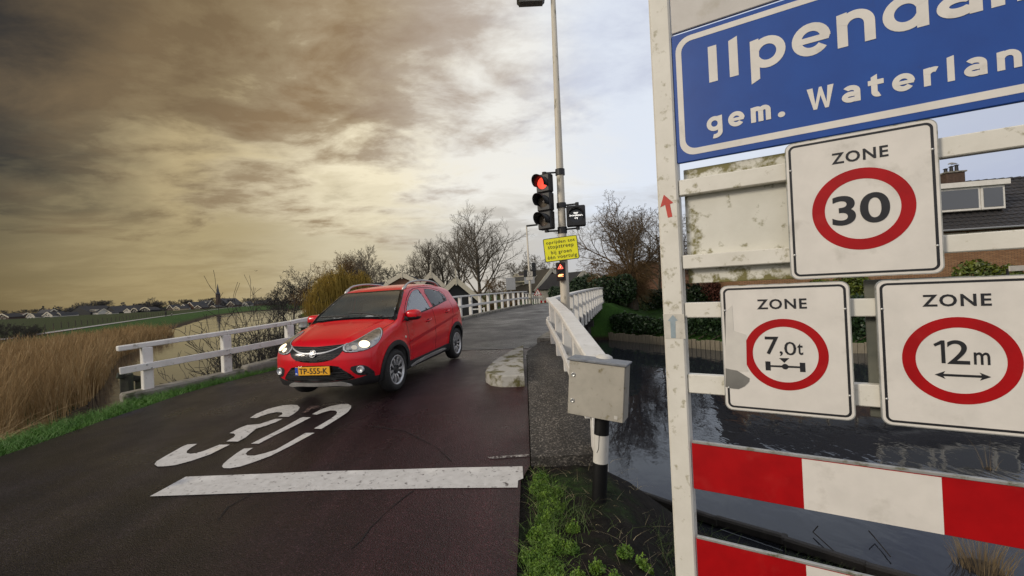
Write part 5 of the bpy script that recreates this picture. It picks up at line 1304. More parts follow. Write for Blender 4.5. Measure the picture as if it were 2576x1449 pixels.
# yellow sign
yc = at(*c9(453, 985), PY - .13); tl_ = rad(4.2); yu = Vector((math.cos(tl_) * .99, -.14, math.sin(tl_))); yn = Vector((-.14, -.99, 0)).normalized(); yw = yn.cross(yu).normalized(); yw = yw if yw.z > 0 else -yw
YS = pmat('sign_yellow', (.92, .88, .02), (.86, .82, .02), 10, .5)
ysn = MB().prism(rrect(-.335, -.232, .335, .232, .03, 5), yc, yu, yw, yn * -.02).build('text_sign', FOIL_K); tag(ysn, 'yellow rectangular sign with four lines of Dutch text on the lamp post', 'sign')
MB().prism(rrect(-.322, -.219, .322, .219, .022, 5), yc + yn * .0005, yu, yw, yn * .001).build('face', YS, ysn)
fy = (yc + yn * .003, yu, yw, yn)
for s, x0, x1, z0, z1 in (('oprijden tot', -.28, .285, .098, .178), ('stopstreep', -.252, .25, -.002, .084), ('bij groen', -.203, .20, -.108, -.016), ('\u00e9\u00e9n voertuig', -.282, .292, -.205, -.112)):
    place_text('sign_text', s, .1, (x0, z0, x1, z1), fy, FOIL_K, ysn, bold=.0006, spacing=1.14)
# small matrix signal below it
mc = at(*c9(452, 1255), PY - .13); mn_ = Vector((-.20, -.98, 0)).normalized(); mu = Vector((.98, -.20, 0)).normalized()
ms = empty('warning_signal', mc - UP * .19); tag(ms, 'small dark box lit with a red warning triangle over an orange car symbol', 'traffic light')
bx = MB().obox(UP * .19, mu * .088, mn_ * .06, UP * .18, .012).build('lamp_housing', pmat('signal_brown', (.022, .012, .010), rough=.5), ms)
LR = pmat('led_red', (1, .2, .1), emit=(1, .07, .05), estr=2.6); LO = pmat('led_orange', (1, .5, .2), emit=(1, .30, .12), estr=2.6)
f0 = UP * .19 + mn_ * .0615
def tri_ring(c, R, t):
    o_ = [(c[0] + R * math.cos(rad(90 + 120 * k)), c[1] + R * math.sin(rad(90 + 120 * k))) for k in range(3)]; i_ = [(c[0] + (R - t) * math.cos(rad(90 + 120 * k)), c[1] + (R - t) * math.sin(rad(90 + 120 * k))) for k in range(3)]; return o_, i_
a, b = tri_ring((0, .083), .062, .022); flat_ring(a, b, (f0, mu, UP, mn_), .004, 'warning_triangle', LR, bx)
MB().prism([(-.005, .068), (.005, .068), (.006, .105), (-.006, .105)], f0, mu, UP, mn_ * .004).build('exclamation_mark', LO, bx)
for c in (.085, -.075): MB().lathe([(.072, .0), (.076, .0), (.076, .02), (.072, .02)], UP * (.19 + c) + mn_ * .060, mn_, 24).build('lamp_rim', DARK, bx, True)
car_ic = [(-.052, -.100), (.050, -.100), (.052, -.092), (-.02, -.092), (-.02, -.084), (.02, -.084), (.025, -.075), (.048, -.068), (.052, -.056), (.02, -.052), (.0, -.058), (-.02, -.052), (-.040, -.066), (-.052, -.072)]
MB().prism(car_ic, f0, mu, UP, mn_ * .004).build('vehicle_symbol', LO, bx)
MB().tube([UP * .19 - mn_ * .05, Vector((px_at(mc.z), PY, mc.z)) - mc + UP * .19], .03, 8).build('bracket', DARK, ms)

# ------------------------------------------------------------------ grey cabinet on a banded post
KB = on(1507, 1268, -.06); kt = at(1520, 893, KB.y + .02)
kp = empty('banded_post', KB); tag(kp, 'black and white banded post with white domed cap carrying the grey cabinet', 'post')
ax = (kt - KB); Lk = ax.length; ax.normalize()
pd = lambda x, y: (at(x, y, KB.y) - KB).dot(ax)
z1_, z2_ = pd(1512, 1163), pd(1514, 1093)
BK = pmat('post_black', (.005, .005, .0055), (.008, .008, .008), 9, .55, spec=.25); WH = pmat('post_white', (.62, .60, .55), (.55, .53, .48), 9, .5)
rk = .0565
MB().lathe([(rk, -.35), (rk, z1_)], (0, 0, 0), ax, 24).build('lower_band', BK, kp, True)
MB().lathe([(rk + .0005, z1_), (rk + .0005, z2_)], (0, 0, 0), ax, 24).build('white_band', WH, kp, True)
MB().lathe([(rk, z2_), (rk, Lk - .05)], (0, 0, 0), ax, 24).build('upper_band', BK, kp, True)
MB().lathe([(rk + .010, Lk - .055), (rk + .012, Lk - .028), (rk + .002, Lk - .008), (.035, Lk + .004), (.001, Lk + .008)], (0, 0, 0), ax, 24).build('cap', WH, kp, True)
for (a, b) in (((z1_ + z2_) / 2 - .02, z2_ + .03),): MB().tube([Vector((-.04, -.042, 0)) + ax * a, Vector((-.03, -.05, 0)) + ax * (a + .03), Vector((-.028, -.051, 0)) + ax * b], .002, 6).build('cable', BK, kp)
# cabinet
def c5(x, y): return ((1700 + x / 1.646) / 1.4907, (1020 + y / 1.646) / 1.4907)
GAL = pmat('galvanised_cabinet', (.44, .41, .345), (.37, .345, .29), 8, .5, .06, 120, metal=.1, c3=(.19, .16, .075), s3=16, t3=(.60, .72))
LID = pmat('cabinet_lid_grey', (.14, .15, .17), (.22, .23, .24), 20, .5)
ctr = at(*c5(877, 735), KB.y - .13)
yawc = rad(-27); tilt = rad(5.0)
cu0 = Vector((math.cos(yawc), math.sin(yawc), 0)); cn0 = Vector((cu0.y, -cu0.x, 0)); cn0 = cn0 if cn0.y < 0 else -cn0
cu1 = (cu0 * math.cos(tilt) - UP * math.sin(tilt)); cw1 = (UP * math.cos(tilt) + cu0 * math.sin(tilt))
hw_, hh_ = .212, .205
cb = empty('control_cabinet', ctr - cw1 * hh_); tag(cb, 'small weathered grey metal control cabinet with two locks at the end of the railing', 'cabinet'); OC = cw1 * hh_
MB().obox(OC - cn0 * .085, cu1 * hw_, cn0 * .075, cw1 * hh_, .006).build('body', GAL, cb)
dr_ = MB().obox(OC - cn0 * .004, cu1 * (hw_ - .004), cn0 * .006, cw1 * (hh_ - .004), .004).build('door', GAL, cb)
MB().obox(OC - cn0 * .08 + cw1 * (hh_ + .008), cu1 * (hw_ + .012), cn0 * .092, cw1 * .008, .004).build('lid', LID, cb)
for v_ in (.075, -.118): 
    MB().lathe([(.017, 0), (.017, .004), (.013, .006), (.010, .004), (.001, .003)], OC + cn0 * .002 - cu1 * (hw_ - .038) + cw1 * (v_ + (.025 if v_ > 0 else .02)), cn0, 18).build('lock', RIV, dr_, True)
MB().obox(OC + cn0 * .003 + cu1 * (hw_ - .055) - cw1 * (hh_ - .035), cu1 * .012, cn0 * .001, cw1 * .012).build('plate', WH, dr_)

# ------------------------------------------------------------------ old mooring frame by the left railing
OAK = pmat('old_wet_oak', (.020, .020, .014), (.045, .045, .03), 9, .85, .5, 40, c3=(.05, .065, .025), s3=5, t3=(.5, .65))
a, b = at(320, 1008, 8.6), at(357, 985, 8.9)
ta, tb = at(318, 940, 8.6), at(353, 946, 8.9)
mf = empty('mooring_frame', Vector((a.x, a.y, -1.9))); tag(mf, 'old dark oak frame of two posts and crossbar in the water behind the railing', 'mooring frame')
for p, w_ in ((ta, .17), (tb, .15)): MB().box(Vector((p.x, p.y, (p.z - 2.2) / 2)) - mf.location, (w_, w_, p.z + 2.2), .3, .02).build('post', OAK, mf)
d = (tb - ta).normalized(); MB().beam(ta - d * .1 - mf.location + Vector((0, -.1, -.03)), tb + d * .1 - mf.location + Vector((0, -.1, -.03)), .06, .11, .01).build('crossbar', OAK, mf)

dq = at(762, 816, 11.6); dr0 = empty('metal_drum', (dq.x, 11.6, -1.7)); tag(dr0, 'small silver metal drum on a post behind the railing beside the car', 'drum')
MB().tube([(0, 0, 0), (0, 0, dq.z + 1.7 - .1)], .06, 10).build('post', OAK, dr0)
MB().lathe([(.001, dq.z + 1.6), (.11, dq.z + 1.6), (.115, dq.z + 1.63), (.11, dq.z + 1.66), (.11, dq.z + 1.74), (.115, dq.z + 1.77), (.11, dq.z + 1.79), (.001, dq.z + 1.80)], (0, 0, 0), (0, 0, 1), 20).build('drum', RIV, dr0, True)
# ------------------------------------------------------------------ timber edging along the near water line
E = [(1.15, 7.6), (1.60, 6.78), (2.6, 5.85), (3.75, 4.80), (5.2, 3.6), (7.5, 1.9)]
te = empty('timber_edging', (E[0][0], E[0][1], WATER)); tag(te, 'rotten dark timber edging along the near water line right of the post', 'edging')
rg = np.random.default_rng(5)
for i, (p, q) in enumerate(zip(E, E[1:])):
    p_, q_ = Vector((*p, 0)), Vector((*q, 0)); n = max(1, int((q_ - p_).length / .75))
    for k in range(n):
        a_, b_ = p_ + (q_ - p_) * (k / n), p_ + (q_ - p_) * ((k + 1.04) / n); nr_ = Vector((.66, .75, 0))
        for dz, off, w_ in ((.10, 0, .10), (.0, .09, .09)):
            j = rg.normal(0, .018, 4); MB().beam(a_ + nr_ * (off + j[0]) + UP * (WATER + dz + j[1]) - te.location, b_ + nr_ * (off + j[2]) + UP * (WATER + dz + j[3]) - te.location, w_, .12, .025).build('plank', TIM, te)
        x = a_ + nr_ * .17; MB().tube([x + UP * (WATER - .5) - te.location, x + UP * (WATER + .10 + rg.normal(0, .05)) - te.location], .04, 7).build('stake', TIM, te)
# sheet piling on the far bank
far = [(4.7, 27.6), (5.7, 27.2), (6.6, 25.7), (7.7, 24.0), (8.7, 22.3), (9.8, 20.6), (12, 19.5), (14.3, 18.4), (20, 16.1), (30, 12)]
PILE = pmat('grey_timber_piling', (.17, .145, .10), (.25, .215, .155), 5, .85, .4, 30, stretch=(1, 1, .15), c3=(.07, .06, .035), s3=3, t3=(.5, .7))
sp2 = empty('bank_piling', (far[0][0], far[0][1], WATER)); tag(sp2, 'weathered vertical timber piling holding up the far garden bank', 'bank piling')
boards = 0; pm = []
for va in range(5):
    h_ = .44 + .03 * math.sin(va * 2.2); B = MB().obox((0, 0, h_ / 2 - .25), (.112, 0, 0), (0, .03 + .006 * (va % 2), 0), (0, 0, h_ / 2 + .25), .012); o = B.build('plank', PILE, sp2); pm.append(o.data); bpy.data.objects.remove(o)
for p, q in zip(far, far[1:]):
    p, q = Vector((*p, 0)), Vector((*q, 0)); d = q - p; n = int(d.length / .23); rz = math.atan2(d.y, d.x)
    for k in range(n):
        c = p + d * ((k + .5) / n); o = bpy.data.objects.new('plank', pm[(k * 7 + k // 3) % 5]); COL.objects.link(o); o.parent = sp2
        o.location = (c.x - far[0][0] + .0, c.y - far[0][1], .0 + .02 * math.sin(k * 1.3)); o.rotation_euler = (0, 0, rz)

# ------------------------------------------------------------------ houses
BRICK = pmat('brick_brown', (.13, .065, .040), (.19, .095, .055), 9, .9, .3, 60)
def brick_mat(name, c1, c2, mortar, sc):
    mt = bpy.data.materials.new(name); mt.use_nodes = True; N = mt.node_tree.nodes; L = mt.node_tree.links; b = N['Principled BSDF']; b.inputs['Roughness'].default_value = .9
    tc = N.new('ShaderNodeTexCoord'); sp = N.new('ShaderNodeSeparateXYZ'); cm = N.new('ShaderNodeCombineXYZ'); ad = N.new('ShaderNodeMath'); ad.operation = 'ADD'
    L.new(tc.outputs['Object'], sp.inputs[0]); L.new(sp.outputs[0], ad.inputs[0]); L.new(sp.outputs[1], ad.inputs[1]); L.new(ad.outputs[0], cm.inputs[0]); L.new(sp.outputs[2], cm.inputs[1])
    br_ = N.new('ShaderNodeTexBrick'); br_.inputs['Color1'].default_value = (*c1, 1); br_.inputs['Color2'].default_value = (*c2, 1); br_.inputs['Mortar'].default_value = (*mortar, 1); br_.inputs['Scale'].default_value = sc
    br_.inputs['Brick Width'].default_value = .42; br_.inputs['Row Height'].default_value = .13; br_.inputs['Mortar Size'].default_value = .016; L.new(cm.outputs[0], br_.inputs['Vector']); L.new(br_.outputs[0], b.inputs['Base Color']); return mt
BRICKY = brick_mat('brick_orange', (.24, .115, .05), (.33, .18, .085), (.06, .045, .035), 2.0)
TAR = pmat('tarred_boards', (.010, .010, .011), (.018, .018, .018), 6, .7, .3, 30)
ROOFD = pmat('dark_roof_tiles', (.022, .022, .025), (.04, .04, .043), 12, .7, .4, 40)
ROOFR = pmat('brown_roof_tiles', (.05, .03, .025), (.08, .05, .04), 12, .7, .4, 40)
TRIM = pmat('cream_trim', (.62, .56, .43), (.54, .48, .36), 8, .6)
WHITEW = pmat('white_plaster', (.55, .51, .44), (.47, .43, .37), 5, .8)
PANE = pmat('window_pane', (.05, .055, .06), rough=.06, spec=1.0, coat=1.0)
GREYW = pmat('grey_plaster', (.40, .375, .335), (.34, .32, .285), 5, .85)
def house(px, Y, w, l, eave, ridge, rot, label, wall, roof, trim=TRIM, z0=-1.2, gambrel=False, wins=(), chimney=False, dormer=False, group=None, name='house', spike=False, cat='house', skip_trim=False):
    """gable end (width w) faces local -Y; l runs back. px/Y give the middle of the gable's foot."""
    p = at(px, 720, Y); r = empty(name, (p.x, Y, z0), rad(rot)); tag(r, label, cat, group)
    h = w / 2; e, R = eave, ridge
    if gambrel: prof = [(-h, 0), (h, 0), (h, e), (h * .62, e + (R - e) * .62), (0, R), (-h * .62, e + (R - e) * .62), (-h, e)]
    else: prof = [(-h, 0), (h, 0), (h, e), (0, R), (-h, e)]
    MB().prism(prof, (0, 0, 0), (1, 0, 0), (0, 0, 1), (0, l, 0)).build('wall', wall, r)
    top = prof[2:]; o = .22; B = MB()
    ro = empty('roof'); ro.parent = r
    for i, (a, b) in enumerate(zip(top, top[1:])):
        d = Vector((b[0] - a[0], 0, b[1] - a[1])).normalized(); n = Vector((-d.z, 0, d.x)); n = n if n.z > 0 else -n
        ax, bx = Vector((a[0], 0, a[1])), Vector((b[0], 0, b[1]))
        if i == 0: ax = ax - d * .3
        if i == len(top) - 2: bx = bx + d * .3
        c = (ax + bx) / 2 + n * .07 + Vector((0, l / 2, 0))
        MB().obox(c, (bx - ax) / 2, (0, l / 2 + o, 0), n * .06).build('roof_slope', roof, ro)
        if not skip_trim:
            MB().obox((ax + bx) / 2 + n * .02 + Vector((0, -o - .03, 0)), (bx - ax) / 2, (0, .035, 0), n * (.028 * w + .09)).build('bargeboard', trim, r)
    if spike: MB().box((0, -o - .07, R + .25), (.12, .06, 1.5)).build('finial', trim, r)
    for (wx, wz, ww, wh) in wins:
        f = MB().box((wx, -.03, wz), (ww + .16, .08, wh + .16)).build('window_frame', trim, r); MB().box((wx, -.08, wz), (ww, .03, wh)).build('pane', PANE, f)
        if ww > .7: MB().box((wx, -.10, wz), (.06, .03, wh)).build('glazing_bar', trim, f)
    if chimney: MB().box((w * .12, l * .55, R + .3), (.55, .5, 1.1)).build('chimney', BRICK, r)
    if dormer:
        B = MB().box((-w * .28, l * .5, (e + R) / 2 + .35), (w * .35, l * .45, 1.1)).build('dormer', trim, r); MB().box((-w * .28 - w * .18, l * .5, (e + R) / 2 + .4), (.06, l * .38, .7)).build('pane', PANE, B)
    return r
# barns and house across the water, left of the bridge
house(1013, 52, 5.6, 9, 2.6, 5.05, 4, 'brick house with cream gambrel bargeboards just above the red car roof', BRICK, ROOFD, z0=-.9, gambrel=True, wins=((0, 2.9, 1.3, 1.2), (-1.6, 1.4, .8, 1.2), (1.6, 1.4, .8, 1.2)), spike=True)
house(938, 56, 5.0, 4.2, 2.7, 4.3, -86, 'low dark-roofed wing left of the brick gambrel house', WHITEW, ROOFD, z0=-.9, wins=((0, 1.6, .9, 1.2),))
house(1085, 46, 4.6, 8, 2.2, 4.7, 12, 'black tarred barn with cream bargeboards, the taller of two beside the bridge', TAR, ROOFD, z0=-.9, spike=True, name='barn', cat='barn')
house(1147, 40, 4.7, 7, 1.6, 3.75, 12, 'black tarred barn with cream bargeboards nearest the white bridge parapet', TAR, ROOFD, z0=-.9, spike=True, name='barn', cat='barn')
# far end of the bridge
house(1302, 76, 6.5, 9, 1.5, 5.4, -30, 'pale gabled house with dark roof left of the far lamp post', GREYW, ROOFR, z0=-.9, skip_trim=False, wins=((1.2, 1.6, .9, 1.2),))
house(1388, 74, 8.0, 8, 2.4, 5.9, 40, 'dark thatched-looking house with dormer behind the small triangle sign', pmat('dark_brick', (.07, .05, .04), (.10, .07, .05), 6, .9), pmat('thatch_brown', (.04, .035, .025), (.065, .055, .04), 6, .95), z0=-.9, dormer=True, wins=((1.0, 1.7, 1.1, 1.7), (-1.6, 1.7, 1.1, 1.7)))  # darker brown brick tone for this house wall
house(1468, 62, 5.2, 8, 2.4, 4.6, 28, 'cream gabled house right of the signal pole beyond the parapet', WHITEW, ROOFD, z0=-.7, wins=((.6, 1.9, .9, 1.5), (-1.5, 1.7, .6, 1.2)))
house(1500, 68, 4.5, 8, 2.2, 4.4, -25, 'small pale gable peeping out behind the bridge end', GREYW, ROOFD, z0=-.8)
house(1640, 46, 12, 8, 3.0, 4.6, -14, 'long brown brick house behind the pollard willow', BRICK, ROOFR, z0=-.6, wins=((-2.4, 1.7, 1.2, 1.0), (2.2, 1.7, 1.6, 1.1)), skip_trim=True)
# the tiled house behind the signs
TILE = pmat('roof_tile_dark', (.020, .019, .020), (.034, .030, .029), 5, .65, .3, 30, c3=(.06, .045, .035), s3=2.5, t3=(.55, .75))
def tiled_house():
    a = at(2300, 582, 24.0); b = at(2700, 562, 22.5); eave = (a.z + b.z) / 2
    ux = Vector((b.x - a.x, b.y - a.y, 0)).normalized(); back = Vector((-ux.y, ux.x, 0)); back = back if back.y > 0 else -back
    o = Vector((a.x, a.y, 0)) - ux * 9; Lh = 24.0; z0 = -.25
    rd = at(2500, 452, 26.3); depth = 3.9; rise = max(rd.z - eave, 2.0)
    r = empty('tiled_house', (o.x, o.y, z0)); tag(r, 'brick house with dark tiled roof, long dormer and chimney behind the zone signs', 'house')
    W = lambda u, d, z: ux * u + back * d + UP * (z - z0)
    MB().obox(W(Lh / 2, depth + .4, z0 + (eave - z0) / 2), ux * Lh / 2, back * depth, UP * (eave - z0) / 2).build('wall', BRICKY, r)
    rf = MB().add([W(-.2, 0, eave), W(Lh + .2, 0, eave), W(Lh + .2, depth + .4, eave + rise), W(-.2, depth + .4, eave + rise), W(Lh + .2, 2 * depth + .8, eave), W(-.2, 2 * depth + .8, eave)], [(0, 1, 2, 3), (3, 2, 4, 5), (0, 3, 5), (1, 4, 2)]).build('roof', TILE, r)
    # courses of pantiles: the part of the slope seen in the picture is laid tile by tile
    sl = (W(0, depth + .4, eave + rise) - W(0, 0, eave)); Ls = sl.length; sd = sl.normalized(); nrm = ux.cross(sd); nrm = nrm if nrm.z > 0 else -nrm
    tw_, tl2 = .33, .38; B = MB()
    xs = [(-.5, 0), (-.3, .035), (0, .05), (.2, .03), (.5, .0)]
    v = [ux * (x * tw_) + sd * (y * tl2 - tl2 / 2) + nrm * (zz_ + .045 - .03 * y) for y in (0, 1.1) for x, zz_ in xs]; f = [(i, i + 1, i + 6, i + 5) for i in range(4)]
    v += [ux * (x * tw_) + sd * (-tl2 / 2) + nrm * (zz_ + .01) for x, zz_ in xs]; f += [(10 + i, 11 + i, i + 1, i) for i in range(4)]
    to = B.add(v, f).build('roof_tile', TILE, rf); tme = to.data; bpy.data.objects.remove(to)
    u_lo, u_hi = 7.6, 17.5; cnt = 0; V = []; Q = []
    du0 = (Vector((at(2340, 500, 24.3).x, at(2340, 500, 24.3).y, 0)) - o).dot(ux); du1 = (Vector((at(2530, 500, 24.0).x, at(2530, 500, 24.0).y, 0)) - o).dot(ux)
    base_v = np.array([tuple(q) for q in v]); 
    singles = []
    for j in range(int(Ls / tl2)):
        for i in range(int(Lh / tw_)):
            u = (i + .5) * tw_; c = W(u, 0, eave) + sd * ((j + .5) * tl2)
            singles.append((abs(u - (du0 + du1) / 2 - .6), c))
    singles.sort(key=lambda q: q[0])
    for k, (q, c) in enumerate(singles):
        if k < 290:
            t = bpy.data.objects.new('roof_tile', tme); COL.objects.link(t); t.parent = rf; t.location = c + nrm * (.006 * math.sin(k * 2.7))
        else:
            bq = len(V) * 1; V.append(base_v + np.array(c) + np.array(nrm) * .006 * math.sin(k * 2.7))
    if V:
        n = len(V); nv = len(base_v); fa = np.array(f); allv = np.concatenate(V); Qa = np.concatenate([fa + i * nv for i in range(n)]); s_ = npmesh('roof_tiles', allv, Qa, None, TILE, rf); s_['kind'] = 'stuff'
    for k in range(int(Lh / .42)):
        MB().tube([W(k * .42, depth + .4, eave + rise + .03), W(k * .42 + .44, depth + .4, eave + rise + .06)], [.10, .12], 8).build('ridge_tile', TILE, rf)
    # gutter and eaves windows
    MB().tube([W(-.2, -.10, eave - .02), W(Lh + .2, -.10, eave - .02)], .06, 8).build('gutter', pmat('zinc', (.30, .30, .30), rough=.5, metal=.5), r)
    for k in range(16):
        f_ = MB().obox(W(.8 + 1.45 * k, .37, eave - .42), ux * .68, back * .04, UP * .27).build('window_frame', TRIM, r); MB().obox(W(.8 + 1.45 * k, .32, eave - .44), ux * .62, back * .02, UP * .20).build('pane', PANE, f_)
    # dormer
    DTR = pmat('dormer_white', (.78, .75, .68), (.70, .67, .60), 6, .5); zt, zb = at(2450, 462, 24).z, at(2450, 528, 24).z; dd = .62
    dm = MB().obox(W((du0 + du1) / 2 - .9, 1.0 + dd + .55, (zt + zb) / 2), ux * ((du1 - du0) / 2 + .9), back * 1.05, UP * (zt - zb) / 2).build('dormer', WHITEW, r)
    MB().obox(W((du0 + du1) / 2 - .9, 1.0 + dd + .45, zt + .02), ux * ((du1 - du0) / 2 + 1.0), back * 1.2, UP * .14).build('dormer_fascia', DTR, dm)
    uu = du1
    for wdt, fr_ in ((1.0, True), (2.25, False), (.42, True), (1.3, False), (1.0, True)):
        cc_ = uu - wdt / 2 - .12; m0 = .10
        f_ = MB().obox(W(cc_, 1.0 + dd - .53, (zt + zb) / 2 - .05), ux * (wdt / 2 + .05), back * .05, UP * ((zt - zb) / 2 - .08)).build('window_frame', DTR, dm)
        MB().obox(W(cc_, 1.0 + dd - .59, (zt + zb) / 2 - .05), ux * (wdt / 2 - .06), back * .02, UP * ((zt - zb) / 2 - .20)).build('pane', PANE, f_); uu -= wdt + .14
    # chimney with pots and a gull
    cpt = at(2432, 450, 26.0); cu2 = (Vector((cpt.x, cpt.y, 0)) - o).dot(ux); zr_ = eave + rise; ct = at(2432, 424, 26).z
    ch2 = MB().obox(W(cu2, depth + .3, (zr_ + ct) / 2 - .2), ux * .48, back * .35, UP * ((ct - zr_) / 2 + .2), .02).build('chimney', pmat('chimney_brick', (.055, .034, .024), (.09, .055, .038), 9, .9), r)  # darker, less orange brick for the chimney
    MB().obox(W(cu2, depth + .3, ct + .02), ux * .55, back * .42, UP * .04).build('chimney_cap', CONC, ch2)
    for k, (dx, hh2) in enumerate(((-.3, .22), (0, .34), (.28, .40))): MB().lathe([(.10, 0), (.085, hh2), (.13, hh2), (.13, hh2 + .03), (.001, hh2 + .08)], W(cu2 + dx, depth + .3, ct + .06), (0, 0, 1), 12).build('chimney_pot', DARK, ch2)
    gp = W(cu2 + .05, depth + .3, ct + .50) + r.location
    B = MB().tube([gp + ux * -.20 + UP * .10, gp + ux * -.10 + UP * .13, gp + UP * .12, gp + ux * .16 + UP * .10, gp + ux * .30 + UP * .09], [.03, .05, .075, .05, .008], 8); B.tube([gp, gp + UP * .08], .01, 5)
    tag(B.build('gull', pmat('gull_grey', (.3, .3, .3), rough=.8), None, True), 'small gull sitting on the chimney pots of the tiled house', 'bird')
tiled_house()
# stacked white garden panels at the right edge
for k, (y0, y1, lab) in enumerate(((666, 684, 'upper row of white garden panels at the right edge beside the laurel'), (697, 712, 'lower row of white garden panels at the right edge beside the laurel'))):
    a, b = at(2538, y1, 17.5), at(2800, y0, 17.0); r = empty('panel_fence', (a.x, a.y, -.3)); tag(r, lab, 'fence')
    hh2 = abs(b.z - a.z) / 2 + .06; z = (at(2560, y0, 17.5).z + at(2560, y1, 17.5).z) / 2 + .3
    for j in range(5): MB().box((.42 + .85 * j, 0, z), (.82, .05, hh2 * 2), 0, .01).build('panel', WHITEW, r)
    for j in range(0, 6, 5): MB().box((.85 * j, .05, z / 2), (.07, .06, z)).build('post', DARK, r)
# ------------------------------------------------------------------ village on the horizon
def c1v(x, y): return ((x / 4.6) / 1.4907, (1040 + y / 4.6) / 1.4907)
def c2v(x, y): return ((500 + x / 4.6) / 1.4907, (1040 + y / 4.6) / 1.4907)
VW = pmat('village_brick_dark', (.06, .04, .032), (.085, .055, .042), 2, .9)
def vhouse(f, x0, x1, ybase, yridge, Y, label, wall, roof, rot=0, gambrel=False, l=9, wins=(), ev=.42, trim=TRIM, **k):
    if abs(rot) > 45:
        a, b = at(*f(x0, ybase), Y), at(*f(x1, ybase), Y); ln = (b - a).length; R = at(*f((x0 + x1) / 2, yridge), Y).z - a.z
        return house(f(x1, ybase)[0], Y, 7.5, ln, R * ev, R, rot, label, wall, roof, trim, z0=min(a.z, -1.55), group='village houses on the horizon', **k)
    cx_ = (x0 + x1) / 2; a, b = at(*f(x0, ybase), Y), at(*f(x1, ybase), Y); w = (b - a).length; z0 = a.z; R = at(*f(cx_, yridge), Y).z - z0
    return house(f(cx_, ybase)[0], Y, w, l, R * ev, R, rot, label, wall, roof, trim, z0=min(z0, -1.55), gambrel=gambrel, wins=[(q[0] * w, q[1] * R, q[2] * w, q[3] * R) for q in wins], group='village houses on the horizon', **k)
W1 = ((-.18, .2, .14, .16), (.18, .2, .14, .16), (0, .55, .16, .14))
vhouse(c1v, -90, 130, 740, 632, 250, 'dark village house cut by the left picture edge', VW, ROOFD, l=8, wins=W1)
vhouse(c1v, 130, 440, 725, 625, 262, 'village house with long red-brown roof and white eaves at far left', VW, ROOFR, rot=86, l=16)
vhouse(c1v, 440, 580, 722, 628, 255, 'white-trimmed gambrel village house left of the pale gable', WHITEW, ROOFD, gambrel=True, wins=W1)
vhouse(c1v, 590, 720, 722, 640, 262, 'low white village building between two gables at far left', WHITEW, ROOFD, rot=88, l=12, wins=W1)
vhouse(c1v, 660, 910, 700, 558, 285, 'village house with broad dark hipped roof and chimney at far left', VW, ROOFD, rot=80, l=14, chimney=True)
vhouse(c1v, 715, 885, 712, 600, 258, 'pale pointed village gable with white bargeboards in front of the broad roof', WHITEW, ROOFD, wins=((-.12, .5, .1, .18), (.12, .5, .1, .18), (0, .18, .5, .18)))
vhouse(c1v, 940, 1035, 695, 612, 262, 'small white gambrel village house right of the pale gable', WHITEW, ROOFD, gambrel=True, wins=W1)
vhouse(c1v, 1085, 1145, 668, 600, 270, 'narrow white village gable before the great barn roof', WHITEW, ROOFD, l=7)
vhouse(c1v, 1130, 1540, 662, 500, 290, 'great dark pyramid-roofed farmhouse in the village at left', TAR, ROOFD, ev=.2, l=20, skip_trim=True)
vhouse(c1v, 1555, 1770, 640, 545, 295, 'village house with white dormer and pale wall beside the farmhouse', WHITEW, ROOFD, rot=88, l=12, dormer=True, wins=W1)
vhouse(c1v, 1760, 1990, 632, 500, 300, 'dark steep-roofed village barn with bright skylights', TAR, ROOFD, ev=.2, l=16, skip_trim=True)
vhouse(c1v, 1815, 1910, 640, 590, 280, 'tiny pale hut below the steep barn roof', WHITEW, ROOFD, l=5)
vhouse(c1v, 2060, 2370, 600, 472, 320, 'broad black-roofed village farmhouse with skylights', TAR, ROOFD, ev=.25, l=18, skip_trim=True)
vhouse(c1v, 2120, 2240, 600, 525, 300, 'pale pointed gable before the broad black farmhouse roof', WHITEW, ROOFD, wins=((0, .5, .14, .16),))
vhouse(c1v, 2245, 2355, 605, 525, 300, 'black gambrel village house with white outline and square window', TAR, ROOFD, gambrel=True, wins=((0, .55, .2, .2), (-.2, .2, .15, .2), (.2, .2, .15, .2)))
vhouse(c1v, 2395, 2570, 602, 515, 302, 'wide black gambrel village house with three white windows', TAR, ROOFD, gambrel=True, wins=((-.25, .4, .1, .25), (0, .4, .1, .25), (.25, .4, .1, .25)))
vhouse(c2v, 565, 660, 570, 470, 330, 'dark village gable right of the walker', VW, ROOFD, wins=W1)
vhouse(c2v, 668, 785, 568, 495, 325, 'cream pointed village gable near the dog on the path', pmat('cream_boards', (.42, .34, .22), rough=.8), ROOFD, wins=((0, .25, .5, .2),))
vhouse(c2v, 790, 900, 560, 455, 335, 'tall grey village gable with white bargeboards', GREYW, ROOFD, wins=((0, .55, .12, .14),))
vhouse(c2v, 890, 1025, 552, 420, 340, 'tall brown brick village gable with two windows', BRICK, ROOFD, wins=((-.15, .35, .12, .12), (.15, .35, .12, .12)))
vhouse(c2v, 1010, 1130, 545, 415, 350, 'brown brick village gable half behind another', BRICK, ROOFD, wins=W1)
vhouse(c2v, 1040, 1155, 548, 480, 335, 'low village gable with three lit white windows', VW, ROOFD, wins=((-.25, .25, .14, .3), (0, .25, .14, .3), (.25, .25, .14, .3)))
vhouse(c2v, 1160, 1330, 520, 375, 365, 'large village house with hipped roof, cream cornice and dormer', VW, ROOFD, rot=86, l=14, dormer=True, wins=W1)
vhouse(c2v, 1305, 1400, 520, 465, 345, 'small village gable left of the church', VW, ROOFD, wins=W1)
vhouse(c2v, 1600, 1730, 500, 395, 370, 'white-edged village gable right of the church', VW, ROOFD, wins=W1)
vhouse(c2v, 1865, 1960, 500, 410, 380, 'pale village house seen through the bare shrubs', WHITEW, ROOFD, wins=W1)
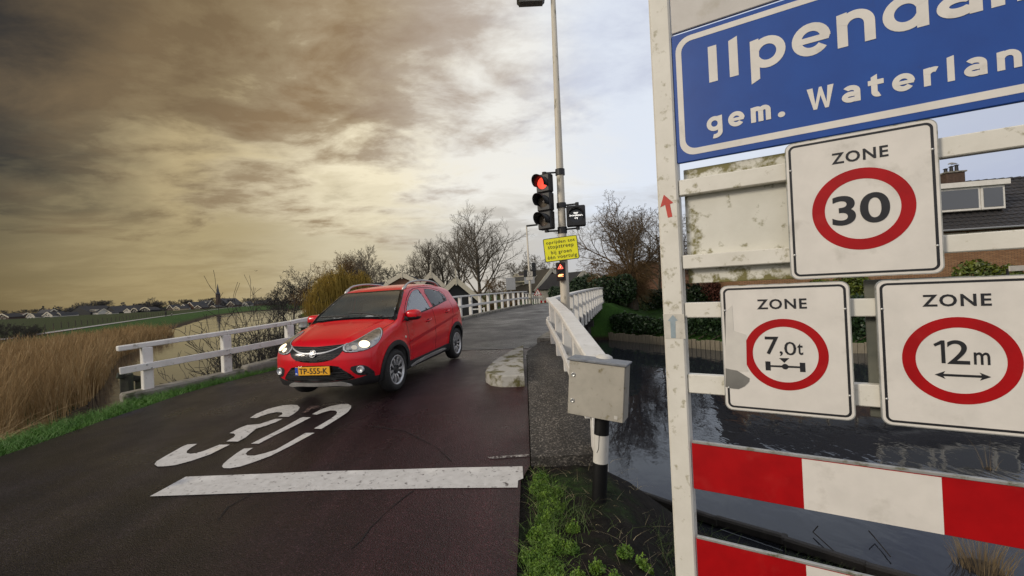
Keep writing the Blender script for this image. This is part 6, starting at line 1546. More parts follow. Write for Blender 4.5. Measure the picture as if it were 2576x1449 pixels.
vhouse(c2v, 2100, 2340, 470, 370, 400, 'long dark roof far off behind the bare shrubs', VW, ROOFD, rot=85, l=20)
# church
cp = at(*c2v(1468, 500), 390); z0 = -1.75
chh = empty('church', (cp.x, 390, z0)); tag(chh, 'village church with slender dark spire on the horizon', 'church')
zt_top = at(*c2v(1450, 108), 390).z - z0; zt_sh = at(*c2v(1468, 290), 390).z - z0; ww = (at(*c2v(1492, 300), 390) - at(*c2v(1440, 300), 390)).length
SLATE = pmat('spire_slate', (.030, .032, .040), (.045, .047, .055), 2, .6)
MB().box((0, 0, zt_sh / 2), (ww, ww, zt_sh), .0, .1).build('tower', VW, chh)
MB().lathe([(ww * .72, zt_sh), (ww * .40, zt_sh + (zt_top - zt_sh) * .22), (ww * .22, zt_sh + (zt_top - zt_sh) * .6), (.12, zt_top - .5), (.03, zt_top)], (0, 0, 0), (0, 0, 1), 8).build('spire', SLATE, chh)
for sx in (-.25, .25): MB().box((sx * ww, -ww / 2 - .05, zt_sh * .84), (ww * .18, .1, zt_sh * .14)).build('belfry_opening', TAR, chh)
nw = (at(*c2v(1600, 480), 390) - at(*c2v(1370, 480), 390)).length; nh = at(*c2v(1480, 365), 390).z - z0
MB().prism([(-nw * .42, 0), (nw * .55, 0), (nw * .55, nh * .35), (0, nh), (-nw * .42, nh * .35)], (0, 3, 0), (1, 0, 0), (0, 0, 1), (0, 22, 0)).build('nave', SLATE, chh)

# ------------------------------------------------------------------ dike path, meadow fence, walker and dog
PATH = [(-30, 5), (-44, 26), (-58, 48), (-80, 85), (-111, 138), (-149, 207), (-200, 300), (-260, 420)]
V = []; F = []
for i, p in enumerate(PATH):
    a = np.array(PATH[max(i - 1, 0)]); b = np.array(PATH[min(i + 1, len(PATH) - 1)]); d = (b - a) / np.linalg.norm(b - a); n = np.array([-d[1], d[0]])
    for s in (-1, 0, 1): q = np.array(p) + n * s * 1.1; V.append((q[0], q[1], float(land(np.array([q[0]]), np.array([q[1]]))[0]) + .05 + (.02 if s == 0 else 0)))
F = [(3 * i + k, 3 * i + k + 1, 3 * i + k + 4, 3 * i + k + 3) for i in range(len(PATH) - 1) for k in (0, 1)]
def densify(pts, step):
    out = []
    for a, b in zip(pts, pts[1:]):
        a, b = np.array(a, float), np.array(b, float); n = max(1, int(np.linalg.norm(b - a) / step)); out += [tuple(a + (b - a) * k / n) for k in range(n)]
    return out + [pts[-1]]
PD = densify(PATH, 3.0); V = []
for i, p in enumerate(PD):
    a = np.array(PD[max(i - 1, 0)]); b = np.array(PD[min(i + 1, len(PD) - 1)]); d = (b - a) / np.linalg.norm(b - a); n = np.array([-d[1], d[0]])
    for s in (-1, 1): q = np.array(p) + n * s * 1.15; V.append((q[0], q[1], float(land(np.array([q[0]]), np.array([q[1]]))[0]) + .10))
F = [(2 * i, 2 * i + 1, 2 * i + 3, 2 * i + 2) for i in range(len(PD) - 1)]
tag(mesh('path', V, F, pmat('path_asphalt', (.26, .25, .24), (.33, .32, .31), 1.5, .8)), kind='structure')
FP = pmat('fence_post_wood', (.045, .04, .03), (.08, .07, .05), 9, .9)
fpts = densify([(-38, 6), (-52, 29), (-66, 51), (-88, 88), (-119, 141), (-140, 178)], 3.4)
pm_ = MB().tube([(0, 0, -.3), (0, 0, 1.15)], [.075, .065], 8).build('fence_post', FP).data; bpy.data.objects.remove(bpy.data.objects['fence_post'])
prev = None
def pix(p):
    v = np.array([p[0], p[1], p[2] - EYE]); d = v @ _fw; return CX + FPX * (v @ _rt) / d, CY - FPX * (v @ _up) / d
fpts = [p for p in fpts if p[1] > 1 and pix((p[0], p[1], -1.0))[0] > 8]
ORD = 'first second third fourth fifth sixth seventh eighth ninth tenth eleventh twelfth thirteenth fourteenth fifteenth sixteenth seventeenth eighteenth nineteenth'.split()
TENS = {20: 'twent', 30: 'thirt', 40: 'fort', 50: 'fift'}
def ordw(n):
    if n < 20: return ORD[n - 1]
    t, u = n // 10 * 10, n % 10
    return TENS[t] + ('ieth' if u == 0 else 'y-' + ORD[u - 1])
for i, p in enumerate(fpts):
    z = float(land(np.array([p[0]]), np.array([p[1]]))[0]); o = bpy.data.objects.new('fence_post', pm_); COL.objects.link(o)
    o.location = (p[0], p[1], z); o.rotation_euler = (random.uniform(-.05, .05), random.uniform(-.05, .05), 0); o.scale = (1, 1, random.uniform(.88, 1.1))
    tag(o, ordw(i + 1) + ' dark wooden fence post from the left in the meadow fence row', 'fence post', 'meadow fence posts')
pp = at(*c2v(562, 672), 130); pz = float(land(np.array([pp.x]), np.array([pp.y]))[0]) + .10
def person(loc):
    me = bpy.data.meshes.new('person'); v = [(0, 0, .95), (0, 0, 1.15), (0, .0, 1.40), (0, .01, 1.52), (0, .02, 1.62), (0, .02, 1.74), (.10, 0, .92), (.12, .10, .50), (.12, .22, .07), (.12, .10, .03), (-.10, 0, .92), (-.12, -.08, .50), (-.12, -.02, .07), (-.12, -.14, .03), (.20, 0, 1.38), (.29, -.02, 1.12), (.27, -.12, .90), (-.20, 0, 1.38), (-.30, .04, 1.12), (-.28, -.04, .88)]
    e = [(0, 1), (1, 2), (2, 3), (3, 4), (4, 5), (0, 6), (6, 7), (7, 8), (8, 9), (0, 10), (10, 11), (11, 12), (12, 13), (2, 14), (14, 15), (15, 16), (2, 17), (17, 18), (18, 19)]
    rr = [.19, .19, .20, .08, .10, .09, .12, .09, .06, .05, .12, .09, .06, .05, .10, .075, .05, .10, .075, .05]
    me.from_pydata(v, e, []); o = bpy.data.objects.new('person', me); COL.objects.link(o); o.location = loc; o.rotation_euler = (0, 0, rad(-20))
    md = o.modifiers.new('skin', 'SKIN'); 
    for i, q in enumerate(rr): me.skin_vertices[0].data[i].radius = (q, q)
    me.skin_vertices[0].data[0].use_root = True
    o.modifiers.new('sub', 'SUBSURF').levels = 1
    dg = bpy.context.evaluated_depsgraph_get(); m2 = bpy.data.meshes.new_from_object(o.evaluated_get(dg)); o.modifiers.clear(); o.data = m2
    m2.materials.clear(); m2.materials.append(pmat('dark_coat', (.010, .010, .012), (.018, .018, .02), 5, .9)); return tag(o, 'person in dark clothes walking along the dike path', 'person')
person((pp.x, pp.y, pz))
dp = at(*c2v(662, 668), 131); dz = float(land(np.array([dp.x]), np.array([dp.y]))[0]) + .06
me = bpy.data.meshes.new('dog'); v = [(0, .30, .50), (0, 0, .50), (0, -.32, .53), (0, -.48, .72), (0, -.66, .68), (.09, .30, .26), (.09, .34, .03), (-.09, .30, .26), (-.09, .26, .03), (.09, -.30, .26), (.09, -.34, .03), (-.09, -.30, .26), (-.09, -.26, .03), (0, .46, .66), (0, .56, .78)]
e = [(0, 1), (1, 2), (2, 3), (3, 4), (0, 5), (5, 6), (0, 7), (7, 8), (2, 9), (9, 10), (2, 11), (11, 12), (0, 13), (13, 14)]
me.from_pydata(v, e, []); dog = bpy.data.objects.new('dog', me); COL.objects.link(dog); dog.modifiers.new('skin', 'SKIN')
for i, q in enumerate([.14, .13, .16, .10, .06, .06, .035, .06, .035, .06, .035, .06, .035, .03, .02]): me.skin_vertices[0].data[i].radius = (q, q)
me.skin_vertices[0].data[1].use_root = True; dog.modifiers.new('sub', 'SUBSURF').levels = 1
dg = bpy.context.evaluated_depsgraph_get(); m2 = bpy.data.meshes.new_from_object(dog.evaluated_get(dg)); dog.modifiers.clear(); dog.data = m2; m2.materials.clear(); m2.materials.append(pmat('pale_fur', (.33, .30, .25), (.12, .10, .08), 4, .9))
dog.location = (dp.x, dp.y, dz); dog.rotation_euler = (0, 0, rad(-150)); tag(dog, 'pale dog on the dike path ahead of the walker', 'dog')

# ------------------------------------------------------------------ street furniture at the far end of the bridge
def c4(x, y): return ((1860 + x / 3.622) / 1.4907, (820 + y / 3.622) / 1.4907)
Yl = 33.0
fb = at(*c4(478, 1140), Yl); ft = at(*c4(415, 105), Yl); fb = Vector((fb.x, Yl, float(zr(fb.x, Yl)) - .3))
l2 = empty('street_lamp', fb); tag(l2, 'slender white street lamp at the far end of the bridge', 'street lamp')
tp = Vector((ft.x, Yl, ft.z)) - fb
MB().tube([(0, 0, 0), tp * .3, tp], [.11, .09, .05], 12).build('pole', POLE, l2, True)
MB().obox(tp + Vector((.42, 0, .06)), (.45, 0, .03), (0, .13, 0), (0, 0, .055), .03).build('lamp_head', pmat('lamp_head_grey', (.03, .03, .03)), l2)
def onl(z): return fb + tp * ((z - fb.z) / tp.z)
z = at(*c4(490, 690), Yl).z; p = onl(z) + Vector((.36, .1, 0)); s2 = empty('traffic_signal', p - UP * .55); tag(s2, 'black traffic signal seen from behind on the far street lamp', 'traffic light')
for k in range(3): MB().box((0, 0, .18 + .36 * k), (.30, .22, .35), 0, .03).build('lamp_housing', DARK, s2)
MB().tube([(0, -.1, .5), (-.36, -.1, .5)], .02, 6).build('bracket', DARK, s2)
z = at(*c4(412, 745), Yl).z; p = onl(z) + Vector((-.30, -.05, 0)); s3 = empty('pedestrian_signal', p - UP * .28); tag(s3, 'small black signal box left of the far street lamp', 'traffic light')
MB().box((0, 0, .28), (.30, .2, .52), 0, .03).build('lamp_housing', DARK, s3); MB().tube([(0, 0, .28), (.30, .05, .28)], .02, 6).build('bracket', DARK, s3)
z1, z0_ = at(*c4(460, 720), Yl).z, at(*c4(460, 785), Yl).z; p = onl((z1 + z0_) / 2); o = MB().obox(p + Vector((.0, -.13, 0)), (.24, 0, 0), (0, .01, 0), (0, 0, (z1 - z0_) / 2), .004).build('info_sign', WHITEW); tag(o, 'small white sign plate on the far street lamp', 'sign')
MB().lathe([(.10, 0), (.12, 0), (.12, .004), (.10, .004)], p + Vector((0, -.142, .02)), (0, -1, 0), 16).build('emblem', FOIL_K, o)
o2 = MB().obox(p + Vector((.0, -.13, -(z1 - z0_) / 2 - .16)), (.26, 0, 0), (0, .01, 0), (0, 0, .11), .004).build('info_sign', WHITEW); tag(o2, 'low white subplate under the small sign on the far street lamp', 'sign')
# warning triangle and barrier bar
tb_ = at(*c4(566, 1145), 34); tb_ = Vector((tb_.x, 34, float(zr(tb_.x, 34)) - .2)); w_ = empty('warning_sign', tb_); tag(w_, 'red-edged warning triangle with exclamation mark beyond the bridge', 'sign')
tc_ = at(*c4(566, 1008), 34) - tb_; R = .37
MB().tube([(0, 0, 0), (0, 0, tc_.z - .1)], .035, 8).build('pole', EDGE, w_)
a, b = tri_ring((0, 0), R, .10); MB().prism([(q[0], q[1]) for q in a], tc_ + Vector((0, -.05, 0)), (1, 0, 0), (0, 0, 1), (0, .01, 0)).build('plate', FOIL_W, w_); flat_ring(a, b, (tc_ + Vector((0, -.052, 0)), (1, 0, 0), (0, 0, 1), (0, -1, 0)), .004, 'red_border', FOIL_R, w_)
MB().prism([(-.02, -.08), (.02, -.08), (.03, .10), (-.03, .10)], tc_ + Vector((0, -.053, 0)), (1, 0, 0), (0, 0, 1), (0, -.004, 0)).build('exclamation_mark', FOIL_K, w_)
MB().obox(tc_ + Vector((0, -.05, -.33)), (.33, 0, 0), (0, .008, 0), (0, 0, .08)).build('subplate', WHITEW, w_)
a, b = at(*c4(575, 1130), 37), at(*c4(760, 1130), 37)
bb = empty('barrier_bar', (a.x, 37, float(zr(a.x, 37)) - .1)); tag(bb, 'red and white bar low across the road end beyond the bridge', 'barrier')
n = 7; L_ = (b.x - a.x)
for k in range(n): MB().box((L_ * (k + .5) / n, 0, a.z - bb.location.z), (L_ / n, .06, .20)).build('stripe', FOIL_R if k % 2 else FOIL_W, bb)
for k in (0.06, .94): MB().box((L_ * k, .06, (a.z - bb.location.z) / 2), (.08, .06, a.z - bb.location.z)).build('post', FOIL_W, bb)
# plain signs seen from behind
for cx_, cy_, Yq, w2, h2, lab in ((200, 885, 44, .95, 1.25, 'grey back of a road sign left of the far street lamp'), (455, 838, 42, 1.0, .65, 'grey back of a second sign beside the far street lamp'), (1455, 845, 40, .62, .62, 'small grey sign back beyond the right parapet end')):
    p = at(*c4(cx_, cy_), Yq); q = empty('road_sign', (p.x, Yq, -.6)); tag(q, lab, 'sign'); MB().box((0, 0, p.z + .6), (w2, .03, h2), 0, .01).build('plate', pmat('sign_back_grey', (.30, .30, .31), (.36, .36, .36), 8, .5), q); MB().tube([(0, .04, 0), (0, .04, p.z + .6 + h2 / 2)], .04, 8).build('pole', EDGE, q)
# further railings beyond the hump
e0 = RC + BD * 20.3; zz0 = float(zr(e0.x, e0.y)) + .11
railing('railing', 'short white railing bending off right past the bridge end', [(e0.x, e0.y, zz0), (e0.x + 2.6, e0.y + 1.8, zz0 - .12)], [.9, 2.0, 3.0], .85, .42, tw=.14, th=.07, pw=.13, post_drop=.1)
e1 = LC + BD * 20.4; railing('railing', 'low white railing beyond the left parapet by the far street lamp', [(e1.x - .3, e1.y + .6, float(zr(e1.x, e1.y)) + .05), (e1.x + 1.6, e1.y + 9, float(zr(e1.x + 1.6, e1.y + 9)) + .1)], [.2 + 1.2 * k for k in range(7)], .80, .42, tw=.12, th=.06, pw=.12, post_drop=.1)
# jetty rails by the barn
jb = at(1182, 790, 30); j = empty('garden_gate', (jb.x, 30, -.9)); tag(j, 'low white gate frame below the parapet beside the black barn', 'gate')
for x in (0, 1.0): MB().box((x, 0, .7), (.09, .09, 1.5)).build('post', WOOD, j)
for z in (.35, 1.35): MB().box((.5, .0, z), (.91, .06, .09)).build('rail', WOOD, j)
# bird over the village
bp_ = at(644, 682, 180); V = [(-.9, 0, .25), (-.45, 0, .32), (0, .25, 0), (.45, 0, .32), (.9, 0, .25), (0, -.3, 0), (0, 0, -.1), (-.45, .22, .25), (.45, .22, .25)]
tag(mesh('bird', [tuple(Vector(q) + bp_) for q in V], [(0, 1, 7), (1, 5, 2, 7), (3, 4, 8), (5, 3, 8, 2), (5, 6, 1), (5, 3, 6), (2, 6, 7), (2, 8, 6)], DARK), 'tiny dark bird gliding in the yellow sky', 'bird')

# ------------------------------------------------------------------ trees
def seg_mesh(name, segs, n, mat, parent):
    """many tapered sticks: segs = array (k,8): p(3) q(3) r0 r1"""
    s = np.asarray(segs, float); p, q, r0, r1 = s[:, :3], s[:, 3:6], s[:, 6], s[:, 7]
    d = q - p; d /= (np.linalg.norm(d, axis=1, keepdims=True) + 1e-9); ref = np.where(np.abs(d[:, 2:3]) < .9, np.array([[0, 0, 1.]]), np.array([[1., 0, 0]]))
    a = np.cross(d, ref); a /= np.linalg.norm(a, axis=1, keepdims=True); b = np.cross(d, a); k = len(s)
    t = np.arange(n) * 2 * np.pi / n; c, sn = np.cos(t), np.sin(t)
    off = a[:, None] * c[None, :, None] + b[:, None] * sn[None, :, None]
    V = np.concatenate([p[:, None] + off * r0[:, None, None], q[:, None] + off * r1[:, None, None]], 1).reshape(-1, 3)
    i = np.arange(n); j = (i + 1) % n; base = (np.arange(k) * 2 * n)[:, None]
    Q = np.stack([base + i, base + j, base + n + j, base + n + i], -1).reshape(-1, 4)
    return npmesh(name, V, Q, None, mat, parent, True)
def rot_about(v, ax, ang):
    return v * math.cos(ang) + np.cross(ax, v) * math.sin(ang) + ax * (ax @ v) * (1 - math.cos(ang))
def grow(rng, p, d, L, r, lvl, spec, out, trunk):
    ns, kids, ang, ratio, up, wig, start = spec[lvl]
    p = np.array(p, float); d = np.array(d, float); nodes = []
    for i in range(ns):
        d = d + rng.normal(0, wig, 3) + np.array([0, 0, up]); d /= np.linalg.norm(d); q = p + d * L / ns
        t0, t1 = i / ns, (i + 1) / ns; ra, rb = r * (1 - .72 * t0), r * (1 - .72 * t1)
        (trunk if lvl == 0 else out).append((*p, *q, ra, rb)); nodes.append((t0, t1, p.copy(), q.copy(), d.copy(), rb)); p = q
    if lvl + 1 >= len(spec): return
    n = max(1, int(round(kids * rng.uniform(.8, 1.2)))); ph = rng.uniform(0, 6.28)
    for k in range(n):
        t = start + (1 - start) * (k + rng.uniform(.1, .9)) / n
        nd = nodes[min(int(t * ns), ns - 1)]; f = (t - nd[0]) / (nd[1] - nd[0]); pt = nd[2] + (nd[3] - nd[2]) * f; dd = nd[4]
        e = np.cross(dd, [0, 0, 1.]) if abs(dd[2]) < .95 else np.array([1., 0, 0]); e /= np.linalg.norm(e)
        ph += 2.4 + rng.normal(0, .4); e = rot_about(e, dd, ph); nd_ = rot_about(dd, e, rad(ang) * rng.uniform(.75, 1.25))
        grow(rng, pt, nd_, L * ratio * rng.uniform(.7, 1.15) * (1.05 - .55 * (t - start)), r * (.62 if lvl == 0 else .55) * (1 - .5 * t), lvl + 1, spec, out, trunk)
BARK = pmat('bark_grey_brown', (.050, .042, .030), (.085, .072, .052), 9, .95, .3, 40)
TWIG = pmat('twig_grey_brown', (.085, .070, .050), (.145, .120, .088), 4, .95)
TWIGD = pmat('twig_dark', (.028, .025, .021), (.050, .044, .036), 4, .95)
TWIGO = pmat('twig_orange_brown', (.115, .066, .024), (.17, .105, .04), 3, .95)
# ns, kids, angle, length ratio, uplift, wiggle, first branch
ASH = [(9, 20, 46, .72, .02, .04, .14), (7, 9, 38, .48, .10, .06, .2), (5, 7, 38, .50, .05, .09, .15), (3, 5, 36, .52, .05, .10, .15), (2, 0, 0, 0, .05, .12, 0)]
POP = [(9, 20, 38, .55, .02, .04, .2), (6, 8, 36, .48, .06, .07, .2), (4, 6, 32, .48, .07, .09, .2), (2, 3, 30, .5, .06, .1, .2), (2, 0, 0, 0, .05, .1, 0)]
RND = [(6, 15, 60, .80, .0, .06, .18), (6, 9, 46, .52, .03, .10, .15), (4, 6, 40, .50, .03, .12, .2), (3, 4, 38, .50, .02, .14, .2), (2, 0, 0, 0, .0, .15, 0)]
def tree(base, h, spec, label, seed, mats=(BARK, TWIG), thick=.018, name='bare_tree', cat='tree', group=None, minr=.006, spread=1.0, lean=(0, 0)):
    rng = np.random.default_rng(seed); out, tr = [], []
    grow(rng, (0, 0, 0), (lean[0], lean[1], 1), h * (.82 if spec is not RND else .6), h * thick, 0, spec, out, tr)
    r = empty(name, base); tag(r, label, cat, group)
    o = np.array(out); t = np.array(tr)
    H = max(o[:, 5].max(), t[:, 5].max()); s = h / H; o[:, :6] *= s; t[:, :6] *= s
    o[:, [0, 1, 3, 4]] *= spread; o[:, 6:] = np.maximum(o[:, 6:], minr)
    seg_mesh('trunk', t, 8, mats[0], r); seg_mesh('crown', o, 3, mats[1], r); return r
def tb(px, Y, z=None):
    p = at(px, 720, Y); zz_ = float(land(np.array([p.x]), np.array([Y]))[0]) if z is None else z
    return Vector((p.x, Y, zz_ - .1))
def hgt(py, px, Y, base): return at(px, py, Y).z - base.z
b = tb(1206, 60); tree(b, hgt(505, 1206, 60, b), ASH, 'tallest bare tree, wide crown, standing behind the bridge left of the lamp post', 11, spread=1.15, minr=.008)
b = tb(1075, 64); tree(b, hgt(592, 1080, 64, b), ASH, 'bare tree at the left end of the group behind the black barns', 21, minr=.008, spread=1.0)
b = tb(1118, 66); tree(b, hgt(600, 1118, 66, b), POP, 'bare upright tree between the tallest tree and the left one of the group', 31, minr=.008)
b = tb(1160, 72); tree(b, hgt(560, 1160, 72, b), POP, 'slim bare tree just left of the tallest tree', 41, minr=.008)
b = tb(930, 58); tree(b, hgt(612, 930, 58, b), POP, 'thin bare birch-like tree rising above the willow', 51, minr=.011, thick=.012)
b = tb(862, 66); tree(b, hgt(625, 862, 66, b), RND, 'broad bare tree with drooping twigs behind the weeping willow', 61, mats=(BARK, TWIGO), minr=.013, spread=1.0)
b = tb(905, 70); tree(b, hgt(640, 905, 70, b), ASH, 'bare tree crowding behind the birch-like tree', 62, minr=.013)
b = tb(985, 95); tree(b, hgt(662, 985, 95, b), RND, 'low dark bare tree above the dark roof wing', 71, mats=(BARK, TWIGD), minr=.02)
b = tb(1030, 98); tree(b, hgt(672, 1030, 98, b), RND, 'small dark bare tree above the brick gable', 72, mats=(BARK, TWIGD), minr=.02)
b = tb(1303, 85); tree(b, hgt(655, 1300, 85, b), RND, 'small round bare tree left of the far street lamp', 73, minr=.016)
b = tb(1345, 84); tree(b, hgt(632, 1345, 84, b), RND, 'small bare tree right of the far street lamp', 74, minr=.016)
b = tb(1385, 90); tree(b, hgt(660, 1385, 90, b), RND, 'far bare tree low behind the signal pole', 75, minr=.018)
b = tb(1245, 56); tree(b, hgt(700, 1245, 56, b), RND, 'low tangled bare bush at the foot of the tallest tree', 76, mats=(BARK, TWIGO), minr=.010)
b = tb(1190, 44); tree(b, hgt(728, 1190, 44, b), RND, 'brown tangled bush between barn and parapet', 77, mats=(BARK, TWIGO), minr=.010)
b = tb(1235, 40); tree(b, hgt(742, 1235, 40, b), RND, 'low brown bush seen through the parapet posts', 78, mats=(BARK, TWIGO), minr=.010)
b = tb(1282, 38, -.8); tree(b, hgt(745, 1282, 38, b), RND, 'brown bush behind the far end of the left parapet', 79, mats=(BARK, TWIGO), minr=.010)
# weeping willow
def willow(base, h, w, label, seed):
    rng = np.random.default_rng(seed); out, tr, hang = [], [], []
    grow(rng, (0, 0, 0), (0, 0, 1), h * .55, h * .04, 0, RND[:3], out, tr); o = np.array(out); t = np.array(tr)
    s = h * .96 / max(o[:, 5].max(), 1e-3); o[:, :6] *= s; t[:, :6] *= s; o[:, [0, 1, 3, 4]] *= w / max(np.abs(o[:, [3, 4]]).max(), 1e-3) * .92
    ends = o[rng.integers(0, len(o), 3600), 3:6]; ends = ends[ends[:, 2] > h * .3]
    for e in ends:
        p = e + rng.normal(0, .25, 3); L = min(p[2] * rng.uniform(.35, .98), h * .8); d = np.array([rng.normal(0, .35), rng.normal(0, .35), .1])
        for k in range(5):
            d = d * .5 + np.array([rng.normal(0, .05), rng.normal(0, .05), -.6]); q = p + d / np.linalg.norm(d) * L / 5
            hang.append((*p, *q, .022, .016)); p = q
    r = empty('weeping_willow', base); tag(r, label, 'tree'); seg_mesh('trunk', t, 8, BARK, r)
    o[:, 6:] = np.maximum(o[:, 6:], .02); cr = seg_mesh('crown', o, 4, BARK, r)
    seg_mesh('hanging_twigs', hang, 3, pmat('willow_yellow_twig', (.26, .17, .025), (.38, .26, .04), 1.2, .9), cr); return r
b = tb(836, 52, -1.4); willow(b, hgt(662, 836, 52, b), 3.7, 'yellow-brown weeping willow behind the red car', 5)
b = tb(885, 54, -1.4); willow(b, hgt(676, 885, 54, b), 3.0, 'smaller olive weeping willow at the right of the yellow one', 6)
b = tb(735, 62, -1.5); tree(b, hgt(668, 735, 62, b), RND, 'dark dense bare tree at the water left of the willow', 81, mats=(BARK, TWIGD), minr=.014, spread=1.15)
b = tb(708, 66, -1.5); tree(b, hgt(712, 712, 66, b), RND, 'low dark bush at the water edge below the dense bare tree', 82, mats=(BARK, TWIGD), minr=.013)
b = tb(775, 60, -1.5); tree(b, hgt(715, 775, 60, b), RND, 'brown waterside bush under the weeping willow', 83, mats=(BARK, TWIGO), minr=.011)
# pollard willow on the right bank
def pollard(base, h, label, seed):
    rng = np.random.default_rng(seed); tr, out, tan = [], [], []; p = np.array([0, 0, 0.]); hb = h * .30
    for k in range(5):
        q = np.array([.06 * math.sin(k), .05 * math.cos(k * 1.3), hb * (k + 1) / 5]); r0, r1 = .42 - .03 * k, .42 - .03 * (k + 1) + (.12 if k == 4 else 0); tr.append((*p, *q, r0, r1)); p = q
    def whip(p, d, L, r, n, up, lst, kids):
        for k in range(n):
            d = d + rng.normal(0, .05, 3) + np.array([0, 0, up]); d /= np.linalg.norm(d); q = p + d * L / n; lst.append((*p, *q, r * (1 - .8 * k / n), r * (1 - .8 * (k + 1) / n)))
            if kids and k > 0:
                for _ in range(kids):
                    e = d + rng.normal(0, .42, 3); e /= np.linalg.norm(e); whip(q - d * rng.uniform(0, L / n), e, L * rng.uniform(.18, .4), r * .4, 3, .01, lst, 0)
            p = q
    limb = [(7, 9, 38, .52, .04, .10, .18), (6, 7, 42, .55, .03, .13, .12), (4, 5, 42, .55, .02, .15, .12), (3, 3, 40, .55, .02, .17, .1), (2, 0, 0, 0, .0, .18, 0)]
    for k in range(12):
        a = 2.4 * k + rng.normal(0, .3); el = rad(rng.uniform(22, 78)); d = np.array([math.cos(a) * math.cos(el), math.sin(a) * math.cos(el), math.sin(el)])
        grow(rng, p + d * .2, d, h * rng.uniform(.40, .60) * (.8 + .25 * math.sin(el)), .085, 0, limb, out, out)
    for k in range(2400):        # matted old shoots around the head and down the trunk
        a = rng.uniform(0, 6.283); z = hb * rng.uniform(.35, 1.35); rr = .3 + abs(rng.normal(0, .55)) * (z / hb); q = np.array([math.cos(a) * rr, math.sin(a) * rr, z])
        d = np.array([math.cos(a), math.sin(a), rng.normal(.1, .9)]); d /= np.linalg.norm(d); whip(q, d, rng.uniform(.5, 1.3), .010, 2, -.05, tan, 0)
    r = empty('pollard_willow', base); tag(r, label, 'tree'); seg_mesh('trunk', tr, 12, BARK, r)
    o = np.array(out); o[:, 6:] = np.maximum(o[:, 6:], .006); c = seg_mesh('crown', o, 3, pmat('willow_brown_twig', (.085, .056, .028), (.14, .095, .05), 2, .95), r); t = np.array(tan); t[:, 6:] = np.maximum(t[:, 6:], .005); seg_mesh('matted_shoots', t, 3, TWIGO, c); return r
b = tb(1590, 30.5); pollard(b, hgt(482, 1585, 30.5, b), 'pollard willow with bristling bare shoots between signal pole and sign post', 9)
b = tb(1535, 36); tree(b, hgt(640, 1535, 36, b), RND, 'brown bare shrub left of the pollard willow', 84, mats=(BARK, TWIGO), minr=.008)
b = tb(1655, 38); tree(b, hgt(520, 1655, 38, b), RND, 'bare tree half hidden by the white sign post', 85, minr=.009)
b = tb(1760, 33); tree(b, hgt(560, 1760, 33, b), RND, 'bare tree hidden behind the sign panels', 86, minr=.009)
b = tb(2050, 27); tree(b, 6.2, RND, 'bare garden tree hidden behind the zone signs', 87, minr=.008)

# ------------------------------------------------------------------ leafy shrubs and hedges
def leaf_cloud(name, pts, nrm, size, mat, parent, rng, aspect=.5):
    k = len(pts); a = rng.normal(0, 1, (k, 3)) + nrm * .8; a /= np.linalg.norm(a, axis=1, keepdims=True); b = np.cross(a, rng.normal(0, 1, (k, 3))); b /= np.linalg.norm(b, axis=1, keepdims=True); c = np.cross(a, b)
    s = size * rng.uniform(.6, 1.3, (k, 1)); V = np.stack([pts - b * s, pts + c * s * aspect + a * s * .1, pts + b * s, pts - c * s * aspect + a * s * .1], 1).reshape(-1, 3)
    return npmesh(name, V, np.arange(4 * k).reshape(-1, 4), None, mat, parent)
def bush(base, radii, n, size, mat, label, seed, name='shrub', cat='shrub', group=None, lumps=7):
    rng = np.random.default_rng(seed); r = empty(name, base); tag(r, label, cat, group); pts, nr = [], []
    for l in range(lumps):
        c = rng.uniform(-.55, .55, 3) * np.array(radii); c[2] = abs(c[2]) * 1.0 + radii[2] * .35; k = n // lumps; u = rng.normal(0, 1, (k, 3)); u /= np.linalg.norm(u, axis=1, keepdims=True)
        rr = np.array(radii) * rng.uniform(.42, .62); pts.append(c + u * rr * rng.uniform(.55, 1.05, (k, 1)) ** .5); nr.append(u)
    pts = np.concatenate(pts); nr = np.concatenate(nr); k = pts[:, 2] > .02; leaf_cloud('foliage', pts[k], nr[k], size, mat, r, rng)
    B = MB()
    for q in range(5): B.tube([(rng.normal(0, .08), rng.normal(0, .08), -.2), (rng.normal(0, .3) * radii[0], rng.normal(0, .3) * radii[1], radii[2] * 1.0)], [.05, .015], 5)
    o = B.build('stems', BARK, r); o['kind'] = 'stuff'; return r
LV_D = pmat('leaf_dark_green', (.012, .028, .010), (.025, .05, .015), 3, .45, spec=.4)
LV_Y = pmat('leaf_yellow_green', (.045, .075, .010), (.13, .15, .018), 2.2, .4, spec=.4)
LV_G = pmat('leaf_pine_green', (.016, .036, .014), (.03, .058, .02), 3, .6)
LV_R = pmat('leaf_russet', (.075, .022, .014), (.12, .04, .024), 4, .8)
bush(tb(1478, 50), (2.4, 2.0, 2.5), 9000, .17, LV_G, 'dark evergreen tree behind the signal pole', 1, 'evergreen_tree', 'tree')
bush(tb(1415, 52), (1.6, 1.6, 1.7), 5000, .16, LV_G, 'dark evergreen shrub left of the signal pole by the barrier', 2)
bush(tb(1535, 29.5), (1.7, 1.3, 1.5), 6000, .10, LV_D, 'dark laurel at the end of the right parapet', 3)
bush(tb(1500, 42), (1.2, 1.0, 1.0), 3000, .10, LV_D, 'small round evergreen below the cream gable', 4)
bush(tb(1640, 33.5), (1.7, 1.2, 1.1), 6000, .10, LV_D, 'dark evergreen shrub right of the pollard willow trunk', 5)
bush(tb(1745, 31.5), (1.9, 1.2, 1.25), 6000, .10, LV_D, 'dark shrub seen left of the zone signs above the lawn', 6)
bush(tb(1808, 31), (1.4, 1.1, 1.35), 5000, .09, LV_R, 'russet shrub beside the dark shrub above the lawn', 7)
bush(tb(2110, 25), (2.0, 1.2, 1.6), 6000, .09, LV_Y, 'yellow-green shrub in the gap between two zone signs', 8)
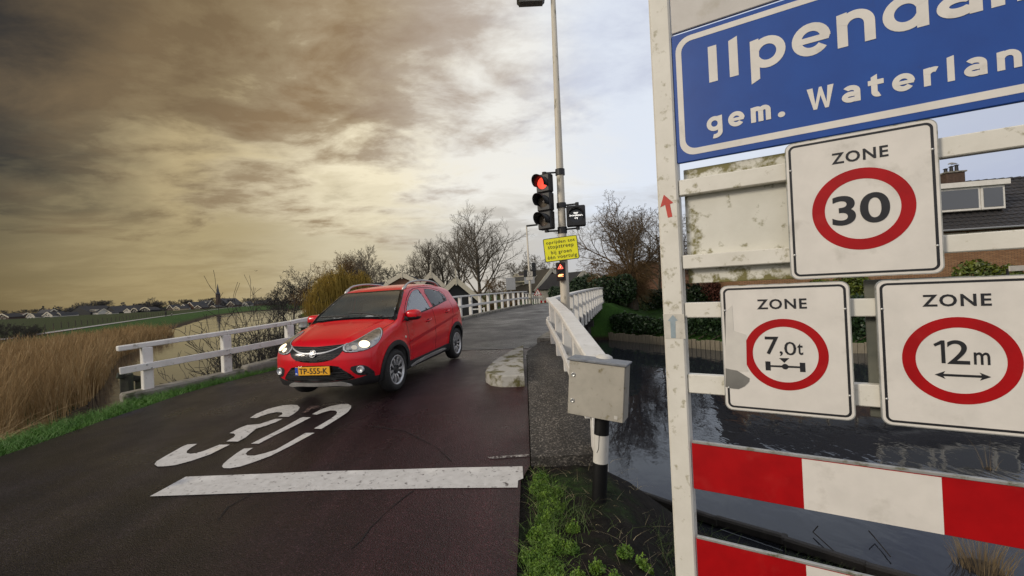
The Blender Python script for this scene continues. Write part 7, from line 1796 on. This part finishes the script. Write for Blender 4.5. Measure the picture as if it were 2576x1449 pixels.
bush(tb(2165, 22), (2.2, 1.2, 1.1), 6000, .09, LV_D, 'dark low shrub in the gap between two zone signs above the piling', 9)
p = at(2455, 660, 19.5); bush(Vector((p.x, 19.5, -.75)), (2.0, 1.1, 2.15), 9000, .10, LV_Y, 'laurel with yellow-green leaves below the tiled house', 10)
# ivy hedge along the far bank
hp = densify([(4.6, 28.5), (5.9, 27.9), (7.0, 26.2), (8.0, 24.5), (9.1, 22.8), (10.2, 21.2), (12.2, 20.1), (14.6, 19.0), (20, 16.8), (29, 13)], .06)
rng = np.random.default_rng(77); H = np.array(hp); idx = rng.integers(0, len(H), 34000); u = rng.uniform(0, 1, 34000); ang = u * math.pi
hh = .86 + .15 * np.sin(H[idx, 0] * 2.1) + .08 * np.sin(H[idx, 1] * 5.3); ww = .85
pts = np.column_stack([H[idx, 0] + np.cos(ang) * ww * .8 + rng.normal(0, .07, 34000), H[idx, 1] - np.cos(ang) * ww * .5 + rng.normal(0, .07, 34000), -1.20 + np.sin(ang) ** .5 * hh + rng.normal(0, .05, 34000)])
hr = empty('ivy_hedge', (4.6, 28.5, -1.2)); tag(hr, 'low dark ivy hedge growing over the timber piling of the far bank', 'hedge'); leaf_cloud('foliage', pts - np.array([4.6, 28.5, -1.2]), np.column_stack([np.cos(ang), -np.cos(ang), np.sin(ang)]), .075, LV_D, hr, rng, .8)
B = MB(); [B.tube([Vector((*hp[k], -1.3)) - hr.location, Vector((*hp[min(k + 12, len(hp) - 1)], -.9)) - hr.location], .03, 5) for k in range(0, len(hp) - 12, 12)]; o = B.build('stems', BARK, hr); o['kind'] = 'stuff'
# bare shrubs leaning over the water left of the car
SH = pmat('shrub_dark_twig', (.012, .010, .009), (.028, .023, .02), 6, .8)
def bare_shrub(base, n, h, label, seed, lean):
    rng = np.random.default_rng(seed); out = []
    def whip(p, d, L, r, k_, kids):
        n_ = 7
        for k in range(n_):
            d = d + rng.normal(0, .10, 3) + np.array([0, 0, .04]); d /= np.linalg.norm(d); q = p + d * L / n_; out.append((*p, *q, r * (1 - .8 * k / n_), r * (1 - .8 * (k + 1) / n_)))
            if kids and k > 1 and rng.random() < .8:
                e = d + rng.normal(0, .55, 3); e /= np.linalg.norm(e); whip(q, e, L * rng.uniform(.2, .5), r * .5, k_, kids - 1)
            p = q
    for k in range(n):
        d = np.array([lean[0] + rng.normal(0, .33), lean[1] + rng.normal(0, .33), 1.0]); d /= np.linalg.norm(d); whip(np.array([rng.normal(0, .35), rng.normal(0, .3), 0]), d, h * rng.uniform(.55, 1.05), rng.uniform(.010, .017), 0, 2)
    r = empty('bare_shrub', base); tag(r, label, 'shrub'); o = np.array(out); o[:, 6:] = np.maximum(o[:, 6:], .0055); m_ = o[:, 5] > -1; nst = 7
    seg_mesh('stems', o, 4, SH, r)['kind'] = 'stuff'; return r
for k, (px, Y, n, h, lab, ln) in enumerate(((668, 11.5, 34, 2.75, 'tall bare dark shrub close beside the front of the red car', (-.05, 0)), (630, 11.8, 32, 2.5, 'tall bare dark shrub behind the left railing, second from the car', (-.1, 0)), (600, 11.0, 20, 1.85, 'bare dark shrub leaning left behind the railing post', (-.55, -.1)), (556, 10.6, 14, 1.35, 'low bare shrub bending left over the water behind the railing', (-.9, -.1)), (650, 13.2, 10, 3.1, 'bare shrub with curved tips standing highest against the sky beside the car', (.12, 0)), (690, 12.6, 24, 2.6, 'bare shrub just left of the red bonnet', (.1, 0)))):
    p = at(px, 720, Y); bare_shrub(Vector((p.x, Y, max(-1.65, float(land(np.array([p.x]), np.array([Y]))[0])))), n, h, lab, 100 + k, ln)

for px, Y, h, lab in ((12, 36, 2.3, 'bare grey shrub at the extreme left edge beside the dike path'), (48, 38, 2.1, 'bare grey shrub second from the left picture edge before the meadow'), (82, 41, 1.9, 'bare grey shrub third from the left picture edge before the meadow')):
    b = tb(px, Y); tree(b, h, RND, lab, 300 + px, mats=(BARK, TWIGD), minr=.006, name='bare_shrub', cat='shrub')
# ------------------------------------------------------------------ village trees
var = []
for k in range(4):
    rng = np.random.default_rng(200 + k); out, tr = [], []; grow(rng, (0, 0, 0), (0, 0, 1), 6, .22, 0, RND, out, tr); o = np.array(out); t = np.array(tr); s = 10 / o[:, 5].max(); o[:, :6] *= s; t[:, :6] *= s; o[:, 6:] = np.maximum(o[:, 6:], .028)
    a = seg_mesh('trunk', t, 6, BARK, None); c = seg_mesh('crown', o, 3, pmat('hazed_twig', (.060, .056, .052), (.08, .075, .068), 1, .95), None); var.append((a.data, c.data)); bpy.data.objects.remove(a); bpy.data.objects.remove(c)  # haze is put into the far twig colour as a lighter grey
vt = [(c1v, 60, 560, 300), (c1v, 220, 570, 310), (c1v, 400, 548, 305), (c1v, 600, 540, 320), (c1v, 960, 535, 310), (c1v, 1060, 500, 300), (c1v, 1190, 520, 315), (c1v, 1330, 460, 330), (c1v, 1440, 425, 335), (c1v, 1560, 415, 335), (c1v, 1690, 385, 330), (c1v, 1790, 390, 330), (c1v, 1990, 480, 340), (c1v, 2110, 500, 345), (c1v, 2400, 445, 345), (c1v, 2520, 440, 350),
      (c2v, 110, 440, 345), (c2v, 290, 345, 330), (c2v, 390, 420, 335), (c2v, 460, 400, 340), (c2v, 640, 395, 350), (c2v, 780, 375, 360), (c2v, 900, 370, 365), (c2v, 970, 385, 370), (c2v, 1190, 365, 380), (c2v, 1250, 362, 385), (c2v, 1380, 340, 395), (c2v, 1530, 345, 400), (c2v, 1650, 370, 400), (c2v, 1780, 380, 405), (c2v, 1950, 350, 410), (c2v, 2080, 345, 410), (c2v, 2200, 330, 400), (c2v, 2330, 360, 405)]
names = ['far left picture edge', 'red-brown village roof', 'pale pointed gable', 'great farmhouse', 'steep barn', 'black farmhouse', 'walker', 'cream gable', 'brick gables', 'hipped village house', 'church', 'bare shrubs']
vt.sort(key=lambda q: q[0](q[1], q[2])[0])
for k, (f, x, y, Y) in enumerate(vt):
    px, py = f(x, y); p = at(px, py, Y); r = empty('village_tree', (p.x, Y, -1.9), rng.uniform(0, 6)); h = p.z + 1.9; s = h / 10; r.scale = (s * 1.15, s * 1.15, s)
    tag(r, ordw(k + 1) + ' dark bare tree from the left among the village roofs', 'tree', 'village trees on the horizon')
    for nm, me in zip(('trunk', 'crown'), var[k % 4]): o = bpy.data.objects.new(nm, me); COL.objects.link(o); o.parent = r
# low far wood closing the horizon
rng = np.random.default_rng(8); n = 60000; az = rng.uniform(rad(-62), rad(60), n); R = rng.uniform(430, 620, n); hmax = 5.5 + 2 * np.sin(az * 23) + 2 * np.sin(az * 61 + 1) + 1.5 * np.sin(az * 143); z = -1.9 + rng.uniform(0, 1, n) ** 1.2 * hmax * (.75 + .25 * np.sin(az * 400))
pts = np.column_stack([np.sin(az) * R, np.cos(az) * R, z]); o = leaf_cloud('distant_wood', pts, np.tile([0, -.5, .5], (n, 1)), .62, pmat('distant_wood', (.050, .048, .045), (.07, .066, .06), .05, .95), None, rng, .7); tag(o, 'dark line of distant bare woodland along the horizon', 'woodland', kind='stuff')

# ------------------------------------------------------------------ reeds
def blades(name, P, D, Hh, W, mat, nseg=3, parent=None, bend=.4, rng=None):
    """P base points, D lean directions (xy), Hh heights, W widths"""
    k = len(P); a = rng.uniform(0, 6.283, k); side = np.column_stack([np.cos(a), np.sin(a), np.zeros(k)]); rows = []
    for j in range(nseg + 1):
        t = j / nseg; c = P + np.column_stack([D[:, 0] * Hh * bend * t ** 1.8, D[:, 1] * Hh * bend * t ** 1.8, Hh * (t - .18 * bend * t * t)]); w = (W * (1 - .85 * t))[:, None]; rows += [c - side * w, c + side * w]
    V = np.stack(rows, 1); m_ = 2 * (nseg + 1); base = (np.arange(k) * m_)[:, None]; Q = np.concatenate([base + np.array([2 * j, 2 * j + 1, 2 * j + 3, 2 * j + 2]) for j in range(nseg)])
    return npmesh(name, V.reshape(-1, 3), Q, None, mat, parent)
rng = np.random.default_rng(3)
REED_A = [(-7.0, 4.4), (-7.4, 5.7), (-8.9, 7.3), (-11.0, 9.6), (-12.8, 11.8), (-14.6, 14.6), (-17.6, 18.4), (-26.2, 28.6), (-40, 51), (-44, 51), (-41, 40), (-36, 28), (-30, 18.5), (-23, 10), (-16, 4), (-9, 1.5)]
def sample(poly, n, bias):
    p = np.array(poly); out = []
    while sum(map(len, out)) < n:
        q = np.column_stack([rng.uniform(p[:, 0].min(), p[:, 0].max(), n), rng.uniform(p[:, 1].min(), p[:, 1].max(), n)]); q = q[inpoly(q, poly)]; d = np.hypot(q[:, 0] + 7, q[:, 1] - 6); q = q[rng.random(len(q)) < np.clip((bias / (d + .5)) ** 1.1, 0, 1)]; out.append(q)
    return np.concatenate(out)[:n]
q = sample(REED_A, 62000, 9.0); gap = np.sin(q[:, 0] * 2.9 + 2.2 * np.sin(q[:, 1] * 1.7)) * np.cos(q[:, 1] * 2.6 + 1.4 * np.sin(q[:, 0] * 2.1)); q = q[gap + rng.normal(0, .35, len(q)) > -.42]; zg = land(q[:, 0], q[:, 1]); d = np.hypot(q[:, 0] + 7, q[:, 1] - 6)
patch = .5 + .5 * np.sin(q[:, 0] * 1.7 + 1.9 * np.sin(q[:, 1] * 1.3) + q[:, 1]) * np.cos(q[:, 1] * 1.1 - q[:, 0] * .6); clx = np.sin(q[:, 0] * 2.3 + 3 * np.sin(q[:, 1] * .9)); cly = np.cos(q[:, 1] * 2.1 + 2.5 * np.sin(q[:, 0] * 1.1)); topz = .14 + .45 * patch + rng.normal(0, .20, len(q)) - .10 * sst(5, 12, d) + np.where(rng.random(len(q)) < .05, .25, 0) - .50 * sst(14, 40, d)
edge = np.clip(-sdist(q, NEAR_ROAD) * -1, 0, 4); hgt_ = np.clip(topz - zg, .25, 2.4) * (.42 + .58 * sst(.7, 2.4, edge)) * np.where(rng.random(len(q)) < .2, rng.uniform(.4, .8, len(q)), 1)
lean = np.column_stack([rng.normal(.06, .30, len(q)) + .28 * clx, rng.normal(-.05, .30, len(q)) + .25 * cly])
REED = pmat('dry_reed', (.21, .122, .042), (.39, .25, .100), 1.6, .8, c3=(.58, .44, .22), s3=9, t3=(.56, .70), coords='Object', stretch=(1, 1, .25))
rd = blades('reed_bed', np.column_stack([q, zg - .05]), lean, hgt_, np.where(d < 12, .0065, .011) * rng.uniform(.6, 1.5, len(q)) * (1 + d / 40), REED, 3, None, .55, rng); tag(rd, 'tawny dry reed bed along the left bank of the canal', 'reeds', kind='stuff')
# broken stalks lying over each other at the road side
q = sample([(-7.0, 4.6), (-6.9, 7.3), (-8.2, 8.2), (-9.5, 6), (-9.5, 2.5)], 5000, 30); zg = land(q[:, 0], q[:, 1]); an = rng.uniform(0, 6.28, len(q)); ed = np.clip(sdist(q, NEAR_ROAD), 0, 3)
o = blades('fallen_reeds', np.column_stack([q, zg + rng.uniform(0, .35, len(q)) * sst(.6, 1.6, ed)]), np.column_stack([np.cos(an), np.sin(an)]), rng.uniform(.35, .9, len(q)) * (.5 + .5 * sst(.5, 1.5, ed)), rng.uniform(.004, .008, len(q)), pmat('fallen_reed', (.26, .17, .075), (.42, .31, .16), 3, .8), 3, None, 1.5, rng); tag(o, 'tangle of broken dry stalks between reed bed and verge', 'reeds', kind='stuff')
# ------------------------------------------------------------------ verge grass
GR = pmat('grass_blade', (.050, .14, .012), (.095, .22, .024), 2.5, .6, c3=(.16, .26, .04), s3=9, t3=(.6, .8))
def verge(n, d0, d1, hmin, hmax, keep, name, label, mat=GR, w=.004):
    q = np.column_stack([rng.uniform(-9, 4, n * 8), rng.uniform(1.2, 11, n * 8)]); s = sdist(q, NEAR_ROAD); q = q[(s > d0) & (s < d1) & keep(q)][:n]; zg = land(q[:, 0], q[:, 1]); an = rng.uniform(0, 6.28, len(q)); s = sdist(q, NEAR_ROAD)
    o = blades(name, np.column_stack([q, zg - .01]), np.column_stack([np.cos(an), np.sin(an)]), rng.uniform(hmin, hmax, len(q)) * (.5 + .5 * sst(d0, d0 + .18, s)), rng.uniform(.6, 1.4, len(q)) * w, mat, 2, None, .8, rng); tag(o, label, 'grass', kind='stuff'); return o
verge(46000, -.03, .95, .05, .15, lambda q: (q[:, 0] < -4.2) & (q[:, 1] < 9.2), 'verge_grass', 'short bright green grass verge along the left road edge')
# weeds on the soil at the right
rng = np.random.default_rng(12)
def weeds():
    # clumps of ragged green leaves
    cl = [(.17, 3.66, .07), (.15, 3.50, .09), (.20, 3.36, .08), (.22, 3.22, .10), (.17, 3.05, .08), (.12, 2.88, .10), (.20, 2.76, .09), (.05, 2.66, .08), (.13, 2.55, .10), (.05, 2.44, .08), (.17, 2.38, .09), (.30, 2.72, .05), (.34, 2.95, .05), (.30, 2.45, .05), (.42, 2.52, .05), (.50, 2.42, .05), (.62, 2.66, .05), (.46, 2.36, .06), (.28, 3.45, .04), (.72, 2.60, .05)]
    P, Nn = [], []
    for x, y, r in cl:
        k = int(2600 * r / .2); a = rng.uniform(0, 6.28, k); rr = r * rng.uniform(0, 1, k) ** .6; q = np.column_stack([x + np.cos(a) * rr, y + np.sin(a) * rr]); z = land(q[:, 0], q[:, 1]) + np.abs(rng.normal(0, .020, k)) * (1.6 - rr / r); P.append(np.column_stack([q, z])); Nn.append(np.tile([0, 0, 1.], (k, 1)))
    q = np.concatenate([np.column_stack([x + rng.normal(0, r * .75, 130), y + rng.normal(0, r * 1.1, 130)]) for x, y, r in cl if x < .3]); an_ = rng.uniform(0, 6.28, len(q)); ok = sdist(q, NEAR_ROAD) > -.02; q, an_ = q[ok], an_[ok]
    g_ = blades('grass_tufts', np.column_stack([q, land(q[:, 0], q[:, 1]) - .005]), np.column_stack([np.cos(an_), np.sin(an_)]), rng.uniform(.03, .10, len(q)), rng.uniform(.0012, .0025, len(q)), pmat('bright_grass', (.06, .13, .01), (.14, .24, .03), 8, .6), 2, None, 1.1, rng); tag(g_, 'thin bright grass sprouting among the weeds at the right road edge', 'grass', kind='stuff')
    P = np.concatenate(P); Nn = np.concatenate(Nn); o = leaf_cloud('low_weeds', P, Nn, .0085, pmat('weed_leaf', (.050, .12, .008), (.15, .25, .020), 14, .6), None, rng, .55); tag(o, 'bright green low weeds on the soil at the right road edge', 'weeds', kind='stuff')
weeds()
q = np.column_stack([rng.uniform(-.02, 3.4, 40000), rng.uniform(1.8, 6.8, 40000)]); s = sdist(q, NEAR_ROAD); zz_ = land(q[:, 0], q[:, 1]); nse = np.sin(q[:, 0] * 3.1 + 2 * np.sin(q[:, 1] * 2.3)) + np.sin(q[:, 1] * 4.3 + q[:, 0]); k = (s > .10) & (zz_ > WATER + .2) & (nse + rng.normal(0, .4, len(q)) > np.where((q[:, 0] < .9) & (q[:, 1] < 4.2), 1.5, -.15)) & ~((q[:, 0] > 0) & (q[:, 1] > 3.85) & (q[:, 0] < .85)); q = q[k]; an = rng.uniform(0, 6.28, len(q))
o = blades('bank_grass', np.column_stack([q, land(q[:, 0], q[:, 1]) - .01]), np.column_stack([np.cos(an) + .3, np.sin(an)]), rng.uniform(.05, .15, len(q)), rng.uniform(.002, .004, len(q)), pmat('bank_grass_blade', (.030, .058, .010), (.06, .095, .018), 3, .7, c3=(.14, .12, .05), s3=6, t3=(.6, .75)), 2, None, 1.0, rng); tag(o, 'thin dull grass on the slope down to the water behind the sign post', 'grass', kind='stuff')
# straw and dead stalks on the soil
q = np.column_stack([rng.uniform(.02, 1.2, 260), rng.uniform(2.2, 3.9, 260)]); an = rng.uniform(0, 6.28, 260)
o = blades('dead_stalks', np.column_stack([q, land(q[:, 0], q[:, 1]) + .005]), np.column_stack([np.cos(an), np.sin(an)]), rng.uniform(.02, .09, 260), rng.uniform(.001, .0022, 260), pmat('straw', (.30, .24, .13), (.42, .36, .22), 9, .8), 3, None, 2.2, rng); tag(o, 'scattered pale dead stalks lying on the dark soil', 'straw', kind='stuff')
# tuft of dry sedge standing in the water at the lower right, and another further out
def tuft(base, n, h, r, label, seed):
    rg = np.random.default_rng(seed); a = rg.uniform(0, 6.28, n); rr = r * rg.uniform(0, 1, n) ** .5; P = np.column_stack([np.cos(a) * rr, np.sin(a) * rr, np.full(n, -.1)]); e = empty('sedge_tuft', base); tag(e, label, 'sedge')
    blades('stalks', P, np.column_stack([np.cos(a) * .7, np.sin(a) * .7]), h * rg.uniform(.35, 1, n), rg.uniform(.0015, .004, n), pmat('sedge_dry', (.17, .12, .06), (.30, .22, .12), 4, .8), 3, e, .45, rg)['kind'] = 'stuff'
    B = MB(); B.lathe([(r * .95, -.25), (r * .8, -.01), (r * .45, .025), (.01, .035)], (0, 0, 0), (0, 0, 1), 12); B.build('root_mound', pmat('root_mound', (.02, .015, .01), (.05, .035, .02), 8, .95, .8, 30), e)
tuft(on(2470, 1425, WATER + .02), 300, .60, .22, 'brown dry sedge tuft in the water at the lower right corner', 1)
tuft(on(2487, 1180, WATER), 14, .75, 0.07, 'few tall dry stalks standing in the water under the 12m sign', 2)
tuft(on(1480, 1240, -.25), 70, .20, .10, 'small wisp of dead grass at the foot of the white railing post', 3)
for k, (pts, lab) in enumerate((([(2058, 1323), (2045, 1338), (2148, 1432), (2075, 1440)], 'bent black twig sticking out of the water left of the sedge'), ([(2185, 1335), (2200, 1352), (2240, 1400)], 'short black twig in the water next to the sedge'))):
    P = [on(x, y, WATER + (.04 if i else .12)) for i, (x, y) in enumerate(pts)]; o = MB().tube(P, .007, 5).build('twig', SH); tag(o, lab, 'twig')
